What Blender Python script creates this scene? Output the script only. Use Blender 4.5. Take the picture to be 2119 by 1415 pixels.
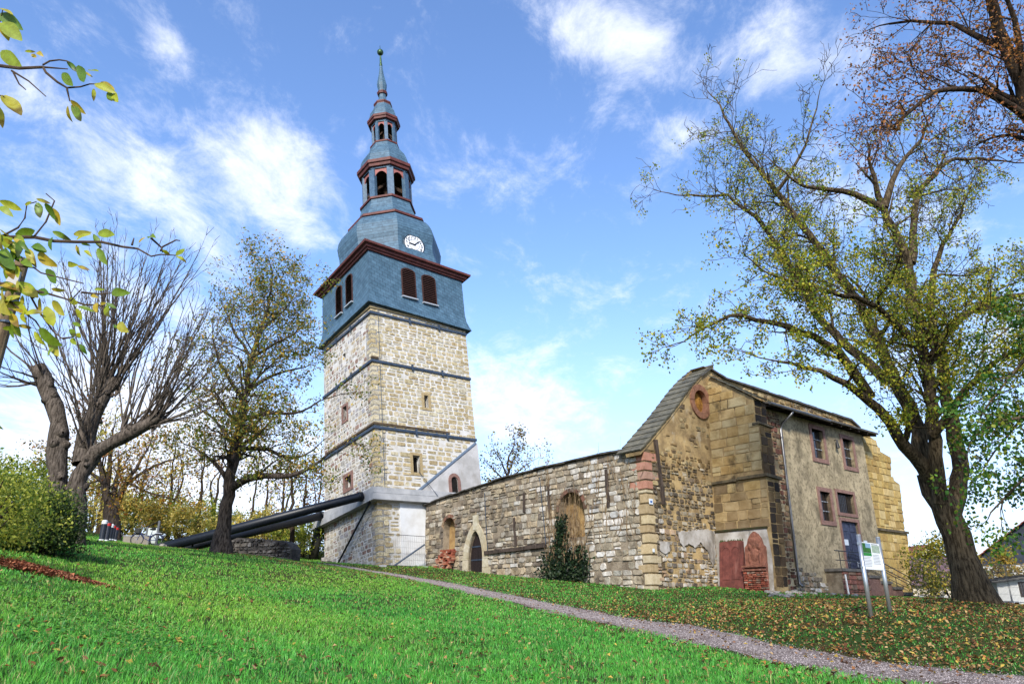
import bpy, bmesh, math, random
import numpy as np
from mathutils import Vector
random.seed(7); rng = np.random.default_rng(7)
scene = bpy.context.scene
for o in list(bpy.data.objects): bpy.data.objects.remove(o)
COL = scene.collection

# ------------------------------------------------------------------ camera, sky, sun, exposure
W_, H_ = 2119., 1415.
FPX = 1500.; PITCH = math.atan(542.5/1500.); CX, CY = 1059.5, 707.5
ZC = 1.6                                        # eye height above the lawn
cp, sp = math.cos(PITCH), math.sin(PITCH)
cam = bpy.data.cameras.new('camera'); camo = bpy.data.objects.new('camera', cam); COL.objects.link(camo)
cam.sensor_width = 36; cam.lens = 36*FPX/W_; cam.clip_start = .05; cam.clip_end = 4000
camo.location = (0, 0, ZC); camo.rotation_euler = (math.pi/2+PITCH, 0, 0)
scene.camera = camo
SUN_AZ = math.radians(-171); SUN_EL = math.radians(36)       # azimuth from +Y, clockwise
sdir = Vector((math.sin(SUN_AZ)*math.cos(SUN_EL), math.cos(SUN_AZ)*math.cos(SUN_EL), math.sin(SUN_EL)))
sl = bpy.data.lights.new('sun', 'SUN'); sl.energy = 2.3; sl.angle = math.radians(7); sl.color = (1, .95, .86)
so = bpy.data.objects.new('sun', sl); COL.objects.link(so)
so.rotation_euler = (-sdir).to_track_quat('-Z', 'Y').to_euler(); so.location = (0, 0, 60)
scene.view_settings.view_transform = 'Standard'; scene.view_settings.look = 'None'
scene.view_settings.exposure = 1.5; scene.view_settings.gamma = 1
scene.render.engine = 'CYCLES'
scene.render.resolution_x = 1024; scene.render.resolution_y = 683

def ray(u, v):
    a = (u-CX)/FPX; b = (CY-v)/FPX
    return np.array([a, cp-b*sp, sp+b*cp])
def atY(u, v, Y):
    r = ray(u, v); p = r*(Y/r[1]); p[2] += ZC; return p
def proj(p):
    x, y, z = p[0], p[1], p[2]-ZC; d = y*cp+z*sp
    return CX+FPX*x/d, CY-FPX*(-y*sp+z*cp)/d

def make_world():
    w = bpy.data.worlds.new('World'); scene.world = w; w.use_nodes = True
    nt = w.node_tree; N = nt.nodes; L = nt.links; N.clear()
    out = N.new('ShaderNodeOutputWorld'); bg = N.new('ShaderNodeBackground'); bg.inputs[1].default_value = .112
    sky = N.new('ShaderNodeTexSky'); sky.sky_type = 'NISHITA'; sky.sun_disc = False
    sky.sun_elevation = SUN_EL; sky.sun_rotation = SUN_AZ; sky.air_density = 1.0; sky.dust_density = .6; sky.ozone_density = 2.2
    tc = N.new('ShaderNodeTexCoord')
    sx = N.new('ShaderNodeSeparateXYZ'); L.new(tc.outputs['Generated'], sx.inputs[0])
    def math_(op, a, b=None, c=None, clamp=False):
        n = N.new('ShaderNodeMath'); n.operation = op; n.use_clamp = clamp
        for i, x in enumerate((a, b, c)):
            if x is None: continue
            if isinstance(x, (int, float)): n.inputs[i].default_value = x
            else: L.new(x, n.inputs[i])
        return n.outputs[0]
    zz = math_('ADD', math_('MAXIMUM', sx.outputs[2], 0.0), .18)
    cb = N.new('ShaderNodeCombineXYZ')
    L.new(math_('DIVIDE', sx.outputs[0], zz), cb.inputs[0]); L.new(math_('DIVIDE', sx.outputs[1], zz), cb.inputs[1])
    def q(u, v):
        r = ray(u, v); r = r/np.linalg.norm(r); return np.array([r[0]/(r[2]+.18), r[1]/(r[2]+.18)])
    # wispy structure
    mp = N.new('ShaderNodeMapping'); L.new(cb.outputs[0], mp.inputs[0])
    mp.inputs['Rotation'].default_value = (0, 0, math.radians(-35)); mp.inputs['Scale'].default_value = (2.3, 1.6, 1)
    n1 = N.new('ShaderNodeTexNoise'); n1.inputs['Scale'].default_value = 3.0; n1.inputs['Detail'].default_value = 11; n1.inputs['Roughness'].default_value = .7
    n1.inputs['Distortion'].default_value = .35; L.new(mp.outputs[0], n1.inputs['Vector'])
    n2 = N.new('ShaderNodeTexNoise'); n2.inputs['Scale'].default_value = .8; n2.inputs['Detail'].default_value = 4; L.new(cb.outputs[0], n2.inputs['Vector'])
    acc = math_('MULTIPLY', math_('SUBTRACT', n2.outputs[0], .5), .5)
    # cloud banks: (u,v) ends, half width px, strength
    for (u0, v0, u1, v1, hw, st) in ((40, 170, 440, 520, 80, .40), (440, 200, 700, 560, 105, .50), (330, 40, 410, 180, 45, .28),
                                     (1100, 20, 1430, 150, 75, .50), (1430, 150, 1800, 60, 90, .36), (860, 340, 1020, 440, 55, .13),
                                     (960, 860, 1200, 820, 130, .42), (1300, 230, 1440, 330, 60, .22), (520, 700, 80, 700, 150, .26), (740, 290, 770, 300, 30, .22),
                                     (60, 980, 660, 930, 190, .75), (1900, 700, 2100, 760, 140, .35), (1750, 330, 1950, 480, 90, .25)):
        a = q(u0, v0); b = q(u1, v1); m = q((u0+u1)/2, (v0+v1)/2); d = b-a; le = np.linalg.norm(d)/2; d = d/np.linalg.norm(d)
        # across size: pixel step normal to the bank
        nx, ny = (v1-v0), -(u1-u0); nn = math.hypot(nx, ny); e = q((u0+u1)/2+nx/nn*hw, (v0+v1)/2+ny/nn*hw)-m
        wd = max(.02, abs(e[0]*-d[1]+e[1]*d[0]))
        k = N.new('ShaderNodeMapping'); k.vector_type = 'TEXTURE'; L.new(cb.outputs[0], k.inputs[0])
        k.inputs['Location'].default_value = (m[0], m[1], 0); k.inputs['Rotation'].default_value = (0, 0, math.atan2(d[1], d[0]))
        k.inputs['Scale'].default_value = (le*1.35, wd*1.4, 1)
        ln = N.new('ShaderNodeVectorMath'); ln.operation = 'LENGTH'; L.new(k.outputs[0], ln.inputs[0])
        mr = N.new('ShaderNodeMapRange'); mr.interpolation_type = 'SMOOTHERSTEP'
        mr.inputs[1].default_value = 1.35; mr.inputs[2].default_value = .0; mr.inputs[3].default_value = 0; mr.inputs[4].default_value = st
        L.new(ln.outputs[1], mr.inputs[0]); acc = math_('ADD', acc, mr.outputs[0])
    f = math_('ADD', math_('MULTIPLY_ADD', n1.outputs[0], 1.55, -.275), acc)
    mr = N.new('ShaderNodeMapRange'); mr.interpolation_type = 'SMOOTHSTEP'; L.new(f, mr.inputs[0])
    mr.inputs[1].default_value = .50; mr.inputs[2].default_value = 1.16; mr.inputs[3].default_value = 0; mr.inputs[4].default_value = .82
    # pale veil towards the horizon
    hz = N.new('ShaderNodeMapRange'); hz.interpolation_type = 'SMOOTHSTEP'; L.new(sx.outputs[2], hz.inputs[0])
    hz.inputs[1].default_value = .42; hz.inputs[2].default_value = -.02; hz.inputs[3].default_value = 0; hz.inputs[4].default_value = .72
    hs = N.new('ShaderNodeHueSaturation'); hs.inputs['Saturation'].default_value = SKY_SAT; hs.inputs['Value'].default_value = SKY_VAL; hs.inputs['Hue'].default_value = SKY_HUE; L.new(sky.outputs[0], hs.inputs['Color'])
    mixh = N.new('ShaderNodeMix'); mixh.data_type = 'RGBA'; L.new(hz.outputs[0], mixh.inputs[0]); L.new(hs.outputs[0], mixh.inputs[6]); mixh.inputs[7].default_value = (2.55, 2.95, 4.6, 1)
    mx = N.new('ShaderNodeMix'); mx.data_type = 'RGBA'; L.new(mr.outputs[0], mx.inputs[0]); L.new(mixh.outputs[2], mx.inputs[6]); mx.inputs[7].default_value = (4.0, 4.15, 4.6, 1)
    L.new(mx.outputs[2], bg.inputs[0]); L.new(bg.outputs[0], out.inputs[0])
SKY_SAT, SKY_VAL, SKY_HUE = 1.12, 1.02, .507
make_world()

# ------------------------------------------------------------------ materials
def lin(r, g, b, k=1.):
    f = lambda c: ((c/255+.055)/1.055)**2.4 if c > 10 else c/255/12.92
    return (f(r)*k, f(g)*k, f(b)*k, 1)
MATS = {}
def mat(name, base=(.5, .5, .5, 1), attr=False, var=None, vscale=3., bump=0., bscale=20., rough=.85, spec=.3, metal=0., dirt=None, transl=0., vdet=5, stretch=(1, 1, 1), slate=None, dirt2=None):
    """base colour x world-space noise (var = second colour), dirt = (colour, scale xyz, threshold, amount)"""
    if name in MATS: return MATS[name]
    m = bpy.data.materials.new(name); MATS[name] = m; m.use_nodes = True
    nt = m.node_tree; N = nt.nodes; L = nt.links
    b = N['Principled BSDF']; b.inputs['Roughness'].default_value = rough; b.inputs['Metallic'].default_value = metal
    b.inputs['Specular IOR Level'].default_value = spec
    geo = N.new('ShaderNodeNewGeometry'); pos = geo.outputs['Position']
    def noise(scale, det=5, vec=None, rgh=.6):
        mp = N.new('ShaderNodeMapping'); L.new(pos, mp.inputs[0]); mp.inputs['Scale'].default_value = vec or (1, 1, 1)
        n = N.new('ShaderNodeTexNoise'); n.inputs['Scale'].default_value = scale; n.inputs['Detail'].default_value = det; n.inputs['Roughness'].default_value = rgh
        L.new(mp.outputs[0], n.inputs['Vector']); return n.outputs[0]
    def rng_(x, a, c, lo=0, hi=1):
        r = N.new('ShaderNodeMapRange'); r.interpolation_type = 'SMOOTHSTEP'; L.new(x, r.inputs[0]); r.inputs[1].default_value = a; r.inputs[2].default_value = c
        r.inputs[3].default_value = lo; r.inputs[4].default_value = hi; return r.outputs[0]
    def mix(fac, a, c, mode='MIX'):
        n = N.new('ShaderNodeMix'); n.data_type = 'RGBA'; n.blend_type = mode
        for i, x in ((0, fac), (6, a), (7, c)):
            if isinstance(x, (int, float)): n.inputs[i].default_value = x
            elif isinstance(x, tuple): n.inputs[i].default_value = x
            else: L.new(x, n.inputs[i])
        return n.outputs[2]
    if attr:
        at = N.new('ShaderNodeAttribute'); at.attribute_name = 'col'; col = at.outputs['Color']
        if var: col = mix(rng_(noise(vscale, vdet, stretch), .35, .68), col, mix(1., col, var, 'MULTIPLY'))
    else:
        col = base
        if var: col = mix(rng_(noise(vscale, vdet, stretch), .32, .68), base, var)
    for dd in (dirt, dirt2):
        if dd: col = mix(rng_(noise(1., 6, dd[1], .65), dd[2], dd[2]+dd[4] if len(dd) > 4 else dd[2]+.15, 0, dd[3]), col, dd[0])
    h = None
    if bump:
        h = noise(bscale, 6, None, .7)
    if slate:      # courses of slate: (course height, slate width, slope of the courses)
        tc = N.new('ShaderNodeUVMap'); bt = N.new('ShaderNodeTexBrick')
        bt.inputs['Scale'].default_value = 1; bt.inputs['Brick Width'].default_value = slate[1]; bt.inputs['Row Height'].default_value = slate[0]
        bt.inputs['Mortar Size'].default_value = slate[0]*.07; bt.inputs['Mortar Smooth'].default_value = .3
        bt.inputs['Color1'].default_value = (.86, .86, .87, 1); bt.inputs['Color2'].default_value = (1.1, 1.1, 1.1, 1); bt.inputs['Mortar'].default_value = (.45, .46, .48, 1)
        L.new(tc.outputs[0], bt.inputs['Vector']); col = mix(1., col, bt.outputs['Color'], 'MULTIPLY')
        inv = N.new('ShaderNodeMath'); inv.operation = 'MULTIPLY_ADD'; L.new(bt.outputs['Fac'], inv.inputs[0]); inv.inputs[1].default_value = -1; 
        if h is not None: L.new(h, inv.inputs[2])
        h = inv.outputs[0]
    if isinstance(col, tuple): b.inputs['Base Color'].default_value = col
    else: L.new(col, b.inputs['Base Color'])
    if h is not None:
        bn = N.new('ShaderNodeBump'); bn.inputs['Strength'].default_value = min(1, bump or .5); bn.inputs['Distance'].default_value = .05 if not slate else .02
        L.new(h, bn.inputs['Height']); L.new(bn.outputs[0], b.inputs['Normal'])
    if transl:
        t = N.new('ShaderNodeBsdfTranslucent'); ms = N.new('ShaderNodeMixShader'); ms.inputs[0].default_value = transl
        if isinstance(col, tuple): t.inputs[0].default_value = col
        else: L.new(col, t.inputs[0])
        L.new(b.outputs[0], ms.inputs[1]); L.new(t.outputs[0], ms.inputs[2]); L.new(ms.outputs[0], N['Material Output'].inputs[0])
    return m

# ------------------------------------------------------------------ object helpers
def thing(name, label, cat, loc, group=None):
    o = bpy.data.objects.new(name, None); o.empty_display_size = .2; COL.objects.link(o); o.location = tuple(float(x) for x in loc)
    o['label'] = label; o['category'] = cat
    if group: o['group'] = group
    return o
def wloc(p):
    v = np.zeros(3)
    while p is not None: v += np.array(p.location); p = p.parent
    return v
class MB:
    def __init__(s): s.V = []; s.F = []; s.C = []; s.UV = None
    def add(s, vs, fs, col=None):
        n = len(s.V); s.V += [tuple(map(float, v)) for v in vs]; s.F += [tuple(i+n for i in f) for f in fs]
        if col is not None: s.C += [col]*len(vs)
        return s
    def box8(s, p, col=None):         # 8 points: bottom loop 0-3, top loop 4-7
        return s.add(p, [(3, 2, 1, 0), (4, 5, 6, 7), (0, 1, 5, 4), (1, 2, 6, 5), (2, 3, 7, 6), (3, 0, 4, 7)], col)
    def box(s, c, ax, ay, az, col=None):      # centre and half-axis vectors
        c, ax, ay, az = map(np.asarray, (c, ax, ay, az))
        return s.box8([c-ax-ay-az, c+ax-ay-az, c+ax+ay-az, c-ax+ay-az, c-ax-ay+az, c+ax-ay+az, c+ax+ay+az, c-ax+ay+az], col)
    def tube(s, pts, rad, n=8, cap=True, col=None):
        pts = [np.asarray(p, float) for p in pts]; k = len(pts)
        if not hasattr(rad, '__len__'): rad = [rad]*k
        vs = []; fs = []
        for i, p in enumerate(pts):
            t = pts[min(i+1, k-1)]-pts[max(i-1, 0)]; t = t/(np.linalg.norm(t)+1e-9)
            a = np.cross(t, (0, 0, 1.) if abs(t[2]) < .95 else (1., 0, 0)); a /= np.linalg.norm(a); b = np.cross(t, a)
            for j in range(n):
                an = 2*math.pi*j/n; vs.append(p+rad[i]*(a*math.cos(an)+b*math.sin(an)))
        for i in range(k-1):
            for j in range(n):
                j2 = (j+1) % n; fs.append((i*n+j, i*n+j2, (i+1)*n+j2, (i+1)*n+j))
        if cap: fs += [tuple(range(n-1, -1, -1)), tuple(range((k-1)*n, k*n))]
        return s.add(vs, fs, col)
    def prism(s, loop, ext, col=None):  # extrude a planar loop by a vector
        loop = [np.asarray(p, float) for p in loop]; ext = np.asarray(ext, float); n = len(loop)
        return s.add(loop+[p+ext for p in loop], [tuple(range(n-1, -1, -1)), tuple(range(n, 2*n))]+[(i, (i+1) % n, n+(i+1) % n, n+i) for i in range(n)], col)
    def build(s, name, m, parent=None, smooth=False, kind=None, label=None, fix=True):
        me = bpy.data.meshes.new(name); o_ = wloc(parent) if parent is not None else np.zeros(3)
        me.from_pydata([(v[0]-o_[0], v[1]-o_[1], v[2]-o_[2]) for v in s.V], [], s.F)
        if s.C and len(s.C) == len(s.V):
            at = me.color_attributes.new('col', 'FLOAT_COLOR', 'POINT'); at.data.foreach_set('color', np.array(s.C, np.float32).ravel())
        if fix:
            bm = bmesh.new(); bm.from_mesh(me); bmesh.ops.recalc_face_normals(bm, faces=bm.faces); bm.to_mesh(me); bm.free()
        if smooth: me.polygons.foreach_set('use_smooth', [True]*len(me.polygons))
        me.materials.append(m); o = bpy.data.objects.new(name, me); COL.objects.link(o)
        if parent is not None: o.parent = parent
        if kind: o['kind'] = kind
        if label: o['label'] = label
        return o
def np_obj(name, V, Fs, m, parent=None, col=None, smooth=False, kind=None):
    """V (n,3); Fs list of (m,k) index arrays"""
    me = bpy.data.meshes.new(name); o_ = wloc(parent) if parent is not None else np.zeros(3)
    V = np.asarray(V, np.float32)-o_.astype(np.float32)
    me.vertices.add(len(V)); me.vertices.foreach_set('co', V.ravel())
    li = np.concatenate([f.ravel() for f in Fs]); st = []; tot = []; c = 0
    for f in Fs:
        st.append(c+np.arange(len(f))*f.shape[1]); tot.append(np.full(len(f), f.shape[1])); c += f.size
    st = np.concatenate(st); tot = np.concatenate(tot)
    me.loops.add(len(li)); me.loops.foreach_set('vertex_index', li.astype(np.int32))
    me.polygons.add(len(st)); me.polygons.foreach_set('loop_start', st.astype(np.int32)); me.polygons.foreach_set('loop_total', tot.astype(np.int32))
    if smooth: me.polygons.foreach_set('use_smooth', np.ones(len(st), bool))
    me.update(calc_edges=True); me.validate()
    if col is not None:
        at = me.color_attributes.new('col', 'FLOAT_COLOR', 'POINT'); at.data.foreach_set('color', np.asarray(col, np.float32).ravel())
    me.materials.append(m); o = bpy.data.objects.new(name, me); COL.objects.link(o)
    if parent is not None: o.parent = parent
    if kind: o['kind'] = kind
    return o
def tag(o, label, cat, group=None):
    o['label'] = label; o['category'] = cat
    if group: o['group'] = group
    return o
# ------------------------------------------------------------------ ground
YAW = .6793331
D2 = np.array([math.cos(YAW), math.sin(YAW), 0.]); D1 = np.array([-math.sin(YAW), math.cos(YAW), 0.]); UP = np.array([0, 0, 1.])
SC = .84
TN = np.array([-10.7863, 61.9052, 2.4507])*SC+np.array([0, 0, ZC])        # tower, near corner at the ground
GP = [atY(u, v, Y) for u, v, Y in (
    (0, 1415, 5.5), (300, 1415, 6.6), (600, 1415, 8), (1060, 1415, 10), (1500, 1415, 11.8), (1900, 1398, 13), (2119, 1405, 12.5),
    (1700, 1365, 15), (1500, 1325, 18.2), (1300, 1285, 23), (1100, 1245, 30), (900, 1203, 40), (760, 1180, 46.5), (660, 1166, 49.5),
    (0, 1250, 11), (0, 1165, 17.5), (0, 1120, 24), (250, 1250, 14), (250, 1165, 25), (500, 1300, 14), (500, 1250, 20), (500, 1200, 28),
    (800, 1300, 16.5), (800, 1240, 26.5), (110, 1112, 28), (225, 1124, 37), (300, 1128, 44), (330, 1134, 46), (458, 1143, 38), (600, 1158, 46), (674, 1162, 57.7),
    (790, 1170, 52.1), (881, 1171, 54.3), (1000, 1185, 49), (1200, 1203, 42), (1350, 1220, 38), (1478, 1213, 41), (1605, 1226, 38.3),
    (1740, 1230, 40.5), (1970, 1242, 38), (1803, 1278, 19.4), (1842, 1265, 20.4), (2020, 1243, 26), (2100, 1256, 25), (1600, 1290, 20), (1500, 1262, 26), (420, 1128, 58), (1880, 1238, 41), (1930, 1240, 40), (1880, 1249, 32), (1968, 1240, 45.5), (1880, 1236, 43.5), (2040, 1247, 40))]
GP += [np.array(p, float)+np.array([0, 0, ZC]) for p in ((0, 0, -1.6), (6, 0, -1.8), (-7, 0, -.3), (-12, 8, 1.1), (-22, 18, 3.2), (-32, 35, 4.6), (14, 8, -1.9), (22, 18, -1.3),
       (30, 30, -.6), (36, 42, -1.6), (45, 60, -3.5), (-40, 60, 6.), (-20, 75, 5.), (-30, 95, 5.5), (0, 72, 3), (8, 95, 2), (25, 60, .3), (-50, 30, 6), (40, 10, -2.2), (0, -12, -1.9), (-20, -12, .8), (20, -12, -2.6), (60, 95, -4.5), (22, 43.5, .25))]
GP = np.array(GP)
def tps(r2): return np.where(r2 > 1e-9, r2*np.log(np.maximum(r2, 1e-9)), 0)
_gn = len(GP); _K = tps(((GP[:, None, :2]-GP[None, :, :2])**2).sum(-1))+np.eye(_gn)*1.0
_P = np.c_[np.ones(_gn), GP[:, :2]]; _A = np.block([[_K, _P], [_P.T, np.zeros((3, 3))]]); _gw = np.linalg.solve(_A, np.r_[GP[:, 2], 0, 0, 0])
def gza(x, y):
    x = np.asarray(x, float); y = np.asarray(y, float); sh = x.shape; x = x.ravel(); y = y.ravel(); z = np.empty_like(x)
    for i in range(0, len(x), 20000):
        a, b = x[i:i+20000], y[i:i+20000]
        z[i:i+20000] = tps((a[:, None]-GP[:, 0])**2+(b[:, None]-GP[:, 1])**2)@_gw[:_gn]+_gw[_gn]+a*_gw[_gn+1]+b*_gw[_gn+2]
    d = np.hypot(x, y-40); t = np.clip((d-75)/90, 0, 1); t = t*t*(3-2*t)
    return (np.clip(z, -6, 12)*(1-t)+0.*t).reshape(sh)
def gz(x, y): return float(gza(np.array([x]), np.array([y]))[0])
def G(p): return np.array([p[0], p[1], gz(p[0], p[1])])
def onground(u, v, Y=None):
    r = ray(u, v); ts = np.linspace(4, 90, 1200); P = r[None]*ts[:, None]; z = gza(P[:, 0], P[:, 1])-ZC
    k = np.argmax(P[:, 2] < z); return P[k]+np.array([0, 0, ZC]) if P[k, 2] < z[k] else atY(u, v, 60)
PATH = np.array([atY(u, v, Y)[:2] for u, v, Y in ((640, 1163, 51.5), (760, 1181, 46.0), (900, 1205, 39.5), (1100, 1247, 29.7), (1300, 1289, 22.7), (1500, 1329, 18), (1700, 1371, 14.8), (1900, 1404, 12.7))]+[np.array([12.5, 10.4])])
_s = np.r_[0, np.cumsum(np.hypot(*np.diff(PATH, axis=0).T))]; _ss = np.arange(0, _s[-1], .4)
def _sm(k):
    y = np.interp(_ss, _s, PATH[:, k]); kk = np.hanning(15); kk /= kk.sum(); return np.convolve(np.pad(y, 7, mode='edge'), kk, 'valid')
PC = np.c_[_sm(0), _sm(1)]
def path_dist(x, y):
    d = np.full(len(x), 99.)
    for i in range(0, len(x), 20000):
        d[i:i+20000] = np.sqrt(((x[i:i+20000, None]-PC[:, 0])**2+(y[i:i+20000, None]-PC[:, 1])**2).min(1))
    return d
def axis(a, b, st, far): 
    c = np.arange(a, b+st, st); e = st*1.35**np.arange(1, 17); e = np.cumsum(e); e = e[e < far]; return np.r_[(a-e)[::-1], c, b+e]
gx = axis(-45, 45, .6, 900); gy = axis(-6, 80, .6, 900)
X, Y = np.meshgrid(gx, gy); Zg = gza(X, Y); nx = len(gx); ii = (np.arange(len(gy)-1)[:, None]*nx+np.arange(nx-1)[None]).ravel()
m_soil = mat('lawn_soil', lin(58, 92, 38, .45), var=lin(84, 84, 44, .4), vscale=.5, bump=.6, bscale=14, rough=1, spec=.1, dirt=(lin(105, 74, 44, .5), (.35, .35, .35), .56, .8))
go = np_obj('lawn_ground', np.c_[X.ravel(), Y.ravel(), Zg.ravel()], [np.c_[ii, ii+1, ii+nx+1, ii+nx]], m_soil, smooth=True, kind='structure')
# gravel path
t = np.gradient(PC, axis=0); t /= np.linalg.norm(t, axis=1)[:, None]; nrm = np.c_[-t[:, 1], t[:, 0]]
wv = .86+.13*np.sin(_ss*.9)+.08*np.sin(_ss*2.3+1)
offs = np.linspace(-1, 1, 7); V = []
for o_ in offs:
    q = PC+nrm*(wv*o_)[:, None]+rng.normal(0, .03, PC.shape)*(abs(o_) > .9); V.append(np.c_[q, gza(q[:, 0], q[:, 1])+.018-.02*abs(o_)**4])
V = np.concatenate(V); n = len(PC); ii = (np.arange(6)[:, None]*n+np.arange(n-1)[None]).ravel()
m_path = mat('gravel', lin(190, 174, 168, .58), var=lin(140, 122, 114, .52), vscale=9, bump=1, bscale=55, rough=1, spec=.15, dirt=(lin(110, 84, 66, .5), (1.1, 1.1, 1.1), .5, .6))
np_obj('gravel_path', V, [np.c_[ii, ii+1, ii+n+1, ii+n]], m_path, smooth=True, kind='structure')
k = 26000; a = rng.integers(4, n-1, k); o_ = rng.normal(0, .5, k)*wv[a]; pb = PC[a]+nrm[a]*o_[:, None]+rng.normal(0, .15, (k, 2)); s = rng.uniform(.008, .022, k)
pz = gza(pb[:, 0], pb[:, 1])+.016; oc = np.array([(1, 0, 0), (0, 1, 0), (-1, 0, 0), (0, -1, 0), (0, 0, .7)]); V = (np.c_[pb, pz][:, None]+oc[None]*s[:, None, None]*rng.uniform(.6, 1.3, (k, 5, 1))).reshape(-1, 3)
b_ = np.arange(k)[:, None]*5; Fp = np.concatenate([b_+np.array([i, (i+1) % 4, 4]) for i in range(4)])
gc = np.repeat(np.array(lin(192, 178, 172, .62))[None]*rng.uniform(.45, 1.25, (k, 1)), 5, 0); gc[:, 3] = 1
np_obj('path_pebbles', V, [Fp], mat('pebble', attr=True, rough=.9), col=gc, kind='stuff')

# ------------------------------------------------------------------ walls
class Pl:      # a wall plane: origin, horizontal axis, up axis, outward normal
    def __init__(s, O, ex, n, ez=UP): s.O = np.asarray(O, float); s.ex = ex; s.n = n; s.ez = ez
    def P(s, x, z, off=0): return s.O+s.ex*x+s.ez*z+s.n*off
    def px(s, u, v, off=0):
        r = ray(u, v); o = s.O+s.n*off-np.array([0, 0, ZC]); t = np.dot(o, s.n)/np.dot(r, s.n); p = r*t-o
        return float(p@s.ex), float(p@s.ez)
def inside(p, poly):
    x, y = p; c = False; n = len(poly); j = n-1
    for i in range(n):
        xi, yi = poly[i]; xj, yj = poly[j]
        if (yi > y) != (yj > y) and x < (xj-xi)*(y-yi)/(yj-yi)+xi: c = not c
        j = i
    return c
def spans(poly, z):
    xs = []; n = len(poly)
    for i in range(n):
        (x0, z0), (x1, z1) = poly[i], poly[(i+1) % n]
        if (z0 > z) != (z1 > z): xs.append(x0+(z-z0)*(x1-x0)/(z1-z0))
    xs.sort(); return [(xs[i], xs[i+1]) for i in range(0, len(xs)-1, 2)]
def wall(pl, outline, holes, name, m, parent, thick=.6, depth=.35, back=None):
    """a solid wall with real openings: front face, reveals of each hole (to depth), sides and back"""
    bm = bmesh.new(); loops = [outline]+holes; es = []; rings = []
    for lp in loops:
        vs = [bm.verts.new(pl.P(x, z)) for x, z in lp]; rings.append(vs)
        es += [bm.edges.new((vs[i], vs[(i+1) % len(vs)])) for i in range(len(vs))]
    bmesh.ops.triangle_fill(bm, edges=es, use_beauty=True)
    for k, vs in enumerate(rings):
        lp = loops[k]; d = thick if k == 0 else (depth[k-1] if hasattr(depth, '__len__') else depth)
        bs = [bm.verts.new(pl.P(x, z, -d)) for x, z in lp]
        for i in range(len(vs)): bm.faces.new((vs[i], vs[(i+1) % len(vs)], bs[(i+1) % len(vs)], bs[i]))
        if k == 0 or back is None or back[k-1]: bm.faces.new(bs)
    me = bpy.data.meshes.new(name); o_ = wloc(parent)
    for v in bm.verts: v.co -= Vector(o_)
    bmesh.ops.recalc_face_normals(bm, faces=bm.faces); bm.to_mesh(me); bm.free(); me.materials.append(m)
    ob = bpy.data.objects.new(name, me); COL.objects.link(ob); ob.parent = parent; return ob
def stones(pl, outline, holes, rowh, wid, gap, proud, colf, skip=0., jit=.03, rnd=(.12, .3), zr=None, zr_top=None, slope=0., seed=1):
    R = random.Random(seed); out = []; z0 = min(p[1] for p in outline); z1 = max(p[1] for p in outline)
    if zr: z0, z1 = max(z0, zr[0]), min(z1, zr[1])
    z = z0
    while z < z1-.04:
        h = R.uniform(*rowh); zt = min(z+h, z1)
        if zt-z < rowh[0]*.5: break
        zm = (z+zt)/2
        for (xa, xb) in spans(outline, zm):
            free = [(xa, xb)]
            for ho in holes:
                hs = spans(ho, zm)+spans(ho, z+.02)+spans(ho, zt-.02)
                for (ha, hb) in hs:
                    nf = []
                    for (fa, fb) in free:
                        if hb < fa or ha > fb: nf.append((fa, fb)); continue
                        if ha-fa > .08: nf.append((fa, ha))
                        if fb-hb > .08: nf.append((hb, fb))
                    free = nf
            for (fa, fb) in free:
                x = fa
                while x < fb-.05:
                    w = R.uniform(*wid)
                    if fb-x-w < wid[0]*.7: w = fb-x
                    w = min(w, fb-x)
                    if w > .07 and R.random() > skip:
                        sub = [(x, x+w, z, zt)]
                        if h > rowh[0]*1.25 and R.random() < .22: zz = z+h*R.uniform(.4, .6); sub = [(x, x+w, z, zz), (x, x+w, zz, zt)]
                        for (a, b, c, d) in sub:
                            out.append(make_stone(pl, a, b, c, d, gap, proud, colf, jit, R, slope, rnd))
                    x += w
        z = zt
    return [s for s in out if s]
def make_stone(pl, a, b, c, d, gap, proud, colf, jit, R, slope=0., rnd=(.12, .3)):
    g = gap*R.uniform(.5, 1.4); a += g/2; b -= g/2; c += g/2; d -= g/2
    if b-a < .04 or d-c < .04: return None
    k = min(b-a, d-c)*R.uniform(*rnd); J = lambda: R.uniform(-jit, jit)
    ring = [(a+k+J(), c+J()*.6), (b-k+J(), c+J()*.6), (b+J()*.6, c+k+J()), (b+J()*.6, d-k+J()), (b-k+J(), d+J()*.6), (a+k+J(), d+J()*.6), (a+J()*.6, d-k+J()), (a+J()*.6, c+k+J())]
    cx_, cz_ = (a+b)/2, (c+d)/2; pr = proud*R.uniform(.5, 1.4); ins = 1-min(.3, .035/min(b-a, d-c))
    tx, tz = R.uniform(-.3, .3)*proud, R.uniform(-.3, .3)*proud
    V = [pl.P(x, z+slope*x, -.03) for x, z in ring]+[pl.P(cx_+(x-cx_)*ins, cz_+(z-cz_)*ins+slope*x, pr+tx*(x-cx_)/(b-a)*2+tz*(z-cz_)/(d-c)*2) for x, z in ring]
    F_ = [(8, 9, 10, 11, 12, 13, 14, 15)]+[(i, (i+1) % 8, 8+(i+1) % 8, 8+i) for i in range(8)]
    ce = pl.P(cx_, cz_); u0, v0 = proj(pl.P(a, c)); u1, v1 = proj(pl.P(b, d))
    return dict(V=V, F=F_, C=colf(cx_, cz_, R), A=abs((u1-u0)*(v1-v0)), vis=(-60 < u1 and u0 < 2180 and -60 < v0 < 1475))
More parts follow.
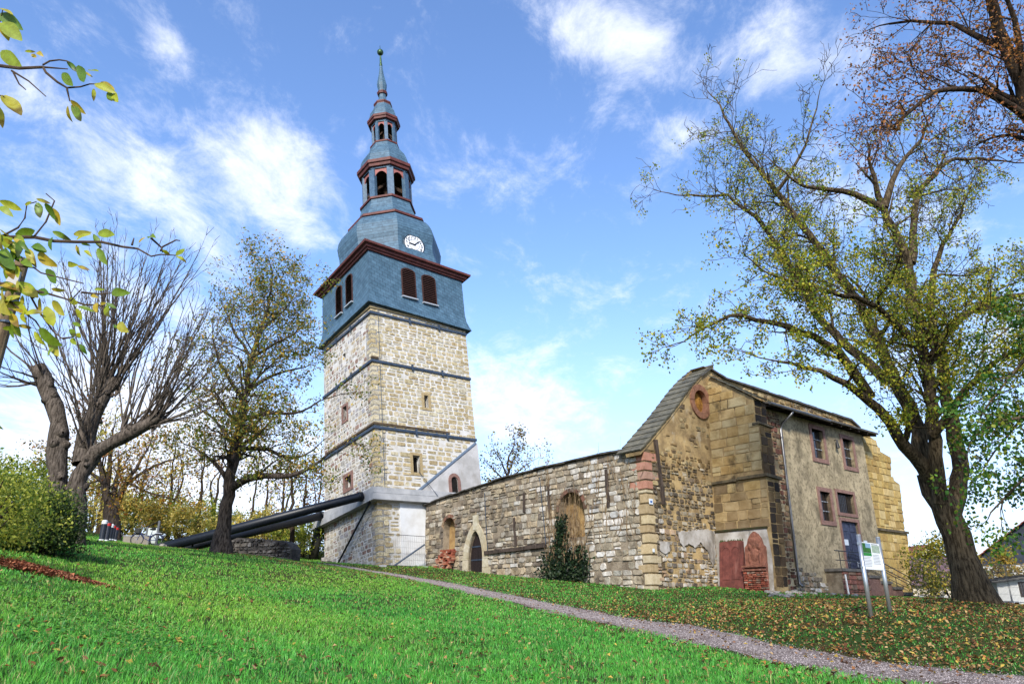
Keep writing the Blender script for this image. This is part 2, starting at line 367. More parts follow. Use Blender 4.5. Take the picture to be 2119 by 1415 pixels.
def put_stones(lst, parent, m, name='stone', limit=300):
    lst = sorted(lst, key=lambda s: -s['A']); r = MB()
    for i, s in enumerate(lst):
        if i < limit: MB().add(s['V'], s['F'], s['C']).build(name, m, parent)
        else: r.add(s['V'], s['F'], s['C'])
    if r.V: r.build(name+'s', m, parent, kind='stuff')
def palette(cols, k, v=.16):
    L_ = [lin(*c, k) for c in cols]
    def f(x, z, R):
        c = R.choice(L_); t = R.uniform(1-v, 1+v); h = R.uniform(-.03, .03); return (c[0]*t*(1+h), c[1]*t, c[2]*t*(1-h), 1)
    return f
def rect(x0, x1, z0, z1): return [(x0, z0), (x1, z0), (x1, z1), (x0, z1)]
def pxrect(pl, u0, v0, u1, v1, off=0):     # rectangle from two opposite image corners
    x0, z0 = pl.px(u0, v1, off); x1, z1 = pl.px(u1, v0, off); return min(x0, x1), max(x0, x1), min(z0, z1), max(z0, z1)
def arch(x0, x1, z0, zs, zt, n=8, pointed=False):
    cx_ = (x0+x1)/2; w = (x1-x0)/2; L_ = [(x0, z0), (x1, z0), (x1, zs)]
    for i in range(1, n):
        t = i/n
        if pointed:
            if t <= .5: a = t*2; L_.append((x1-w*(1-math.cos(a*math.pi/2*.999))**.9, zs+(zt-zs)*math.sin(a*math.pi/2)**1.0*(.78*(1)+.22*a)))
            else: a = (1-t)*2; L_.append((x0+w*(1-math.cos(a*math.pi/2*.999))**.9, zs+(zt-zs)*math.sin(a*math.pi/2)*(.78+.22*a)))
        else: L_.append((cx_+w*math.cos(math.pi*t), zs+(zt-zs)*math.sin(math.pi*t)))
    return L_+[(x0, zs)]
# ------------------------------------------------------------------ leaning tower
LE = np.array([-.114296, .0933028, 1.]); TZ = LE/np.linalg.norm(LE)
TX = D2-TZ*(D2@TZ); TX /= np.linalg.norm(TX); TY = np.cross(TZ, TX)
WR, WL = 11.1361*SC, 10*SC
PR = Pl(TN, TX, -TY, TZ); PF = Pl(TN, TY, -TX, TZ)                        # right face, left face
TB = TN+TX*WR/2+TY*WL/2
_pn = np.array([0, 0, ZC])-(TB+TZ*25); _pn[2] = 0; _pn = _pn-TZ*(_pn@TZ); _pn /= np.linalg.norm(_pn)
PA = Pl(TB, np.cross(TZ, _pn)*1., _pn, TZ)                                  # through the axis, facing the camera
if PA.ex[0] < 0: PA.ex = -PA.ex
hN = lambda v, u=763: PR.px(u, v)[1]
H_low, H_col0, H_col1 = hN(1040, 780), hN(1033, 777), hN(1011, 776)
H_b3, H_b2, H_b1 = hN(884, 778), hN(746, 770), hN(646, 765)
H_s0, H_s1 = hN(630, 763), hN(521, 760)
tower = thing('leaning_church_tower', 'tall leaning stone church tower with blue-grey slate belfry, clock and tiered spire', 'tower', TB)
m_mort = mat('pale_mortar', lin(230, 228, 224, .66), var=lin(212, 206, 194, .63), vscale=1.6, bump=.6, bscale=9, rough=.95, dirt=(lin(150, 140, 122, .6), (.6, .6, .25), .56, .5))
m_stone = mat('ashlar_stone', attr=True, var=(.62, .58, .52, 1), vscale=4.5, bump=.9, bscale=16, rough=.92, dirt=(lin(104, 88, 66, .5), (2.2, 2.2, 5.), .6, .4), dirt2=(lin(160, 140, 104, .5), (.3, .3, .16), .52, .32, .25))
palR = palette([(214, 200, 164), (202, 186, 146), (222, 210, 178), (208, 192, 154), (196, 178, 138), (212, 202, 176)], .69, .1)
palL = palette([(206, 200, 190), (190, 182, 170), (214, 206, 190), (184, 182, 186), (204, 188, 158), (184, 178, 170), (166, 138, 126)], .7, .1)
# openings
hr = [pxrect(PR, 878.5, 819, 885.5, 843), pxrect(PR, 855.5, 943, 868, 977)]
hl = [pxrect(PF, 709, 729, 715, 752), pxrect(PF, 710.5, 838, 718, 872), pxrect(PF, 714.5, 981, 727.5, 1013)]
outR = rect(0, WR, -1.2, H_s0+.05); outL = rect(0, WL, -1.2, H_s0+.05)
holesR = [rect(*h) for h in hr]; holesL = [rect(*h) for h in hl]
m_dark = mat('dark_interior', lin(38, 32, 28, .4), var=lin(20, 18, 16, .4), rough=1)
wall(PR, outR, holesR, 'wall', m_mort, tower, thick=.9, depth=.55)
wall(PF, outL, holesL, 'wall', m_mort, tower, thick=.9, depth=.55)
for (pl, hh) in ((PR, hr), (PF, hl)):
    for (x0, x1, z0, z1) in hh:
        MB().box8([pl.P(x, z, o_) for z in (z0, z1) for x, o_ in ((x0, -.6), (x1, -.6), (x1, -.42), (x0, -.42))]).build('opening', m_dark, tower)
b = MB()      # the two faces turned away
b.box8([PR.P(x, z, -o_) for z in (-1.2, H_s0) for x, o_ in ((WR-.7, .9), (WR, .9), (WR, WL), (WR-.7, WL))]); b.box8([PR.P(x, z, -o_) for z in (-1.2, H_s0) for x, o_ in ((.9, WL-.7), (WR-.7, WL-.7), (WR-.7, WL), (.9, WL))])
b.build('rear_wall', m_mort, tower)
xs_pl, hs_top = PR.px(826, 1045)[0], PR.px(983, 918)[1]
tri = [PR.px(983, 917), PR.px(863, 1024), (WR+.1, PR.px(863, 1024)[1]-.2), (WR+.1, PR.px(983, 917)[1])]
tri = [(min(tri[0][0], WR+.1), tri[0][1]), tri[1], (WR+.1, H_col1), (WR+.1, tri[0][1])]; tri[1] = (tri[1][0], H_col1)
low_pl = rect(xs_pl, WR+.05, -1.2, H_col0)
noR = holesR+[tri, low_pl, rect(-.5, WR+.5, H_col0-.02, H_col1)]
ss = []
for (pl, out, hs, pal, sd, W0) in ((PR, outR, noR, palR, 3, WR), (PF, outL, holesL+[rect(-.5, WL+.5, H_col0-.02, H_col1)], palL, 4, WL)):
    for (a, c) in ((-.6, H_col0), (H_col1, H_b3), (H_b3, H_b2), (H_b2, H_b1), (H_b1, H_s0)):
        hi = a >= H_b3-.01
        if pl is PR: ss += stones(pl, rect(.45, W0-.5, a, c), hs, (.28, .46), (.4, 1.0), .075 if hi else .125, .03, pal, skip=.01 if hi else .03, jit=.03, seed=sd+int(a*10))
        else: ss += stones(pl, rect(.42, W0-.1, a, c), hs, (.26, .44), (.3, .76), .075, .02, pal, skip=.05 if a < H_b2-1 else .16, jit=.035, seed=sd+int(a*10))
put_stones(ss, tower, m_stone)
# corner stones of the near edge and the right edge: blocks that turn the corner
R = random.Random(5)
def corner_blocks(pa, xa, pb, xb, sa, sb, z0, z1, hrange, pal, parent, m, skipz=(), pr=.035, la=(.35, .85), name='corner_stone'):
    z = z0
    i = 0
    while z < z1-.12:
        h = min(R.uniform(*hrange), z1-z); i += 1
        if not any(a < z+h/2 < c for a, c in skipz):
            wa, wb = (R.uniform(la[1]*.8, la[1]), R.uniform(la[0], la[0]*1.2)) if i % 2 else (R.uniform(la[0], la[0]*1.2), R.uniform(la[1]*.8, la[1])); g = .025
            zz = (z+g, z+h-g); L_ = []
            for zc, ins in ((zz[0], 0), (zz[0]+.03, pr), (zz[1]-.03, pr), (zz[1], 0)):
                q0 = pa.P(xa+sa*wa, zc, ins-.02); q1 = pa.P(xa-sa*(ins-.02), zc, ins-.02); q2 = pb.P(xb+sb*wb, zc, ins-.02)
                q3 = pa.P(xa+sa*wa, zc, -.2); q4 = pb.P(xb+sb*wb, zc, -.2)
                L_ += [q0, q1, q2, q4, q3]
            F_ = [(4, 3, 2, 1, 0), (15, 16, 17, 18, 19)]
            for k in range(3):
                for j in range(5): F_.append((k*5+j, k*5+(j+1) % 5, k*5+5+(j+1) % 5, k*5+5+j))
            MB().add(L_, F_, pal(0, 0, R)).build(name, m, parent)
        z += h
corner_blocks(PR, 0, PF, 0, 1, 1, -.6, H_s0-.05, (.34, .46), palR, tower, m_stone, skipz=((H_col0-.1, H_col1+.05),))
PB_ = Pl(TN+TX*WR, TY, TX, TZ); corner_blocks(PR, WR, PB_, 0, -1, 1, H_b3, H_s0-.05, (.34, .46), palR, tower, m_stone)
# red sandstone frames of the left-face windows
m_red = mat('red_sandstone', lin(164, 128, 116, .6), var=lin(140, 106, 96, .58), vscale=5, bump=.5, bscale=22, rough=.9, dirt=(lin(96, 80, 70, .5), (1.5, 1.5, 3), .58, .4))
def frame(pl, h, t, proud, m, parent, name='window_frame', sill=True):
    x0, x1, z0, z1 = h; b = MB()
    for (a, c, d, e) in ((x0-t, x0, z0, z1), (x1, x1+t, z0, z1), (x0-t, x1+t, z1, z1+t), (x0-t*1.1, x1+t*1.1, z0-t, z0)):
        b.box8([pl.P(x, z, o_) for z in (d, e) for x, o_ in ((a, -.25), (c, -.25), (c, proud), (a, proud))])
    return b.build(name, m, parent)
frame(PF, hl[1], .2, .06, m_red, tower); frame(PF, hl[2], .26, .07, m_red, tower)
m_ls = mat('light_stone_frame', lin(196, 176, 132, .62), var=lin(176, 152, 110, .6), vscale=6, bump=.5, bscale=20)
for h in hr: frame(PR, h, .22, .05, m_ls, tower)
# render on the nave side, with its metal edge and the small round-headed window
m_rend = mat('grey_white_render', lin(214, 212, 210, .62), var=lin(186, 184, 180, .6), vscale=.9, bump=.15, bscale=12, rough=.9, dirt=(lin(160, 154, 144, .6), (.7, .7, .35), .55, .5))
wu = PR.px(941, 1022); ww = .32; aw = arch(wu[0]-ww, wu[0]+ww, wu[1]+.1, wu[1]+1.0, wu[1]+1.35)
PRo = Pl(PR.P(0, 0, .08), TX, -TY, TZ)
wall(PRo, tri, [aw], 'roof_scar_render', m_rend, tower, thick=.1, depth=.075)
b = MB(); d_ = np.array(tri[1])-np.array(tri[0]); d_ /= np.linalg.norm(d_); nn = np.array([-d_[1], d_[0]])
if nn[0] > 0: nn = -nn
e0, e1 = np.array(tri[0]), np.array(tri[1]); b.box8([PR.P(*(p+nn*w), o_) for o_ in (.0, .16) for p, w in ((e0, -.05), (e1, -.05), (e1, .09), (e0, .09))]); b.build('metal_flashing', mat('grey_blue_metal', lin(150, 168, 186, .5), rough=.45, metal=.3), tower)
aw2 = arch(wu[0]-ww-.24, wu[0]+ww+.24, wu[1]-.1, wu[1]+1.0, wu[1]+1.62, n=10)
b = MB(); ai = arch(wu[0]-ww, wu[0]+ww, wu[1]-.1, wu[1]+1.0, wu[1]+1.35, n=10)
for i in range(1, len(ai)-1):
    MB().box8([PRo.P(*p, o_) for o_ in (-.04, .07) for p in (ai[i], aw2[i], aw2[i+1], ai[i+1])] if i < len(ai)-1 else []).build('arch_stone', m_red, tower)
MB().add([PRo.P(aw2[-1][0], aw2[-1][1], o_) for o_ in (-.04, .07)]+[PRo.P(aw2[0][0], aw2[0][1], o_) for o_ in (.07, -.04)]+[PRo.P(ai[-1][0], ai[-1][1], o_) for o_ in (-.04, .07)]+[PRo.P(ai[0][0], ai[0][1], o_) for o_ in (.07, -.04)], [(0, 1, 2, 3), (4, 5, 6, 7), (1, 5, 6, 2), (0, 4, 5, 1), (2, 6, 7, 3)]).build('arch_stone', m_red, tower)
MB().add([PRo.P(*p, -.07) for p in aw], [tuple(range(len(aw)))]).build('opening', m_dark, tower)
m_wht = mat('white_render', lin(232, 234, 236, .68), var=lin(214, 212, 208, .66), vscale=.8, bump=.1, bscale=10, rough=.9, dirt=(lin(200, 186, 160, .66), (.5, .5, .3), .58, .6))
wall(PRo, rect(xs_pl, WR+.1, -1.2, H_col0-.03), [], 'white_render_panel', m_wht, tower, thick=.1)
# iron bands with clamps
m_iron = mat('blue_grey_iron', lin(92, 108, 128, .5), var=lin(70, 84, 102, .5), vscale=3, rough=.55, metal=.3)
for hb in (H_b3, H_b2, H_b1):
    b = MB(); 
    b.box8([PR.P(x, z, o_) for z in (hb-.1, hb+.1) for x, o_ in ((-.12, .03), (WR+.05, .03), (WR+.05, .13), (-.13, .13))])
    b.box8([PF.P(x, z, o_) for z in (hb-.1, hb+.1) for x, o_ in ((-.03, .03), (WL+.05, .03), (WL+.05, .13), (-.03, .13))])
    bo = b.build('iron_band', m_iron, tower)
    for pl, w in ((PR, WR), (PF, WL)):
        for fx in (.38, .69):
            MB().box8([pl.P(w*fx+x, z, o_) for z in (hb-.24, hb+.24) for x, o_ in ((-.08, .1), (.08, .1), (.08, .2), (-.08, .2))]).build('clamp', m_iron, bo)
# weathered ledges above the bands
m_led = mat('dark_ledge', lin(120, 100, 74, .55), var=lin(84, 70, 54, .5), vscale=3, bump=.8, bscale=12)
for (pl, a, c, z) in ((PR, 0, WR*.72, H_b3+.32), (PF, 0, WL*.95, H_b3+.32), (PR, 0, .5, H_b2+.3), (PR, 0, WR, H_s0-.18), (PF, 0, WL, H_s0-.18)):
    MB().box8([pl.P(x, zz, o_) for zz in (z-.08, z+.08) for x, o_ in ((a-.08, -.1), (c, -.1), (c, .11), (a-.08, .11))]).build('ledge', m_led if z < H_s0-1 else m_ls, tower)
# lightning conductor down the right face
MB().tube([PR.P(.62, z, .09) for z in (H_col1, H_b3, H_b2, H_s0)], .018, 5).build('lightning_conductor', m_iron, tower)
# concrete collar
m_con = mat('concrete', lin(206, 206, 206, .6), var=lin(178, 180, 182, .58), vscale=1.2, bump=.2, bscale=14, rough=.9, dirt=(lin(120, 118, 112, .5), (1.4, 1.4, .5), .6, .5))
col = MB().box8([TN+TX*x+TY*y+TZ*z for z in (H_col0-.12, H_col1-.42) for x, y in ((-.62, -.55), (WR+.5, -.55), (WR+.5, WL+1.0), (-.62, WL+1.0))]).build('concrete_collar', m_con, tower)
MB().box8([TN+TX*x+TY*y+TZ*z for z in (H_col1-.38, H_col1+.02) for x, y in ((-.55, -.48), (WR+.4, -.48), (WR+.4, WL+.9), (-.55, WL+.9))]).build('upper_beam', m_con, col)
MB().box8([TN+TX*x+TY*y+TZ*z for z in (H_col1-.42, H_col1-.38) for x, y in ((-.45, -.4), (WR+.3, -.4), (WR+.3, WL+.8), (-.45, WL+.8))]).build('joint', m_dark, col)
# slate belfry
def shell(rings, name, m, parent, shear=0., close=True, smooth=False, voff=0.):
    me = bpy.data.meshes.new(name); k = len(rings[0]); o_ = wloc(parent)
    V = [tuple(np.asarray(p)-o_) for r in rings for p in r]; F_ = []; UVs = []
    hh = [0.]
    for i in range(len(rings)-1): hh.append(hh[-1]+np.linalg.norm((np.asarray(rings[i+1][0])+rings[i+1][1])/2-(np.asarray(rings[i][0])+rings[i][1])/2))
    for i in range(len(rings)-1):
        for j in range(k):
            j2 = (j+1) % k; F_.append((i*k+j, i*k+j2, (i+1)*k+j2, (i+1)*k+j))
            w0 = np.linalg.norm(np.asarray(rings[i][j])-rings[i][j2])/2; w1 = np.linalg.norm(np.asarray(rings[i+1][j])-rings[i+1][j2])/2; c = j*7.3
            for (x, h) in ((-w0, hh[i]), (w0, hh[i]), (w1, hh[i+1]), (-w1, hh[i+1])): UVs += [c+x, h+shear*x*(1 if j % 2 == 0 else -1)+voff]
    if close: F_ += [tuple(range((len(rings)-1)*k, len(rings)*k))]; UVs += [0., 0.]*k
    me.from_pydata(V, [], F_); uv = me.uv_layers.new(); uv.data.foreach_set('uv', UVs)
    me.materials.append(m); ob = bpy.data.objects.new(name, me); COL.objects.link(ob); ob.parent = parent
    return ob
m_slate = mat('blue_slate', lin(104, 142, 166, .48), var=lin(80, 116, 138, .48), vscale=1.5, rough=.6, spec=.4, slate=(.34, .5, 0), bump=.25, bscale=40)
m_slate2 = mat('blue_slate_courses', lin(104, 142, 166, .48), var=lin(78, 112, 134, .48), vscale=2.5, rough=.6, spec=.4, slate=(.3, 1.8, 0), bump=.2, bscale=40)
def sq(ov, h): return [TN+TX*x+TY*y+TZ*(h+.1-.046*x-.034*y) for x, y in ((-ov, -ov), (WR+ov, -ov), (WR+ov, WL+ov), (-ov, WL+ov))]
shell([sq(-.3, H_s0-.02), sq(.42, H_s0-.05), sq(.3, H_s0+.3), sq(.14, H_s0+.9), sq(.08, H_s0+1.6), sq(.08, H_s1+.02)], 'slate_belfry', m_slate, tower, shear=.22)
m_corn = mat('oxblood_wood', lin(128, 70, 60, .55), var=lin(104, 54, 46, .5), vscale=2, rough=.6, bump=.15)
shell([sq(.09, H_s1), sq(.25, H_s1+.02), sq(.28, H_s1+.15), sq(.42, H_s1+.18), sq(.45, H_s1+.35), sq(.68, H_s1+.4), sq(.72, H_s1+.58)], 'eaves_cornice', m_corn, tower)
# louvred windows
m_louv = mat('brown_louvre', lin(92, 58, 48, .5), var=lin(70, 42, 36, .5), vscale=4, rough=.7)
m_sill = mat('pale_sill', lin(190, 198, 206, .6), rough=.5)
for (pl, u0, v0, u1, v1) in ((PR, 830.5, 556, 860, 618), (PR, 873, 571, 902, 630), (PF, 708.5, 592, 696, 654), (PF, 730, 568, 716.5, 632)):
    x0, x1, z0, z1 = pxrect(pl, u0, v0, u1, v1, .08); x0, x1 = sorted((pl.px(u0, (v0+v1)/2, .08)[0], pl.px(u1, (v0+v1)/2, .08)[0])); xm_ = (x0+x1)/2; x0, x1 = xm_+(x0-xm_)*.86, xm_+(x1-xm_)*.86
    # rectangles on a receding face: use the mean height and the lower corner nearest the middle
    hgt = 2.75; zc = (z0+z1)/2; z0, z1 = zc-hgt/2, zc+hgt/2
    fr = arch(x0, x1, z0, z1-.28, z1, n=8); fo = arch(x0-.09, x1+.09, z0-.05, z1-.26, z1+.09, n=8); b = MB()
    for i in range(len(fr)):
        j = (i+1) % len(fr); b.box8([pl.P(*p, o_) for o_ in (.05, .16) for p in (fr[i], fr[j], fo[j], fo[i])])
    win = b.build('louvre_window', m_louv, tower)
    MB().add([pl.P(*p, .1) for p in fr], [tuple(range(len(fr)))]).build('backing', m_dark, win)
    ns = 15
    for i in range(ns):
        z = z0+(i+.5)*(z1-z0)/ns; e = max(0, z-(z1-.28))/.28; ins = (x1-x0)/2*(1-math.sqrt(max(0, 1-e*e)))
        MB().box8([pl.P(x, zz, o_) for zz, o1, o2 in ((z-.05, .13, .19), (z+.04, .1, .12)) for x, o_ in ((x0+ins, o1), (x1-ins, o1), (x1-ins, o2), (x0+ins, o2))]).build('slat', m_louv, win)
    MB().box8([pl.P(x, z, o_) for z in (z0-.16, z0-.06) for x, o_ in ((x0-.15, .05), (x1+.15, .05), (x1+.15, .3), (x0-.15, .3))]).build('sill', m_sill, win)
# tiered spire: octagonal rings from (centre v, half width px)
AN = [math.pi/8+k*math.pi/4 for k in range(8)]
def axv(v):   # height on the axis and metres per pixel at that height
    lo, hi = 15., 75.
    for _ in range(50):
        m = (lo+hi)/2
        if proj(TB+TZ*m)[1] > v: lo = m
        else: hi = m
    p = TB+TZ*lo; d = p[1]*cp+(p[2]-ZC)*sp; return lo, d/FPX
def oc(v, hw, h=None, d=0.):
    H, mp = axv(v); H = (h if h is not None else H)+d; r = hw*mp/.965
    return [TB+TX*r*math.cos(a)+TY*r*math.sin(a)+TZ*H for a in AN]
H_e = H_s1+.58
v_e = proj(TB+TZ*H_e)[1]
shell([sq(.72, H_e), oc(v_e-8, 88)], 'lower_roof', m_slate2, tower)
shell([oc(v_e, 108, H_e+.05), oc(568, 103), oc(556, 100), oc(545, 100), oc(535, 102), oc(525, 103), oc(512, 100), oc(501, 94), oc(493, 87), oc(488, 80)], 'bulbous_roof', m_slate2, tower)
def cornice(v, hw, th, inner):
    h, mp = axv(v); o = lambda w, d: oc(v, w, h, d)
    return shell([o(inner, -th*.6), o(hw*.93, -th*.55), o(hw*.95, -th*.2), o(hw, -th*.1), o(hw, th*.35), o(inner*.9, th*.6)], 'cornice', m_corn, tower)
cornice(485, 81, .5, 72)
shell([oc(482, 75), oc(470, 64), oc(458, 58), oc(444, 53.5), oc(438, 52.5)], 'flared_roof', m_slate2, tower)
cornice(438, 55.5, .45, 46)
m_post = mat('slate_post', lin(112, 146, 172, .42), var=lin(80, 112, 140, .42), vscale=4, rough=.45, spec=.6)
m_pink = mat('rose_paint', lin(190, 120, 112, .5), rough=.7)
m_brown = mat('brown_interior', lin(88, 66, 48, .5), var=lin(58, 44, 34, .5), vscale=3, rough=.9)
def lantern(v0, v1, hw, beam):
    h0, mp = axv(v0); h1, mp1 = axv(v1); r = hw*mp/.965; A = []
    for k in range(8):
        a = AN[k]; c = TB+TX*r*math.cos(a)+TY*r*math.sin(a)
        p = MB(); rd = (TX*math.cos(a)+TY*math.sin(a)); tn = (-TX*math.sin(a)+TY*math.cos(a)); w = r*.13
        p.box(c+TZ*(h0+h1)/2-rd*w*.6, rd*w*.6, tn*w, TZ*(h1-h0)/2); p.build('post', m_post, tower)
        # arched head between the posts
        a2 = AN[(k+1) % 8]; c2 = TB+TX*r*math.cos(a2)+TY*r*math.sin(a2); ex = c2-c; L0 = np.linalg.norm(ex); ex = ex/L0; n_ = np.cross(ex, TZ)
        hd = MB(); x0, x1 = w*.8, L0-w*.8; zt = h1; zs = h0+(h1-h0)*.66; n = 8
        for i in range(n):
            t0, t1 = i/n, (i+1)/n; f = lambda t: (x0+(x1-x0)*t, zs+(h1-h0)*.24*math.sin(math.pi*t)**.6)
            q0, q1 = f(t0), f(t1)
            hd.box8([c+ex*x+TZ*z-n_*o_ for o_ in (.04, .12) for x, z in (q0, q1, (q1[0], zt), (q0[0], zt))])
        hd.build('arch_head', m_pink, tower)
        MB().box8([c+ex*x+TZ*z-n_*o_ for o_ in (.02, .14) for x, z in ((x0, h0), (x1, h0), (x1, h0+(h1-h0)*.05), (x0, h0+(h1-h0)*.05))]).build('rail', m_pink, tower)
    MB().prism([TB+TX*r*.85*math.cos(a)+TY*r*.85*math.sin(a)+TZ*(h1-.05) for a in AN], TZ*-.15).build('ceiling', m_brown, tower)
    for k in range(4):
        a = AN[k]; d = TX*math.cos(a)+TY*math.sin(a); MB().tube([TB-d*r*.8+TZ*(h0+(h1-h0)*.35), TB+TZ*(h1-.2)], .12*beam, 5).build('strut', m_brown, tower); MB().tube([TB+d*r*.8+TZ*(h0+(h1-h0)*.35), TB+TZ*(h1-.2)], .12*beam, 5).build('strut', m_brown, tower)
    MB().tube([TB+TZ*(h0-.2), TB+TZ*h1], r*.14, 8).build('centre_post', m_brown, tower)
    return r
r1 = lantern(436, 376, 49, 1.6)
# bell
bh = axv(408)[0]; bp = [(.1, 1.1), (.35, 1.0), (.45, .6), (.6, .25), (.8, 0.)]; rings = [[TB+TX*(r_*math.cos(i*math.pi/8)+1.2)+TY*(r_*math.sin(i*math.pi/8)-.7)+TZ*(bh+z) for i in range(16)] for r_, z in bp]
shell(rings, 'bell', mat('bronze', lin(120, 96, 60, .5), rough=.4, metal=.7), tower)
shell([oc(377, 49.5), oc(369, 50)], 'slate_frieze', m_slate2, tower); cornice(367, 58, .75, 49)
shell([oc(362, 53), oc(353, 50.5), oc(345, 49), oc(337, 45), oc(327, 37.5), oc(319, 31.5), oc(312, 29.5)], 'upper_bulbous_roof', m_slate2, tower)
cornice(310, 29.6, .4, 25)
shell([oc(313, 28), oc(306, 27)], 'slate_base', m_slate2, tower)
lantern(308, 267, 25, .7)
shell([oc(268, 25.5), oc(262, 26)], 'slate_frieze', m_slate2, tower); cornice(259, 33, .6, 26)
shell([oc(254, 29.5), oc(247, 28), oc(240, 26), oc(232, 21), oc(226, 18), oc(221, 16)], 'small_bulbous_roof', m_slate2, tower)
cornice(221, 18.5, .42, 13)
shell([oc(217, 14), oc(211, 9.5), oc(205, 7.5), oc(197, 7.5)], 'neck', m_slate2, tower); cornice(195, 10.5, .35, 7)
shell([oc(192, 7), oc(184, 9), oc(176, 9.8), oc(168, 8), oc(155, 5), oc(146, 3.6), oc(137, 2.8)], 'spindle', m_slate, tower)
m_cop = mat('verdigris_copper', lin(96, 128, 84, .5), var=lin(60, 92, 60, .5), vscale=6, rough=.4, metal=.5)
fin = shell([oc(138, 3.2), oc(134, 3.0), oc(131, 2.2), oc(124, 2.0), oc(120, 1.6), oc(117, 1.6)], 'finial_rod', m_cop, tower)
hb, mp = axv(109); rb = 6.6*mp; V = []
rings = [[TB+TZ*(hb+rb*1.12*math.sin(t))+TX*rb*math.cos(t)*math.cos(a)+TY*rb*math.cos(t)*math.sin(a) for a in np.linspace(0, 2*math.pi, 16, endpoint=False)] for t in np.linspace(-1.5, 1.5, 11)]
ob = shell(rings, 'finial_ball', m_cop, tower); ob.data.polygons.foreach_set('use_smooth', [True]*len(ob.data.polygons))
MB().tube([TB+TZ*hb, TB+TZ*axv(95)[0]], [.06, .02], 6).build('finial_tip', m_cop, tower)
# clock
hc, mp = axv(512); rf = 97*mp/.965*math.cos(math.pi/8)
PC_ = Pl(TB-TY*(rf+.12), TX, -TY, TZ); cu, cz = PC_.px(857, 507); cr = 1.02
MB().box8([PC_.P(cu+x, cz+z, o_) for z in (-cr*1.2, cr*1.2) for x, o_ in ((-cr*1.15, -1.2), (cr*1.15, -1.2), (cr*1.15, -.03), (-cr*1.15, -.03))]).build('clock_housing', m_slate2, tower)
dial = MB().prism([PC_.P(cu+cr*math.cos(a), cz+cr*math.sin(a), -.03) for a in np.linspace(0, 2*math.pi, 40, endpoint=False)], -TY*.06).build('clock_dial', mat('white_enamel', lin(240, 242, 245, .8), rough=.4), tower)
m_blk = mat('black_paint', lin(30, 30, 34, .5), rough=.5)
def ring(r0, r1, o0, name):
    b = MB(); A_ = np.linspace(0, 2*math.pi, 41)
    for i in range(40): b.box8([PC_.P(cu+r*math.cos(a), cz+r*math.sin(a), o_) for o_ in (o0, o0+.02) for r, a in ((r0, A_[i]), (r1, A_[i]), (r1, A_[i+1]), (r0, A_[i+1]))])
    b.build(name, m_blk, dial)
ring(cr*.96, cr*1.02, .025, 'dial_rim'); ring(cr*.5, cr*.53, .025, 'dial_ring')
dg = None
for i in range(1, 13):
    cu_ = bpy.data.curves.new('numeral', 'FONT'); cu_.body = str(i); cu_.size = .42; cu_.align_x = 'CENTER'; cu_.align_y = 'CENTER'; cu_.offset = .012
    to = bpy.data.objects.new('numeral_text', cu_); COL.objects.link(to); bpy.context.view_layer.update()
    me = bpy.data.meshes.new_from_object(to.evaluated_get(bpy.context.evaluated_depsgraph_get())); COL.objects.unlink(to); bpy.data.objects.remove(to)
    a = math.pi/2-i*math.pi/6; c0 = (cu+cr*.76*math.cos(a), cz+cr*.76*math.sin(a)); o_ = wloc(tower)
    for v in me.vertices: p = PC_.P(c0[0]+v.co.x, c0[1]+v.co.y, .045)-o_; v.co = p
    me.name = 'numeral'; me.materials.append(m_blk); no = bpy.data.objects.new('numeral', me); COL.objects.link(no); no.parent = dial
for name, an, L0, w in (('hour_hand', math.pi*.98, .55, .05), ('minute_hand', math.radians(42), .78, .035)):
    d = np.array([math.cos(an), math.sin(an)]); e = np.array([-d[1], d[0]]); c0 = np.array([cu, cz])
    MB().prism([PC_.P(*(c0+d*a*cr+e*b_*cr), .06) for a, b_ in ((-.14, -w), (L0*.8, -w*1.3), (L0, 0), (L0*.8, w*1.3), (-.14, w))], -TY*.02).build(name, m_blk, dial)
# steel props
m_tube = mat('blue_black_steel', lin(34, 42, 54, .4), var=lin(24, 30, 40, .4), vscale=.8, rough=.42, spec=.35, bump=.05, bscale=3)
an_ = atY(318, 1136, 47.5); an_[2] = gz(an_[0], an_[1])-.25
t0 = PF.P(.9, (H_col0+H_col1)/2+.08, .62); t1 = PF.P(*PF.px(669, 1066, .4), .4)
pr = thing('steel_prop', 'upper long dark steel tube ending at the tower collar near its front corner', 'steel prop', G(an_), 'steel props of the tower')
MB().tube([an_+np.array([0, -.45, .0]), t0+(an_-t0)/np.linalg.norm(an_-t0)*.25, t0], .31, 20, cap=True).build('tube', m_tube, pr, smooth=False)
MB().tube([t0+(an_-t0)*.012, t0+(an_-t0)*.024], .35, 20).build('end_flange', m_tube, pr)
MB().tube([an_+(t0-an_)*.16, an_+(t0-an_)*.168], .37, 20).build('collar_ring', m_tube, pr)
pr2 = thing('steel_prop', 'lower long dark steel tube ending at the far left corner of the tower collar', 'steel prop', G(an_+np.array([.1, .75, 0])), 'steel props of the tower')
MB().tube([an_+np.array([.1, .6, -.1]), t1], .31, 20).build('tube', m_tube, pr2)
MB().tube([t1+(an_-t1)*.01, t1+(an_-t1)*.022], .35, 20).build('end_flange', m_tube, pr2)
for o in pr.children[:]+pr2.children[:]:
    o.data.polygons.foreach_set('use_smooth', [len(p.vertices) == 4 for p in o.data.polygons])
p0 = PF.P(WL+.3, H_col0-.1, .3); p1 = atY(646, 1161, p0[1]+.2); p1[2] = gz(p1[0], p1[1])-.3
m_tube2 = mat('olive_black_steel', lin(58, 58, 48, .45), rough=.5)
pr3 = thing('steel_prop', 'short steep olive-black steel tube standing at the far left foot of the tower', 'steel prop', p1, 'steel props of the tower'); MB().tube([p1, p0], .36, 18).build('tube', m_tube2, pr3, smooth=True)
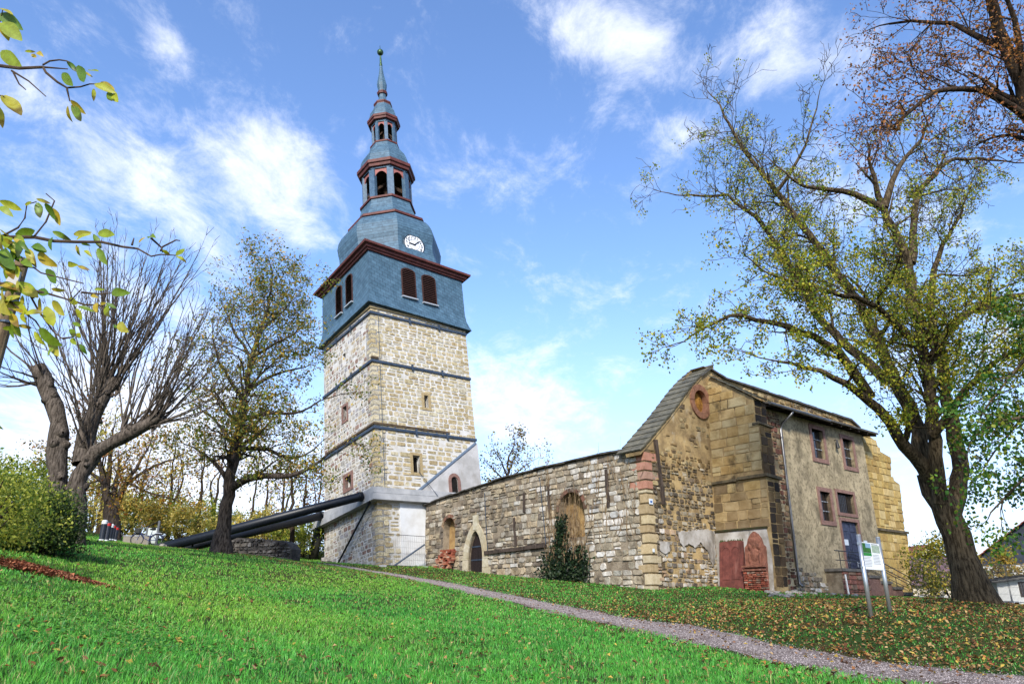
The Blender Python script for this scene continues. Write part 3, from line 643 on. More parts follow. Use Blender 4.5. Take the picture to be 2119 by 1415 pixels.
p0 = PF.P(.15, H_col0-.15, .5); gq = PF.px(697, 1166, .5); p1 = PF.P(gq[0], gq[1]-.2, .55)
tr = thing('tie_rod', 'thin black diagonal rod across the left face below the collar', 'rod', p1); MB().tube([p1, p0], .07, 8).build('rod', m_tube, tr); MB().tube([p0-(p0-p1)*.04, p0], .11, 8).build('rod_end', m_tube, tr)
MB().tube([PR.P(*PR.px(866, 977), .1), PR.P(*PR.px(897, 1030), .6)], .02, 5).build('cable', m_iron, tower)
# ------------------------------------------------------------------ ruined nave wall
S0 = PR.P(*PR.px(881, 1169)); NV = Pl(np.array([S0[0], S0[1], 0]), -D1, -D2)
nvp = lambda *L_: [NV.px(u, v) for u, v in L_]
topN = nvp((878, 1046), (915, 1033), (960, 1018), (1000, 1004), (1050, 988), (1100, 975), (1150, 963), (1200, 952), (1250, 941), (1300, 933), (1332, 927))
Lq = NV.px(1350, 1218)[0]                                     # length to the corner
topN[0] = (-.25, topN[0][1]); topN[-1] = (Lq, topN[-1][1])
botN = [(x, gz(*NV.P(x, 0)[:2])-.5) for x in np.linspace(Lq, -.25, 8)]
outN = [tuple(p) for p in topN]+botN; outN = outN[::-1]
nave = thing('ruined_nave_wall', 'long ruined rubble stone nave wall with pointed doorway and arched niches', 'wall', NV.P(Lq/2, gz(*NV.P(Lq/2, 0)[:2])))
n1 = pxrect(NV, 917, 1071, 943, 1133); n2 = pxrect(NV, 1158, 1017, 1208, 1106); dr = pxrect(NV, 969, 1097, 1001, 1186)
n1 = (n1[0], n1[1], NV.px(930, 1136)[1], NV.px(930, 1071)[1]); n2 = (n2[0], n2[1], NV.px(1183, 1112)[1], NV.px(1183, 1018)[1])
zd0 = gz(*NV.P((dr[0]+dr[1])/2, 0)[:2]); dr = (dr[0], dr[1], zd0-.02, NV.px(989, 1097)[1])
A1 = arch(n1[0], n1[1], n1[2], n1[3]-(n1[1]-n1[0])/2, n1[3]); A2 = arch(n2[0], n2[1], n2[2], n2[3]-(n2[1]-n2[0])/2, n2[3], n=10)
dw = dr[1]-dr[0]; A3 = arch(dr[0], dr[1], dr[2], dr[3]-dw*1.05, dr[3], n=12, pointed=True)
fw = .56; A3o = arch(dr[0]-fw, dr[1]+fw, dr[2]-.3, dr[3]-dw*1.05, dr[3]+.55, n=12, pointed=True)
m_rub = mat('rubble_mortar', lin(186, 170, 146, .55), var=lin(140, 124, 104, .5), vscale=1.1, bump=1., bscale=7, rough=1, dirt=(lin(70, 62, 54, .4), (.7, .7, .5), .52, .75), dirt2=(lin(212, 202, 182, .55), (.35, .35, .6), .6, .6))
m_rst = mat('rubble_stone', attr=True, var=(.55, .52, .48, 1), vscale=2.6, bump=1., bscale=9, rough=.95, dirt=(lin(60, 54, 47, .4), (1.1, 1.1, .8), .54, .65), dirt2=(lin(224, 216, 200, .6), (1.1, 1.1, 1.3), .57, .6))
wall(NV, outN, [A1, A2, A3], 'wall', m_rub, nave, thick=1.1, depth=[.55, .6, .8], back=[True, True, True])
pN = palette([(206, 196, 178), (182, 170, 150), (220, 212, 196), (160, 148, 128), (194, 180, 152), (140, 128, 114), (210, 192, 162)], .6, .2)
pNw = palette([(230, 224, 212), (216, 208, 190), (200, 186, 160), (238, 234, 226), (186, 174, 152)], .64, .18)
def colN(x, z, R):
    t = min(1, max(0, (x-.45*Lq)/(.4*Lq)+R.uniform(-.3, .3))); return pNw(x, z, R) if R.random() < t else pN(x, z, R)
R = random.Random(11)
A3k = [(x, z) for x, z in A3o]
outNs = [(min(x+(.05 if x < 1 else 0), Lq-.5), z-.1 if z > 5 else z+.15) for x, z in outN]
sn = stones(NV, outNs, [A1, A2, A3k], (.24, .46), (.32, .85), .04, .055, colN, skip=.06, jit=.05, seed=21)
put_stones(sn, nave, m_rst)
# portal of dressed stone
m_port = mat('portal_stone', attr=True, var=(.8, .77, .7, 1), vscale=5, bump=.4, bscale=18, rough=.9)
pPort = palette([(222, 212, 186), (212, 200, 172), (228, 220, 198), (205, 192, 162)], .6, .08)
nA = len(A3)
def voussoir(i, j, hi=None):
    p = [A3[i], A3o[i], A3o[j], A3[j]]; c = np.mean(p, 0); p = [tuple(c+(np.array(q)-c)*.985) for q in p]
    MB().box8([NV.P(*q, o_) for o_ in (-.75, .1) for q in p], pPort(0, 0, R)).build('portal_stone', m_port, nave)
for i in range(2, nA-1): voussoir(i, i+1)
for sgn, xi, xo in ((1, A3[1][0], A3o[1][0]), (-1, A3[0][0], A3o[0][0])):
    z = dr[2]-.25; zt = A3[2][1]; k = 0
    while z < zt-.05:
        h = min(R.uniform(.42, .62), zt-z); k += 1; ex = (.16 if k % 2 else 0)+(.12 if k == 1 else 0)
        a, b_ = sorted((xi, xo+sgn*ex)); MB().box8([NV.P(x, zz, o_) for zz in (z+.008, z+h-.008) for x, o_ in ((a, -.75), (b_, -.75), (b_, .1), (a, .1))], pPort(0, 0, R)).build('portal_stone', m_port, nave); z += h
ka = A3o[nA//2+1]; xk = (dr[0]+dr[1])/2; MB().box8([NV.P(x, z, o_) for z, w in ((dr[3]+.05, .2), (dr[3]+1.0, .28)) for x, o_ in ((xk-w, -.3), (xk+w, -.3), (xk+w, .13), (xk-w, .13))], pPort(0, 0, R)).build('keystone', m_port, nave)
m_door = mat('black_brown_wood', lin(58, 42, 40, .45), var=lin(38, 28, 28, .4), vscale=2, bump=.4, bscale=20, rough=.75, stretch=(6, 6, .4))
dleaf = MB().prism([NV.P(x, z, -.24) for x, z in A3], -NV.n*.08).build('door', m_door, nave)
npk = 6
for i in range(npk):
    x0 = dr[0]+dw*i/npk; x1 = dr[0]+dw*(i+1)/npk; zt = [max([p[1] for p in A3 if abs(p[0]-x) < dw*.12] or [dr[3]-.9]) for x in (x0+.02, x1-.02)]
    zt = [min(z, dr[3]) -.12 for z in zt]
    MB().box8([NV.P(x, z, o_) for x, z, o_ in ((x0+.012, dr[2], -.24), (x1-.012, dr[2], -.24), (x1-.012, dr[2], -.19), (x0+.012, dr[2], -.19), (x0+.012, zt[0], -.24), (x1-.012, zt[1], -.24), (x1-.012, zt[1], -.19), (x0+.012, zt[0], -.19))]).build('plank', m_door, dleaf)
for zf in (.3, .62): MB().box8([NV.P(x, z, o_) for z in (dr[2]+(dr[3]-dr[2])*zf-.04, dr[2]+(dr[3]-dr[2])*zf+.04) for x, o_ in ((dr[0]+.06, -.20), (dr[1]-.06, -.20), (dr[1]-.06, -.16), (dr[0]+.06, -.16))]).build('hinge_strap', m_iron, dleaf)
# arch stones round the niches, ochre back plaster
m_och = mat('ochre_plaster', lin(206, 170, 112, .55), var=lin(170, 132, 84, .5), vscale=2, bump=.5, bscale=9, rough=1, dirt=(lin(96, 76, 54, .4), (1.2, 1.2, .8), .56, .7))
pB = palette([(176, 128, 106), (190, 160, 128), (150, 120, 100)], .5)
for A_, d_ in ((A1, .54), (A2, .59)):
    MB().prism([NV.P(x, z, -d_) for x, z in A_], NV.n*.03).build('niche_plaster', m_och, nave)
    z0 = A_[0][1]; MB().box8([NV.P(x, z, o_) for z in (z0, A_[2][1]-.05) for x, o_ in ((A_[1][0]-.02, -d_), (A_[1][0]+.05, -d_), (A_[1][0]+.05, -.03), (A_[1][0]-.02, -.03))]).build('niche_jamb', m_och, nave)
    cxa = (A_[0][0]+A_[1][0])/2; cz_ = A_[2][1]; ra = (A_[1][0]-A_[0][0])/2
    for i in range(9):
        a0, a1 = math.pi*(i+.06)/9, math.pi*(i+.94)/9
        MB().box8([NV.P(cxa+(ra+rr)*math.cos(a), cz_+(ra+rr)*math.sin(a), o_) for o_ in (-.2, .07) for rr, a in ((0.01, a0), (.24, a0), (.24, a1), (0.01, a1))], pB(0, 0, R)).build('arch_stone', m_rst, nave)
# slate coping
m_cop2 = mat('grey_slate', lin(116, 112, 104, .5), var=lin(84, 80, 74, .45), vscale=2.4, bump=.5, bscale=12, rough=.75)
def ztop(x): return float(np.interp(x, [p[0] for p in topN], [p[1] for p in topN]))
x = -.45
while x < Lq-.15:
    w = R.uniform(.7, 1.15); x1 = min(x+w, Lq+.1); j = R.uniform(-.02, .03); t = R.uniform(.06, .1)
    MB().box8([NV.P(xx, ztop(xx)+dz+j, o_) for dz in (.0, t) for xx, o_ in ((x+.01, -1.25), (x1-.01, -1.25), (x1-.01, .22+j), (x+.01, .22))]).build('coping_slab', m_cop2, nave); x = x1
# timbers let into the wall
m_tim = mat('weathered_timber', lin(112, 96, 84, .5), var=lin(62, 52, 46, .45), vscale=3, bump=.7, bscale=14, rough=.95, stretch=(5, 5, .5))
def timber(pl, u0, v0, u1, v1, w, name='timber', parent=None, off=.07):
    a, b_ = pl.px(u0, v0), pl.px(u1, v1); d = np.array(b_)-np.array(a); L0 = np.linalg.norm(d); d /= L0; e = np.array([-d[1], d[0]])
    n = 5; rings = []
    for i in range(n+1):
        c = np.array(a)+d*L0*i/n+e*R.uniform(-.015, .015); ww = w*R.uniform(.85, 1.1)
        rings.append([pl.P(*(c+e*s*ww/2), o_) for s, o_ in ((-1, -.06), (1, -.06), (1, off), (-1, off*R.uniform(.8, 1.2)))])
    V = [p for r in rings for p in r]; F_ = [(0, 1, 2, 3), tuple(range(4*n, 4*n+4))]
    for i in range(n):
        for j in range(4): F_.append((i*4+j, i*4+(j+1) % 4, i*4+4+(j+1) % 4, i*4+4+j))
    return MB().add(V, F_).build(name, m_tim, parent)
for a in ((1086, 1020, 1086.5, 1060), (1136, 1002, 1140, 1073), (1065, 1071, 1069, 1130), (1255.5, 971, 1261, 1051)): timber(NV, *a, .2, parent=nave, off=.1)
timber(NV, 1006, 1144, 1132, 1128, .24, 'ledge_beam', nave, .2)
for (a, b_) in (((1005, 1020), (1012, 1143)), ((1119, 988), (1133, 1126))): MB().tube([NV.P(*NV.px(*a), .1), NV.P(*NV.px(*b_), .12)], .025, 5).build('iron_rod', m_iron, nave)
# opposite nave wall behind
OP = Pl(NV.O+D2*10.5, -D1, -D2); zt = OP.px(1018, 986)[1]
opp = thing('rear_nave_wall', 'brown far nave wall just showing behind the long ruined wall beside the tower', 'wall', OP.P(10, gz(*OP.P(10, 0)[:2])))
wall(OP, rect(-.1, 22, gz(*OP.P(10, 0)[:2])-1, zt), [], 'wall', mat('brown_rubble', lin(176, 140, 100, .5), var=lin(140, 108, 80, .45), vscale=2, bump=1, bscale=8), opp, thick=1)
put_stones(stones(OP, rect(-.1, 8, zt-2.2, zt-.05), [], (.25, .4), (.4, .9), .04, .05, palette([(186, 150, 110), (160, 124, 92), (196, 166, 128)], .5), seed=5), opp, m_rst, limit=60)

# ------------------------------------------------------------------ gable wall (across the end of the nave)
Q = NV.P(Lq, 0); GA = Pl(Q, D2, -D1)
slope_px = ((1333, 922), (1352, 899), (1386, 858), (1406, 831), (1426, 803), (1446, 780), (1466, 762))
sl_ = [GA.px(u, v) for u, v in slope_px]; Ix = GA.px(1481, 1095)[0]; zpk = sl_[-1][1]
xR = GA.px(1770, 874)[0]; zR = GA.px(1770, 874)[1]
topG = [(0, topN[-1][1])]+sl_+[(Ix+.3, zpk+.05), (Ix+2.2, GA.px(1560, 803)[1]), (xR, zR), (xR+.5, zR-.6)]
botG = [(x, gz(*GA.P(x, 0)[:2])-.6) for x in (xR+.5, Ix+4, Ix, Ix*.5, 0)]
outG = (topG+botG)[::-1]
gable = thing('stone_gable_wall', 'tall weathered yellow and grey gable wall with curved slate verge and round window', 'wall', GA.P(Ix/2, gz(*GA.P(Ix/2, 0)[:2])))
oc_ = GA.px(1448, 831); orad = .62
hol = [(oc_[0]+orad*math.cos(a), oc_[1]+orad*1.12*math.sin(a)) for a in np.linspace(0, 2*math.pi, 24, endpoint=False)]
m_gab = mat('gable_plaster', lin(212, 182, 128, .6), var=lin(166, 140, 100, .55), vscale=1.3, bump=1., bscale=5, rough=1, dirt=(lin(92, 76, 56, .42), (.55, .55, .45), .55, .75), dirt2=(lin(218, 204, 176, .6), (1.4, 1.4, 1.1), .55, .6))
wall(GA, outG, [hol], 'wall', m_gab, gable, thick=1.0, depth=.28)
zmid = GA.px(1420, 985)[1]; zlo = GA.px(1420, 1100)[1]
pG1 = palette([(140, 124, 104), (162, 146, 120), (116, 104, 88), (182, 164, 134), (196, 184, 160)], .55, .2)
pG2 = palette([(222, 214, 200), (192, 182, 164), (160, 148, 130), (234, 228, 218), (138, 126, 112), (200, 172, 142)], .6, .18)
pG3 = palette([(200, 172, 122), (176, 146, 98), (212, 190, 142), (150, 126, 92)], .5, .2)
def colG(x, z, R): return (pG2 if z+R.uniform(-.6, .6) < zlo else pG1 if z+R.uniform(-.9, .9) < zmid else pG3)(x, z, R)
sg = stones(GA, [(.5, botG[-1][1]+.3), (Ix, botG[2][1]+.3), (Ix, zmid+1.2), (.5, zmid+1.2)], [], (.16, .32), (.2, .5), .045, .05, colG, skip=.16, jit=.045, seed=31)
sg += stones(GA, [(x, z-.1) for x, z in topG[1:8]][::-1]+[(.6, zmid+1.2), (Ix, zmid+1.2)], [[(oc_[0]+(p[0]-oc_[0])*1.7, oc_[1]+(p[1]-oc_[1])*1.7) for p in hol]], (.2, .4), (.25, .7), .06, .03, colG, skip=.74, jit=.05, seed=32)
sg += stones(GA, [(Ix+1, zpk-2.4), (xR, zpk-2.6), (xR, zR-.12), (Ix+2.2, topG[9][1]-.12), (Ix+1, zpk-.2)], [], (.2, .34), (.3, .7), .04, .06, pG3, skip=.05, jit=.05, seed=33)
put_stones(sg, gable, m_rst)
# round window
b = MB(); m_ring = mat('rose_sandstone', lin(190, 138, 108, .55), var=lin(160, 112, 88, .5), vscale=4, bump=.4, bscale=20)
nr = 8
for i in range(nr):
    seg = np.linspace(2*math.pi*(i+.02)/nr, 2*math.pi*(i+.98)/nr, 4); bb = MB()
    for j in range(3): bb.box8([GA.P(oc_[0]+r_*math.cos(a), oc_[1]+1.12*r_*math.sin(a), o_) for o_ in (-.25, .1) for r_, a in ((orad*.98, seg[j]), (orad*1.5, seg[j]), (orad*1.5, seg[j+1]), (orad*.98, seg[j+1]))])
    bb.build('round_window_stone', m_ring, gable)
V = []; n = 14
for i in range(n+1):
    for j in range(n+1):
        x, z = -1+2*i/n, -1+2*j/n; d = max(abs(x), abs(z)); r_ = math.hypot(x, z) or 1; x, z = x/r_*d, z/r_*d
        V.append(GA.P(oc_[0]+orad*x, oc_[1]+orad*1.12*z, -.27+.16*(1-d*d)*(.6+.4*math.sin(7*x+3*z)*math.cos(6*z))))
MB().add(V, [(i*(n+1)+j, i*(n+1)+j+1, (i+1)*(n+1)+j+1, (i+1)*(n+1)+j) for i in range(n) for j in range(n)]).build('carved_infill', mat('gold_sandstone', lin(226, 166, 72, .55), var=lin(176, 118, 52, .5), vscale=6, bump=.9, bscale=14), gable, smooth=True)
# curved slate verge: courses following the slope
vp_ = [GA.px(u, v) for u, v in ((1322, 934),)+slope_px+((1474, 757),)]
vp_ = np.array(vp_); sL = np.r_[0, np.cumsum(np.hypot(*np.diff(vp_, axis=0).T))]; nC = 16
m_ver = mat('verge_slate', lin(142, 136, 116, .5), var=lin(104, 102, 88, .48), vscale=1.8, bump=.4, bscale=14, rough=.7, dirt=(lin(96, 92, 66, .4), (1, 1, 1), .55, .5))
for i in range(nC):
    s0, s1 = sL[-1]*i/nC, sL[-1]*(i+1.12)/nC; p = [np.array([np.interp(s, sL, vp_[:, 0]), np.interp(s, sL, vp_[:, 1])]) for s in (s0, min(s1, sL[-1]))]
    d = p[1]-p[0]; d /= np.linalg.norm(d); e = np.array([-d[1], d[0]])
    for q0, q1 in ((-1.55, -.62), (-.60, .14)):
        MB().box8([GA.P(*(pp+e*(t+dd)), o_) for t in (.0, .07) for pp, dd, o_ in ((p[0], .07, q1), (p[1], .02, q1), (p[1], .02, q0), (p[0], .07, q0))]).build('verge_slate', m_ver, gable)
b = MB()
for i in range(len(vp_)-1):
    b.box8([GA.P(vp_[k][0]+dx, vp_[k][1]+dz, o_) for dx, dz in ((.06, -.16), (0, .0)) for k, o_ in ((i, -.95), (i+1, -.95), (i+1, .05), (i, .05))])
b.build('verge_bedding', m_gab, gable)
xx = Ix-.2; zc = lambda x: float(np.interp(x, [p[0] for p in topG], [p[1] for p in topG]))
while xx < xR+.3:
    w = R.uniform(.6, 1.2); MB().box8([GA.P(x, zc(x)+dz, o_) for dz in (-.02, R.uniform(.07, .13)) for x, o_ in ((xx+.01, -1.1), (min(xx+w, xR+.5)-.01, -1.1), (min(xx+w, xR+.5)-.01, .18), (xx+.01, .18))]).build('coping_slab', m_cop2, gable); xx += w
# quoins on the corner
pq1 = palette([(206, 150, 128), (198, 158, 138)], .55, .08); pq2 = palette([(222, 200, 158), (208, 182, 140), (226, 210, 176)], .58, .1)
zq = topN[-1][1]-.15; z = gz(*Q[:2])-.3
R = random.Random(9)
corner_blocks(NV, Lq, GA, 0, -1, 1, z, zq-2.0, (.42, .6), pq2, gable, m_port, pr=.06, la=(.42, .8), name='quoin'); corner_blocks(NV, Lq, GA, 0, -1, 1, zq-2.0, zq, (.4, .55), pq1, gable, m_port, pr=.06, la=(.5, 1.1), name='quoin')
timber(GA, 1354, 910, 1371, 1044, .2, parent=gable, off=.16)
MB().box8([GA.P(x, z, o_) for z in (GA.px(1352, 1044)[1], GA.px(1352, 1033)[1]) for x, o_ in ((.08, .07), (.36, .07), (.36, .1), (.08, .1))]).build('small_sign', mat('sign_white', lin(228, 236, 244, .7), rough=.5), gable, label='small white plate with blue print on the quoins')
MB().box8([GA.P(x, z, o_) for z in (GA.px(1352, 1041)[1], GA.px(1352, 1037)[1]) for x, o_ in ((.14, .1), (.30, .1), (.30, .104), (.14, .104))]).build('sign_print', mat('sign_blue', lin(60, 110, 180, .6)), gable)
MB().box8([GA.P(x, z, o_) for z in (GA.px(1352, 1142)[1], GA.px(1352, 1135)[1]) for x, o_ in ((.1, .08), (.24, .08), (.24, .11), (.1, .11))]).build('small_sign', MATS['sign_white'], gable)
# ------------------------------------------------------------------ entrance building: side wall, corner buttress, rendered front
I_ = GA.P(Ix, 0); _ez = (UP+.06*D2)/math.hypot(1, .06); _nz = (-D2+.06*UP)/math.hypot(1, .06); SW = Pl(I_-D2*.06*6.5, -D1, _nz, _ez)                                   # side wall, parallel to the nave
sF = 1.9; FA = Pl(I_-D1*sF, D2, -D1)                                       # rendered front
gI = gz(*I_[:2])
annex = thing('entrance_building', 'plastered church entrance building with barred windows, blue double door and stone buttresses', 'building', FA.P(5, gz(*FA.P(5, 0)[:2])))
s_up, s_mid, s_lo = SW.px(1561, 850)[0], SW.px(1577, 950)[0], SW.px(1600, 1150)[0]
z_sh1, z_sh2 = SW.px(1577, 874)[1], SW.px(1590, 982)[1]; z_cap = SW.px(1566, 822)[1]; z_in = SW.px(1492, 774)[1]
gb = gI-.6; bt = 1.15
outS = [(0, gb), (s_lo, gb), (s_lo, z_sh2), (s_mid, z_sh2), (s_mid, z_sh1), (s_up, z_sh1), (s_up, z_cap), (.35, z_in), (0, z_in)]
m_side = mat('buttress_mortar', lin(206, 178, 126, .56), var=lin(170, 142, 100, .5), vscale=1.5, bump=.9, bscale=7, rough=1, dirt=(lin(52, 42, 34, .4), (.5, .5, .5), .52, .8))
wall(SW, outS, [], 'buttress_core', m_side, annex, thick=bt)
m_bst = mat('buttress_stone', attr=True, var=(.68, .62, .52, 1), vscale=1.6, bump=1., bscale=8, rough=.95, dirt=(lin(56, 46, 36, .4), (.6, .6, .5), .55, .8), dirt2=(lin(214, 190, 140, .55), (1.6, 1.6, 1.2), .62, .5))
pS = palette([(222, 194, 138), (214, 184, 126), (226, 202, 150), (206, 176, 118), (216, 194, 146)], .6, .05)
pSl = palette([(184, 160, 118), (166, 142, 104), (200, 174, 126), (150, 128, 96), (190, 168, 126)], .58, .08)
z_wh = SW.px(1540, 1095)[1]
def colS(x, z, R): return (pSl if z+R.uniform(-.5, .5) < z_sh2 else pS)(x, z, R)
ssd = stones(SW, [(.03, z_wh), (s_lo-.02, z_wh), (s_lo-.02, z_sh2-.15), (s_mid-.02, z_sh2), (s_mid-.02, z_sh1-.1), (s_up-.02, z_sh1), (s_up-.02, z_cap-.25), (.03, z_in-.3)], [rect(-.1, s_lo+.3, z_sh2-.15, z_sh2+.12)], (.42, .62), (.5, 1.1), .022, .028, colS, skip=0, jit=.02, seed=41, rnd=(.04, .14))
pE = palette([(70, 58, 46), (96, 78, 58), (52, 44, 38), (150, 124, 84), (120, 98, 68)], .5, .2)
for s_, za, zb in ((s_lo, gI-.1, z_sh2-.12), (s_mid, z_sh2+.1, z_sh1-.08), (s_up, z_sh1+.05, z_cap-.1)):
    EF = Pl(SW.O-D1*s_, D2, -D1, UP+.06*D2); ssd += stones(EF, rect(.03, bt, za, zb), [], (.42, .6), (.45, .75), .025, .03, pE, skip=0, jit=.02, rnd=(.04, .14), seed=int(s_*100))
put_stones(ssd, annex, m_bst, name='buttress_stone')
def slab(pl, x0, x1, z0, z1, o0, o1, name, m, parent, dz=0.):
    return MB().box8([pl.P(x, z+(dz if o_ == o1 else 0), o_) for z in (z0, z1) for x, o_ in ((x0, o0), (x1, o0), (x1, o1), (x0, o1))]).build(name, m, parent)
m_cap = mat('cap_stone', lin(132, 118, 90, .5), var=lin(92, 82, 64, .45), vscale=3, bump=.7, bscale=12)
x = 0
slab(SW, .0, s_lo*.48, z_sh2-.12, z_sh2+.02, -.05, .14, 'string_course', m_cap, annex); slab(SW, s_lo*.5, s_lo+.15, z_sh2-.08, z_sh2+.08, -bt-.12, .18, 'buttress_cap', m_cap, annex); slab(SW, s_up-.15, s_mid+.12, z_sh1-.06, z_sh1+.06, -bt-.1, .1, 'buttress_cap', m_cap, annex)
# sloped slate cap of the buttress, as courses
pa, pb = np.array([.3, z_in]), np.array([s_up+.22, z_cap-.04]); nn = 5; d = (pb-pa)/nn; e = np.array([-d[1], d[0]]); e = e/np.linalg.norm(e)*(1 if e[1] > 0 else 1)
if e[1] < 0: e = -e
for i in range(nn):
    a = pa+d*i; c = pa+d*(i+1.1)
    MB().box8([SW.P(*(q+e*(t+dd)), o_) for t in (.0, .06) for q, dd, o_ in ((a, .01, -bt-.1), (c, .06, -bt-.1), (c, .06, .2), (a, .01, .2))]).build('cap_slate', m_ver, annex)
# plaster patch with the gravestones below
m_ptch = mat('white_patch_plaster', lin(222, 216, 208, .58), var=lin(180, 170, 156, .5), vscale=1.2, bump=.5, bscale=8, rough=1, dirt=(lin(120, 112, 100, .45), (1.2, 1.2, .35), .5, .7))
wall(Pl(SW.P(0, 0, .05), -D1, _nz, _ez), [(.02, gI-.3), (s_lo-.1, gI-.3), (s_lo-.05, gI+1.3), (s_lo-.25, z_wh+.02), (.5, z_wh-.1), (.02, z_wh-.05)], [], 'plaster_patch', m_ptch, annex, thick=.08)
slab(SW, .0, s_lo*.95, z_wh-.04, z_wh+.06, 0, .12, 'mossy_ledge', mat('moss_brown', lin(84, 70, 40, .45), var=lin(60, 70, 32, .4), vscale=5, bump=.8), annex)
PG_ = Pl(SW.P(0, 0, .055), -D1, -D2)
def flake(pts, nm, m, pl, par):
    q = []
    for i in range(len(pts)):
        a, c = np.array(pts[i]), np.array(pts[(i+1) % len(pts)]); L0 = np.linalg.norm(c-a); k = max(1, int(L0/.12))
        q += [tuple(a+(c-a)*j/k+np.array([R.uniform(-.05, .05), R.uniform(-.05, .05)])) for j in range(k)]
    pts = q; MB().prism([pl.P(x, z, .0) for x, z in pts], pl.n*.03).build(nm, m, par)
flake([GA.px(u, v) for u, v in ((1402, 1100), (1440, 1096), (1476, 1098), (1479, 1150), (1472, 1172), (1464, 1140), (1446, 1122), (1436, 1132), (1422, 1124), (1412, 1132), (1404, 1118))], 'plaster_flake', m_ptch, Pl(GA.P(0, 0, .06), D2, -D1), annex)
flake([GA.px(u, v) for u, v in ((1362, 1122), (1382, 1120), (1384, 1140), (1372, 1146), (1364, 1138))], 'plaster_flake', m_ptch, Pl(GA.P(0, 0, .06), D2, -D1), annex)
# gravestones leaning on the side wall
def grave(u0, v0, u1, v1, name, label, m, top, tilt):
    x0, x1, z0, z1 = pxrect(SW, u0, v0, u1, v1, .3); z0 = gz(*SW.P((x0+x1)/2, 0, .35)[:2])-.08
    z1 = SW.px((u0+u1)/2, v0, .2)[1]
    t = thing(name, label, 'gravestone', SW.P((x0+x1)/2, z0, .3)); w = x1-x0; h = z1-z0; cxx = (x0+x1)/2
    tl = lambda z: .34-tilt*(z-z0)/h
    lp = [(x0, z0), (x1, z0), (x1, z0+h*top)]
    if top < .95: lp += [(cxx+w*a/2, z0+h*b_) for a, b_ in ((.98, top+.06), (.75, top+.1), (.6, top+.2), (.3, .96), (0, 1.), (-.3, .96), (-.6, top+.2), (-.75, top+.1), (-.98, top+.06))]
    else: lp += [(cxx+w*a/2, z0+h*b_) for a, b_ in ((.9, .985), (.4, 1), (-.5, .995), (-.92, .98))]
    lp += [(x0, z0+h*top)]
    front = [SW.P(x, z, tl(z)) for x, z in lp]; backp = [SW.P(x, z, tl(z)-.2) for x, z in lp]; n = len(lp)
    MB().add(front+backp, [tuple(range(n)), tuple(range(2*n-1, n-1, -1))]+[(i, (i+1) % n, n+(i+1) % n, n+i) for i in range(n)]).build('slab', m, t)
    return t, x0, x1, z0, z1, tl
m_rg = mat('dark_red_sandstone', lin(150, 86, 76, .52), var=lin(120, 66, 58, .48), vscale=3, bump=.4, bscale=18, rough=.85, dirt=(lin(186, 130, 116, .5), (2, 2, .5), .56, .6), dirt2=(lin(90, 56, 48, .45), (1.5, 1.5, 1), .55, .6))
m_rg2 = mat('orange_sandstone', lin(182, 122, 98, .55), var=lin(146, 92, 74, .5), vscale=5, bump=1., bscale=16, rough=.9, dirt=(lin(96, 70, 58, .45), (2, 2, 2), .55, .6), dirt2=(lin(214, 180, 160, .5), (3, 3, 2), .6, .5))
t, x0, x1, z0, z1, tl = grave(1490, 1118, 1533, 1212, 'red_gravestone', 'plain dark red upright gravestone slab topped with moss, leaning on the church', m_rg, .97, .2)
for sg_ in (-1, 1):       # two shallow arched panels
    cx_ = (x0+x1)/2+sg_*(x1-x0)*.2; w = (x1-x0)*.16; A_ = arch(cx_-w, cx_+w, z0+.5, z1-.55, z1-.3); b = MB()
    for i in range(len(A_)):
        j = (i+1) % len(A_); c = np.array([cx_, (z0+z1)/2]); q = [np.array(A_[i]), np.array(A_[j])]; q2 = [p+(c-p)/np.linalg.norm(c-p)*.04 for p in q]
        b.box8([SW.P(*p, tl(p[1])+o_) for o_ in (-.01, .03) for p in (q[0], q[1], q2[1], q2[0])])
    b.build('carved_panel', m_rg, t)
b = MB()
for i in range(160):
    x = R.uniform(x0, x1); o_ = R.uniform(-.2, 0.); p = SW.P(x, z1-.04, tl(z1)+o_); h = R.uniform(.06, .16); q = np.array([R.uniform(-.06, .06), R.uniform(-.06, .06), h]); b.add([p+np.array([-.02, 0, 0]), p+np.array([.02, 0, 0]), p+q], [(0, 1, 2)])
b.build('moss_tuft', mat('moss', lin(96, 110, 44, .45), var=lin(70, 84, 36, .4), vscale=10), t, fix=False)
t, x0, x1, z0, z1, tl = grave(1546, 1099, 1579, 1212, 'carved_gravestone', 'orange-red baroque gravestone with carved scrolled top beside the buttress', m_rg2, .68, .06)
cxx = (x0+x1)/2; w = x1-x0; h = z1-z0
b = MB()
for fx, fz, ra, rb in ((0, .82, .3, .12), (-.22, .74, .12, .07), (.22, .74, .12, .07), (0, .6, .26, .12), (-.25, .55, .08, .12), (.25, .55, .08, .12), (0, .92, .12, .05), (-.1, .67, .1, .05), (.14, .66, .1, .05)):
    A_ = np.linspace(0, 2*math.pi, 13)[:-1]; V = [SW.P(cxx+w*(fx+ra*math.cos(a)), z0+h*(fz+rb*math.sin(a)), tl(z0+h*fz)-.02) for a in A_]+[SW.P(cxx+w*(fx+ra*.7*math.cos(a)), z0+h*(fz+rb*.7*math.sin(a)), tl(z0+h*fz)+.05) for a in A_]+[SW.P(cxx+w*fx, z0+h*fz, tl(z0+h*fz)+.07)]
    b.add(V, [(i, (i+1) % 12, 12+(i+1) % 12, 12+i) for i in range(12)]+[(12+i, 12+(i+1) % 12, 24) for i in range(12)])
b.build('relief_carving', m_rg2, t, smooth=True)
for fz, pr_ in ((.40, .08), (.34, .05)): slab(Pl(SW.P(0, 0, tl(z0+h*fz)), -D1, -D2), x0-.06, x1+.06, z0+h*fz, z0+h*fz+.09, -.15, pr_, 'moulding', m_rg2, t)
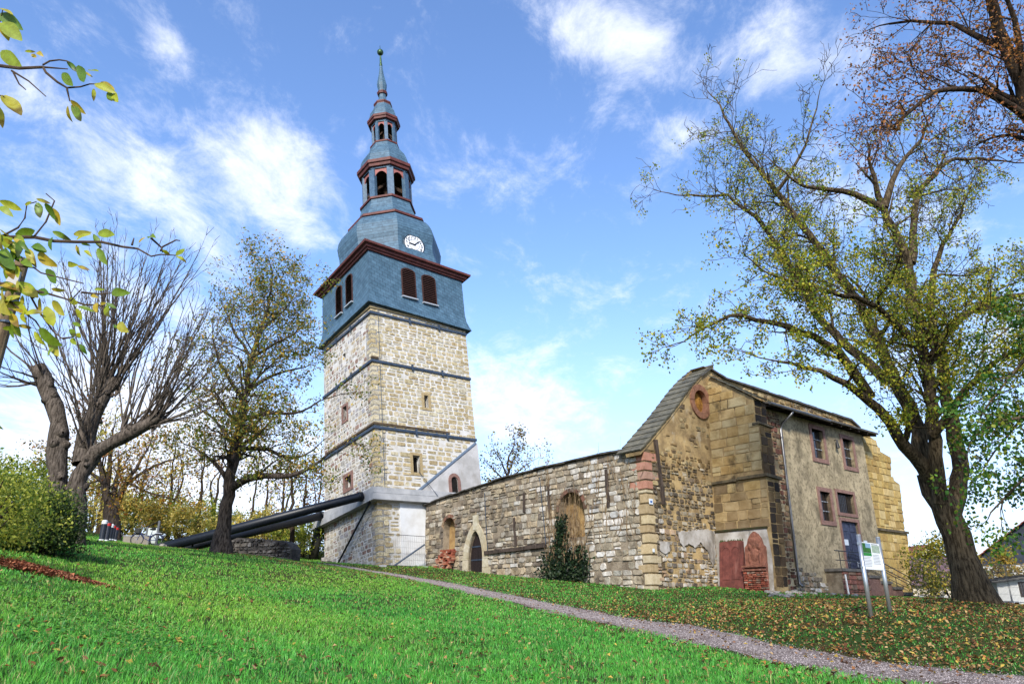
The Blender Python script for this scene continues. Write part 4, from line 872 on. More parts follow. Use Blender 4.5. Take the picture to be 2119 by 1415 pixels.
pBr = palette([(190, 104, 80), (172, 90, 70), (204, 130, 104), (180, 150, 130)], .55)
bb = stones(Pl(SW.P(0, 0, tl(z0)+.0), -D1, -D2), rect(x0-.04, x1+.2, z0+.05, z0+h*.33), [], (.085, .1), (.2, .3), .02, .03, pBr, seed=8); put_stones(bb, t, m_rst, 'brick', limit=80)

# rendered front with windows and door
xe = FA.px(1820, 1120)[0]; z_ev = FA.px(1700, 866, .75)[1]; gF = gz(*FA.P(6, 0)[:2])
w1 = pxrect(FA, 1682, 893, 1705, 945); w2 = pxrect(FA, 1745, 913, 1766, 962); w3 = pxrect(FA, 1698, 1020, 1719, 1074); tw = pxrect(FA, 1740, 1023, 1770, 1062); dd = pxrect(FA, 1746, 1081, 1779, 1178)
def pw(u0, u1, vt, vb, off=0):
    um = (u0+u1)/2; return (FA.px(u0, (vt+vb)/2)[0], FA.px(u1, (vt+vb)/2)[0], FA.px(um, vb)[1], FA.px(um, vt)[1])
w1 = pw(1682, 1704.5, 890, 948); w2 = pw(1746, 1766, 910, 965); w3 = pw(1699, 1720, 1018, 1077); tw = pw(1740, 1769, 1022, 1062); dd = pw(1747, 1781, 1080, 1178)
tw = (dd[0], dd[1], tw[2], tw[3])
holF = [rect(*h) for h in (w1, w2, w3, tw, dd)]
m_fr = mat('stained_render', lin(210, 192, 156, .62), var=lin(176, 160, 128, .58), vscale=.9, bump=.9, bscale=11, rough=1, vdet=7, dirt=(lin(104, 94, 74, .45), (.6, .6, .5), .48, .65, .2), dirt2=(lin(112, 100, 78, .46), (5.5, 5.5, 5.), .47, .6, .16))
fl = xe
outF = [(.95, gF-.8), (fl, gF-.8), (fl, z_ev), (.95, z_ev)]
wall(FA, outF, holF, 'front_wall', m_fr, annex, thick=.6, depth=.3, back=[False]*5)
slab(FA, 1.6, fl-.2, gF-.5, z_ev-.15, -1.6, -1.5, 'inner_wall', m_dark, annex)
m_glass = mat('dark_glass', lin(40, 40, 44, .4), rough=.12, spec=.8)
m_bar = mat('window_bar', lin(60, 50, 44, .4), rough=.7)
for k, h in enumerate((w1, w2, w3, tw)):
    fr = frame(FA, h, .26 if k < 3 else .2, .06, m_red, annex, name='window')
    slab(FA, h[0], h[1], h[2], h[3], -.26, -.24, 'pane', m_glass, fr)
    nb = 3 if k < 3 else 9
    for i in range(nb):
        xb = h[0]+(h[1]-h[0])*(i+1)/(nb+1); MB().tube([FA.P(xb, h[2], -.1), FA.P(xb, h[3], -.1)], .014 if k < 3 else .022, 5).build('bar', m_bar, fr)
    for fz in ((.35, .68) if k < 3 else ()): slab(FA, h[0], h[1], h[2]+(h[3]-h[2])*fz-.02, h[2]+(h[3]-h[2])*fz+.02, -.22, -.17, 'glazing_bar', m_sill, fr)
m_ddr = mat('blue_grey_door', lin(84, 92, 120, .5), var=lin(62, 68, 92, .45), vscale=4, rough=.6, bump=.2)
frame(FA, dd, .2, .06, m_red, annex, name='door_frame')
xm = (dd[0]+dd[1])/2; dh = dd[3]-dd[2]
for a, c in ((dd[0], xm-.008), (xm+.008, dd[1])):
    lf = slab(FA, a, c, dd[2], dd[3], -.2, -.13, 'door_leaf', m_ddr, annex); w = c-a
    for z0_, z1_ in ((.04, .2), (.24, .5), (.54, .76), (.8, .96)):
        slab(FA, a+w*.16, c-w*.16, dd[2]+dh*z0_, dd[2]+dh*z1_, -.14, -.1, 'door_panel', m_ddr, lf)
    slab(FA, a+w*.46, a+w*.54, dd[2]+dh*.06, dd[2]+dh*.18, -.11, -.09, 'cross_motif', m_sill, lf); slab(FA, a+w*.32, a+w*.68, dd[2]+dh*.135, dd[2]+dh*.15, -.11, -.088, 'cross_motif', m_sill, lf)
    if a == dd[0]: slab(FA, a+w*.25, a+w*.75, dd[2]+dh*.5, dd[2]+dh*.62, -.12, -.085, 'paper_notice', MATS['sign_white'], lf)
MB().tube([FA.P(xm-.08, dd[2]+dh*.42, -.13), FA.P(xm-.08, dd[2]+dh*.42, -.05), FA.P(xm-.22, dd[2]+dh*.42, -.05)], .015, 6).build('door_handle', m_iron, annex)
slab(FA, dd[1]+.45, dd[1]+.85, dd[2]+1.1, dd[2]+1.85, .01, .05, 'notice_board', MATS['sign_white'], annex)
lx = FA.px(1727, 920); MB().tube([FA.P(lx[0], lx[1]+.3, .02), FA.P(lx[0], lx[1]+.3, .18), FA.P(lx[0], lx[1]-.25, .2)], [.03, .06, .13], 8).build('wall_lamp', m_blk, annex)
# exposed rubble at the foot and at the left edge
er = [(FA.px(1640, 1140)[0], gF-.3), (FA.px(1737, 1225)[0], gF-.3), (FA.px(1735, 1212)[0], FA.px(1735, 1212)[1]), (FA.px(1712, 1208)[0], FA.px(1712, 1208)[1]), (FA.px(1690, 1188)[0], FA.px(1690, 1188)[1]), (FA.px(1662, 1178)[0], FA.px(1662, 1178)[1]), (FA.px(1640, 1172)[0], FA.px(1640, 1172)[1])]
put_stones(stones(FA, er, [], (.24, .42), (.3, .65), .04, .06, pG2, seed=51), annex, m_rst, 'foot_stone')
put_stones(stones(FA, [(1.0, gF), (FA.px(1640, 1150)[0], gF), (FA.px(1618, 900)[0]-.1, z_ev-.1), (1.0, z_ev-.1)], [], (.22, .4), (.25, .5), .05, .05, palette([(150, 100, 84), (176, 140, 110), (120, 96, 78), (198, 170, 130)], .5), skip=.15, seed=52), annex, m_rst, 'edge_stone')
# eaves: pent roof with gutter and downpipe
m_gut = mat('zinc', lin(150, 150, 152, .5), var=lin(120, 120, 122, .5), vscale=2, rough=.35, metal=.6)
xg = FA.px(1592, 835, .75)[0]
MB().box8([FA.P(x, z+dz, o_) for dz in (0, .12) for x, z, o_ in ((xg, z_ev+.5, -1.85), (fl+.9, z_ev+.5, -1.85), (fl+.9, z_ev+.02, .75), (xg, z_ev+.02, .75))]).build('pent_roof', m_cop2, annex)
for i in range(12):
    xx = xg+.2+(fl+.5-xg)*i/11; MB().box8([FA.P(x, z, o_) for dz in (-.14, -.005) for x, z, o_ in ((xx-.06, z_ev+.28+dz, -.6), (xx+.06, z_ev+.28+dz, -.6), (xx+.06, z_ev+dz+.02, .65), (xx-.06, z_ev+dz+.02, .65))]).build('rafter', m_tim, annex)
MB().tube([FA.P(xg-.05, z_ev+.02, .82), FA.P(fl*.62, z_ev-.03, .82)], .09, 8).build('gutter', m_gut, annex)
px_ = lambda u, v, o_: FA.P(*FA.px(u, v, o_), o_)
MB().tube([px_(1642, 846, .8), px_(1638, 857, .75), px_(1618, 876, .14), px_(1616, 890, .12), px_(1636, 1060, .12), px_(1652, 1195, .12), px_(1655, 1207, .16), px_(1661, 1213, .35)], .075, 10).build('downpipe', m_gut, annex, smooth=True)
for v in (905, 1010, 1110, 1180): q = px_(1616+(v-890)*.1175, v, .12); MB().tube([q-UP*.03, q+UP*.03], .1, 10).build('pipe_clip', m_gut, annex)
# right-hand buttress
BR = Pl(FA.P(fl, 0, -.45), D2, -D1)
bpx = [BR.px(u, v) for u, v in ((1791, 896), (1811, 911), (1822, 934), (1843, 946), (1844, 989), (1862, 1002), (1872, 1101), (1878, 1106), (1884, 1200))]
outB = [(-.3, gF-2.5), (bpx[-1][0]+.1, gF-2.5)]+bpx[::-1]+[(-.3, bpx[0][1])]
m_by = mat('yellow_sandstone', lin(214, 184, 116, .55), var=lin(176, 146, 88, .5), vscale=2, bump=.7, bscale=9)
wall(BR, outB, [], 'far_buttress_core', m_by, annex, thick=1.1)
pY = palette([(222, 192, 122), (206, 176, 106), (230, 204, 144), (196, 164, 100)], .56, .1)
m_yst = mat('yellow_block', attr=True, var=(.78, .74, .66, 1), vscale=4, bump=.7, bscale=14, rough=.95, dirt=(lin(120, 96, 60, .45), (1, 1, 1.2), .6, .5))
put_stones(stones(BR, [(max(.0, x), z+(.3 if z < gF else 0)) for x, z in outB], [], (.4, .62), (.5, 1.0), .028, .035, pY, rnd=(.04, .15), jit=.02, seed=61), annex, m_yst, 'far_buttress_stone')
q = bpx[6]; slab(BR, 0.05, q[0]+.35, q[1]-.1, q[1]+.06, -1.2, .16, 'buttress_cap', m_cap, annex)
b0, b1 = bpx[3], bpx[4]

# ------------------------------------------------------------------ steps and railings
ST = Pl(FA.P(0, 0, 1.05), D2, -D1)                                           # near face of the steps
zl = dd[2]-.04; xs0 = ST.px(1742, 1180)[0]; xs1 = ST.px(1797, 1182)[0]; gS = gz(*ST.P(xs1, 0)[:2])
steps = thing('entrance_steps', 'stone steps with red sandstone landing leading up to the church door', 'steps', ST.P(xs1, gS))
xe_ = ST.px(1968, 1238)[0]; ns = 8; ge = gz(*ST.P(xe_, 0)[:2]); rise = (zl-ge)/ns; run = (xe_-xs1)/ns
m_step = mat('grey_step_stone', lin(150, 146, 140, .5), var=lin(116, 110, 104, .48), vscale=3, bump=.5, bscale=14)
slab(ST, xs0+.05, xs1, gS-.6, zl-.17, -1.03, -.06, 'landing_core', m_rub, steps)
slab(ST, xs0-.06, xs1+.05, zl-.16, zl, -1.03, .08, 'landing_slab', m_step, steps)
pr_ = palette([(190, 132, 116), (176, 118, 102), (198, 148, 128), (160, 110, 98), (180, 150, 130)], .55, .12)
put_stones(stones(ST, rect(xs0, xs1, gS-.25, zl-.17), [], (.24, .34), (.5, 1.0), .02, .03, pr_, seed=71, jit=.015), steps, m_rst, 'landing_stone')
for i in range(ns):
    x0, x1 = xs1+run*i, xs1+run*(i+1)+.06; zt = zl-rise*(i+1); slab(ST, x0, x1, zt-.16, zt, -1.02, .04, 'step', m_step, steps)
    slab(ST, x0, x1-.06, min(ge, gS)-.5, zt-.165, -1.02, -.03, 'step_base', m_red if i < 3 else m_step, steps)
m_rail = mat('dark_rail', lin(70, 72, 78, .5), rough=.4, metal=.5)
rl = thing('step_handrail', 'dark metal two-bar handrail on the near side of the entrance steps', 'handrail', ST.P(xe_-.4, ge)); o_ = -.06
pt = lambda x, z: ST.P(x, z, o_)
MB().tube([pt(xs0-.4, zl+.98), pt(xs1, zl+.98), pt(xe_-.9, ge+1.05), pt(xe_-.55, ge+.8), pt(xe_-.42, ge-.1)], .03, 8).build('top_rail', m_rail, rl)
MB().tube([pt(xs0-.4, zl+.45), pt(xs1, zl+.45), pt(xe_-.55, ge+.5)], .025, 8).build('lower_rail', m_rail, rl)
for x, z in ((xs0+.1, zl-.02), (xs1, zl-.02), ((xs1+xe_)/2, (zl+ge)/2-.1)): MB().tube([pt(x, z), pt(x, z+1.0)], .025, 8).build('post', m_rail, rl)
rl2 = thing('step_handrail', 'dark metal handrail on the far side of the entrance steps by the yellow buttress', 'handrail', ST.P(xe_, ge, -.98)); o_ = -.98
MB().tube([pt(xs1-.2, zl+.98), pt(xs1+.4, zl+.98), pt(xe_+1.2, ge+.9)], .03, 8).build('top_rail', m_rail, rl2); MB().tube([pt(xs1-.2, zl+.5), pt(xs1+.4, zl+.5), pt(xe_+1.2, ge+.4)], .022, 8).build('lower_rail', m_rail, rl2)
for x, z in ((xs1-.2, zl-.02), ((xs1+xe_)/2, (zl+ge)/2), (xe_+1.2, gz(*pt(xe_+1.2, 0)[:2])-.1)): MB().tube([pt(x, z), pt(x, z+1.0)], .025, 8).build('post', m_rail, rl2)
p = ST.P(xs0-.25, 0, .35); p[2] = gz(p[0], p[1]); wp = thing('white_marker_post', 'thin white tube standing at the left end of the steps', 'post', p)
MB().tube([p-UP*.2, p+np.array([-.05, 0, 1.15])], .05, 10).build('tube', mat('white_plastic', lin(235, 235, 235, .75), rough=.4), wp); MB().tube([p+np.array([-.05, 0, 1.15]), p+np.array([-.05, 0, 1.2])], .055, 10).build('cap', MATS['white_plastic'], wp)

# ------------------------------------------------------------------ information board
bA, bB = atY(1803, 1278, 19.4), atY(1842, 1266, 20.2); bA[2] = gz(*bA[:2]); bB[2] = gz(*bB[:2])
sg_ = thing('information_board', 'white information panel with green picture on two silver posts in front of the steps', 'sign', (bA+bB)/2)
m_al = mat('brushed_aluminium', lin(205, 208, 210, .7), rough=.3, metal=.8)
hA = atY(1783.5, 1107, 19.4)[2]; hB = atY(1821, 1112, 20.2)[2]
for p, h in ((bA, hA), (bB, hB)):
    po = MB().tube([p-UP*.3, np.array([p[0], p[1], h])], .055, 14).build('post', m_al, sg_, smooth=True); MB().tube([np.array([p[0], p[1], h]), np.array([p[0], p[1], h+.02])], .057, 14).build('post_cap', m_al, po)
e = bB-bA; e[2] = 0; Lb = np.linalg.norm(e); e /= Lb; nb_ = np.cross(e, UP); nb_ = nb_ if nb_[1] < 0 else -nb_
BP = Pl(np.array([bA[0], bA[1], 0]), e, nb_); zt = BP.px(1800, 1123)[1]; zb = BP.px(1805, 1178)[1]
pan = slab(BP, .05, Lb-.05, zb, zt, -.02, .02, 'panel', mat('panel_white', lin(240, 243, 245, .78), rough=.35), sg_)
m_gr = mat('print_green', lin(70, 140, 60, .6), var=lin(40, 90, 40, .5), vscale=9); m_gr2 = mat('print_bright_green', lin(50, 150, 70, .6)); m_ph = mat('print_sky', lin(150, 190, 220, .6)); m_tx = mat('print_grey', lin(150, 155, 160, .6)); m_mp = mat('print_map', lin(200, 214, 200, .6), var=lin(160, 186, 160, .6), vscale=14)
W0 = Lb-.1; hh = zt-zb
def pr2_(x0, x1, z0, z1, m, nm, o_=.022): slab(BP, .05+W0*x0, .05+W0*x1, zb+hh*z0, zb+hh*z1, o_-.001, o_+.002, nm, m, pan)
pr2_(.02, .48, .62, .97, m_gr, 'printed_photo'); pr2_(.2, .48, .8, .97, m_ph, 'printed_photo', .025); pr2_(.02, .48, .5, .61, m_gr2, 'printed_bar'); pr2_(.54, .97, .64, .92, m_mp, 'printed_map'); pr2_(.54, .9, .94, .965, m_tx, 'printed_line')
for i in range(7): pr2_(.05, R.uniform(.38, .46), .45-i*.055, .462-i*.055, m_tx, 'printed_line'); pr2_(.54, R.uniform(.86, .95), .55-i*.055, .562-i*.055, m_tx, 'printed_line')
for zf in (.06, .94):
    for x in (.0, Lb): slab(BP, x-.06, x+.06, zb+hh*zf-.03, zb+hh*zf+.03, -.04, .03, 'bracket', m_al, sg_)
# ------------------------------------------------------------------ trees
def tubes_np(polys, sides):
    """polys: list of (pts list, radii list); grouped by length and swept at once"""
    Vs = []; Fs = []; base = 0; by = {}
    for p, r in polys: by.setdefault(len(p), []).append((p, r))
    for k, L_ in by.items():
        P = np.array([p for p, _ in L_], float); Rr = np.array([r for _, r in L_], float)
        T = np.gradient(P, axis=1); T /= np.linalg.norm(T, axis=2, keepdims=True)+1e-9
        ref = np.where(np.abs(T[:, :1, 2:]) > .9, np.array([1., 0, 0]), np.array([0, 0, 1.])); A = np.cross(T, np.broadcast_to(ref, T.shape)); A /= np.linalg.norm(A, axis=2, keepdims=True)+1e-9; B = np.cross(T, A)
        an = np.arange(sides)*2*math.pi/sides
        V = P[:, :, None]+Rr[:, :, None, None]*(A[:, :, None]*np.cos(an)[:, None]+B[:, :, None]*np.sin(an)[:, None])
        n = len(L_); Vs.append(V.reshape(-1, 3))
        i = np.arange(n)[:, None, None]*k*sides+np.arange(k-1)[None, :, None]*sides; j = np.arange(sides)[None, None]; j2 = (j+1) % sides
        Fs.append(base+np.stack([i+j, i+j2, i+sides+j2, i+sides+j], -1).reshape(-1, 4)); base += n*k*sides
    return np.concatenate(Vs), np.concatenate(Fs)
def nrm3(v):
    l = math.sqrt(v[0]**2+v[1]**2+v[2]**2) or 1; return (v[0]/l, v[1]/l, v[2]/l)
class Tree:
    def __init__(s, seed, **kw):
        s.R = random.Random(seed); s.big = []; s.small = []; s.tips = []; s.lf = kw.pop('lf', lambda p: 1.)
        s.o = dict(wig=.22, up=.05, ang=(.5, 1.0), ratio=(.4, .68), step=.45, den=1.6, minL=.5, maxlvl=3, rk=.55, r_min=.008, tipr=.006); s.o.update(kw)
    def limb(s, pts, r0, r1, den=None, L0=(1.5, 4.), start=.25, lvl=1, tip=True):
        """a traced limb, resampled with a slight wobble; side branches spring from it"""
        R = s.R; P = [np.asarray(p, float) for p in pts]; seg = [np.linalg.norm(P[i+1]-P[i]) for i in range(len(P)-1)]; T = sum(seg)
        n = max(6, int(T/.5)); cum = np.r_[0, np.cumsum(seg)]; arr = np.array(P); out = []
        tt = np.linspace(0, T, n)
        xyz = np.stack([np.interp(tt, cum, arr[:, k]) for k in range(3)], 1); kk = np.array([.25, .5, .25])
        for _ in range(2): xyz[1:-1] = xyz[:-2]*.25+xyz[1:-1]*.5+xyz[2:]*.25
        xyz[1:-1] += np.array([[R.gauss(0, 1) for _ in range(3)] for _ in range(n-2)])*min(.05, r0*.2)
        rr = r0+(r1-r0)*(tt/T)**.85
        s.big.append(([tuple(p) for p in xyz], list(rr)))
        d_ = den if den is not None else s.o['den']; m = int(T*(1-start)*d_)
        for _ in range(m):
            t = start+(1-start)*R.random()**.9; i = min(n-2, int(t*(n-1))); p = tuple(xyz[i]); dr = nrm3(tuple(xyz[i+1]-xyz[i]))
            s.branch(p, s.turn(dr), R.uniform(*L0)*(1-.35*t), max(.02, rr[i]*R.uniform(.25, .5)), lvl)
        if tip: s.branch(tuple(xyz[-1]), nrm3(tuple(xyz[-1]-xyz[-2])), R.uniform(*L0)*.8, r1, lvl)
        return s
    def turn(s, d):
        R = s.R; a = R.uniform(*s.o['ang']); q = nrm3((R.gauss(0, 1), R.gauss(0, 1), R.gauss(0, 1)+.15)); k = q[0]*d[0]+q[1]*d[1]+q[2]*d[2]
        q = nrm3((q[0]-k*d[0], q[1]-k*d[1], q[2]-k*d[2])); c, s_ = math.cos(a), math.sin(a)
        return (d[0]*c+q[0]*s_, d[1]*c+q[1]*s_, d[2]*c+q[2]*s_)
    def branch(s, p, d, L, r, lvl):
        o = s.o; R = s.R; n = max(3, min(9, int(L/o['step'])+1)); st = L/n; pts = [p]; rs = [r]; r1 = max(o['tipr'], r*.3); w = o['wig']
        kids = []
        for i in range(n):
            d = nrm3((d[0]+R.gauss(0, w), d[1]+R.gauss(0, w), d[2]+R.gauss(0, w)+o['up'])); p = (p[0]+d[0]*st, p[1]+d[1]*st, p[2]+d[2]*st)
            pts.append(p); rs.append(r+(r1-r)*(i+1)/n); kids.append((p, d, rs[-1]))
        (s.big if r > .05 else s.small).append((pts, rs))
        if lvl >= o['maxlvl'] or L < o['minL']:
            if R.random() < s.lf(pts[-1]): s.tips += [(q, d) for q in pts[1:]]
            return
        m = max(2, int(L*o['den']*R.uniform(.8, 1.3)))
        for _ in range(m):
            i = min(n-1, int(R.uniform(.15, 1)*n)); q, dd_, rr = kids[i]
            s.branch(q, s.turn(dd_), L*R.uniform(*o['ratio']), max(o['r_min'], rr*o['rk']), lvl+1)
    def leaves(s, per, size, cols, spread=.15, droop=0., aspect=.6):
        R = s.R; T = s.tips
        if not T: return None
        P = np.repeat(np.array([t[0] for t in T]), per, 0); n = len(P); g = np.random.default_rng(R.randint(0, 9999))
        P = P+g.normal(0, spread, (n, 3)); P[:, 2] -= droop*g.random(n)
        A = g.normal(0, 1, (n, 3)); A[:, 2] -= .6; A /= np.linalg.norm(A, axis=1)[:, None]; B = np.cross(A, g.normal(0, 1, (n, 3))); B /= np.linalg.norm(B, axis=1)[:, None]
        sz = size*g.uniform(.6, 1.35, (n, 1)); C_ = np.cross(A, B)
        V = np.stack([P, P+A*sz*.5+B*sz*aspect/2+C_*sz*.08, P+A*sz, P+A*sz*.5-B*sz*aspect/2+C_*sz*.08], 1).reshape(-1, 3)
        c = np.array(cols)[g.integers(0, len(cols), n)]*g.uniform(.9, 1.5, (n, 1)); c[:, 3] = 1
        i = np.arange(n)[:, None]*4
        return V, [np.c_[i, i+1, i+2], np.c_[i, i+2, i+3]], np.repeat(c, 4, 0)
    def build(s, name, label, cat, base, m_bark, group=None, leaves=None, m_leaf=None, trunk=None, extra=None):
        t = thing(name, label, cat, base, group)
        V, F_ = tubes_np(s.big, 9); np_obj('trunk', V, [F_], m_bark, t, smooth=True)
        if s.small: V, F_ = tubes_np(s.small, 3); np_obj('twigs', V, [F_], m_bark, t, kind='stuff')
        if leaves:
            l = s.leaves(**leaves)
            if l: np_obj('crown', l[0], l[1], m_leaf, t, col=l[2])
        return t
def bark(name, a, b_, sc=5): return mat(name, lin(*a, .55), var=lin(*b_, .4), vscale=sc, bump=1., bscale=9, rough=1, spec=.1, stretch=(3, 3, .5))
m_leaf = mat('leaf', attr=True, rough=.55, spec=.35, transl=.45)
bk1 = bark('linden_bark', (128, 112, 88), (62, 52, 38)); bk2 = bark('chestnut_bark', (112, 100, 90), (56, 48, 42)); bk3 = bark('grey_bark', (132, 120, 108), (70, 62, 54)); bk4 = bark('thin_bark', (90, 76, 62), (60, 48, 38))
yg = [lin(196, 196, 52, .62), lin(168, 180, 48, .6), lin(208, 190, 60, .62), lin(132, 156, 44, .55), lin(110, 140, 40, .5), lin(180, 168, 50, .6)]
def pk(Y, *L_): return [atY(u, v, Y+dy) for u, v, dy in L_]
# --- large linden on the right
YL = 26.
def lf_l(p):
    u, v = proj(p); return 0.10+.16*min(1, max(0, (v-230)/160.))+.36*min(1, max(0, (v-430)/170.))*(1 if v > 560 or u > 1650 else .7)
lt = Tree(101, den=2.9, maxlvl=4, minL=.32, r_min=.011, tipr=.008, up=.02, ang=(.45, 1.05), lf=lf_l, wig=.2)
lb = atY(2022, 1246, YL); lb[2] = gz(*lb[:2])-.25
def Lm(L_, r0, r1, **k): lt.limb(pk(YL, *L_), r0, r1, **k)
lt.limb([lb, *pk(YL, (2010, 1222, 0), (1986, 1130, 0), (1950, 1050, 0), (1922, 980, .1))], .6, .42, den=0, tip=False)
s_ = lt.big[-1]
for i in range(len(s_[1])): s_[1][i] = .52+(.42-.52)*i/(len(s_[1])-1)+.3*max(0, 1-i/3.)**2
Lm(((1925, 990, -.1), (1904, 960, -.4), (1864, 903, -1), (1833, 859, -1.5), (1785, 815, -2), (1710, 772, -2.6), (1640, 745, -3), (1610, 748, -3.1)), .29, .04, den=1.3, L0=(1.2, 2.6))
Lm(((1930, 1005, .1), (1915, 947, .2), (1892, 859, .5), (1842, 784, 1.), (1815, 697, 1.2), (1760, 599, 1.4), (1684, 504, 1.6), (1607, 397, 1.6), (1546, 320, 1.5), (1508, 255, 1.4)), .32, .06, L0=(1.5, 3.2))
Lm(((1945, 1040, -.2), (1938, 960, -.6), (1932, 885, -1.), (1918, 771, -1.3), (1892, 656, -1.5), (1886, 561, -1.5), (1851, 473, -1.6), (1826, 424, -1.7)), .26, .13, L0=(1.5, 3.2))
Lm(((1826, 430, -1.7), (1752, 389, -2.2), (1664, 395, -2.7), (1640, 372, -3)), .15, .05, L0=(1.2, 2.6))
Lm(((1830, 430, -1.7), (1855, 343, -1.7), (1909, 286, -1.6)), .15, .05, L0=(1.2, 2.6))
Lm(((1886, 545, -1.5), (1897, 397, -.6), (1966, 324, 0), (2065, 332, .5)), .16, .05, L0=(1.2, 2.6))
Lm(((1965, 1075, .25), (1990, 1010, .5), (1977, 903, .9), (1956, 793, 1.2), (1938, 719, 1.3)), .33, .22, den=.6, L0=(1.2, 2.4))
Lm(((1938, 722, 1.3), (1964, 679, 1.3), (2010, 640, 1.2), (2060, 612, 1.), (2130, 612, .5), (2190, 590, 0)), .2, .06, L0=(1.4, 3))
Lm(((1938, 722, 1.3), (1922, 640, 2.), (1935, 540, 2.5), (1990, 440, 3.)), .2, .06, L0=(1.4, 3))
Lm(((1842, 790, 1.), (1775, 735, 1.8), (1719, 690, 2.4), (1645, 572, 2.8), (1603, 503, 3), (1569, 450, 3.2), (1508, 404, 3.3), (1432, 404, 3.4)), .22, .05, L0=(1.4, 3))
Lm(((1800, 820, -1.), (1745, 723, -2), (1631, 679, -2.8), (1523, 640, -3.3), (1462, 680, -3.5), (1430, 695, -3.6)), .2, .03, den=3.6, L0=(.8, 2.0))
Lm(((1607, 397, 1.6), (1640, 360, 1), (1680, 270, .6), (1690, 225, .4)), .09, .03, L0=(1, 2.2))
Lm(((1930, 900, -1), (2000, 800, -2.5), (2060, 740, -3.2), (2130, 720, -3.5)), .17, .05, L0=(1.4, 3))
Lm(((1886, 700, -1.4), (1800, 620, -3), (1700, 600, -4), (1600, 570, -4.5)), .14, .04, L0=(1.4, 2.8))
lt.build('linden_tree', 'large spreading linden with several trunks and yellow-green leaves right of the church', 'tree', lb, bk1, leaves=dict(per=9, size=.092, cols=yg, spread=.13, droop=.15, aspect=.8), m_leaf=m_leaf)
# --- coppery tree reaching in at the upper right
cu_ = Tree(103, den=3.8, maxlvl=4, minL=.3, up=-.03, ang=(.4, 1.0), wig=.18, step=.35)
YCu = 15.; cb_ = np.array([16.2, 16.0, 0]); cb_[2] = gz(*cb_[:2])-.2
cu_.limb([cb_, cb_+np.array([.1, -.2, 4]), cb_+np.array([-.2, -.5, 8]), *pk(YCu, (2180, 330, 0), (2119, 205, -.2), (2085, 110, -.4), (2045, 0, -.6), (2000, -120, -.8))], .42, .1, den=.9, start=.55, L0=(1.2, 2.6))
cu_.limb(pk(YCu, (2130, 250, -.2), (2046, 183, -.8), (1958, 179, -1.3), (1905, 206, -1.6), (1850, 260, -1.8)), .1, .03, L0=(.9, 2))
cu_.limb(pk(YCu, (2080, 100, -.4), (1990, 60, .4), (1905, 30, .8), (1840, 50, 1.)), .1, .03, L0=(.9, 2))
cu_.limb(pk(YCu, (2180, 330, 0), (2110, 270, .6), (2060, 265, .9), (2020, 300, 1.1)), .08, .02, L0=(.8, 1.6))
cu_.limb(pk(YCu, (2119, 200, -.2), (2110, 60, -1), (2060, -60, -1.5)), .12, .03, L0=(1., 2))
cu_.build('copper_leaved_tree', 'tree with fine twigs and small coppery leaves reaching in at the upper right corner', 'tree', cb_, bk4, leaves=dict(per=3, size=.075, cols=[lin(206, 134, 66, .62), lin(140, 84, 48, .5), lin(190, 130, 60, .55), lin(150, 110, 60, .5)], spread=.1), m_leaf=m_leaf)
# --- green maple at the right edge
gt = Tree(107, den=3.0, maxlvl=4, minL=.3, up=-.08, ang=(.4, 1.0), wig=.2, step=.35); YG = 20.; gb_ = np.array([20.2, 20.5, 0]); gb_[2] = gz(*gb_[:2])-.2
gt.limb([gb_, gb_+np.array([-.1, 0, 3]), gb_+np.array([0, .1, 7.5]), gb_+np.array([.3, 0, 11])], .3, .1, den=1.2, start=.3, L0=(1.2, 2.6))
for L_ in (((2210, 640, 0), (2140, 720, -.5), (2080, 790, -.8), (2030, 860, -1)), ((2230, 760, 0), (2150, 830, .3), (2080, 900, .6), (2035, 970, .8)), ((2230, 900, 0), (2150, 960, -.3), (2090, 1020, -.5), (2050, 1060, -.6)), ((2200, 600, 0), (2130, 640, .5), (2060, 700, .8)), ((2230, 820, 0), (2160, 860, -.9), (2090, 860, -1.4), (2020, 900, -1.8))):
    gt.limb(pk(YG, *L_), .07, .02, den=2.2, L0=(.7, 1.5), start=.1)
gt.build('green_maple_tree', 'dense green maple foliage hanging in from the right edge behind the linden', 'tree', gb_, bk1, leaves=dict(per=8, size=.105, cols=[lin(76, 130, 44, .5), lin(58, 108, 40, .48), lin(104, 148, 48, .52), lin(150, 160, 50, .55)], spread=.16, droop=.1, aspect=.85), m_leaf=m_leaf)
# --- chestnut in front of the props
YC = 38.; cgr = [lin(150, 158, 56, .58), lin(120, 140, 50, .55), lin(176, 156, 58, .58), lin(190, 146, 54, .58), lin(104, 122, 48, .5), lin(200, 170, 70, .6), lin(136, 150, 54, .55)]
ch = Tree(111, den=2.0, maxlvl=4, minL=.4, up=.03, ang=(.5, 1.1), wig=.22, lf=lambda p: .68)
c0 = atY(457, 1144, YC); c0[2] = gz(*c0[:2])-.3
ch.limb([c0, *pk(YC, (465, 1069, 0), (474, 1001, 0), (485, 942, 0), (493, 891, 0), (506, 823, 0), (516, 772, 0), (523, 730, 0), (540, 687, 0), (556, 636, 0), (562, 600, 0))], .40, .06, den=4.2, start=.3, L0=(2.2, 5.))
s_ = ch.big[-1] if len(ch.big[-1][0]) > 12 else max(ch.big, key=lambda q: len(q[0]))
for i in range(4): s_[1][i] += .28*(1-i/4.)**2
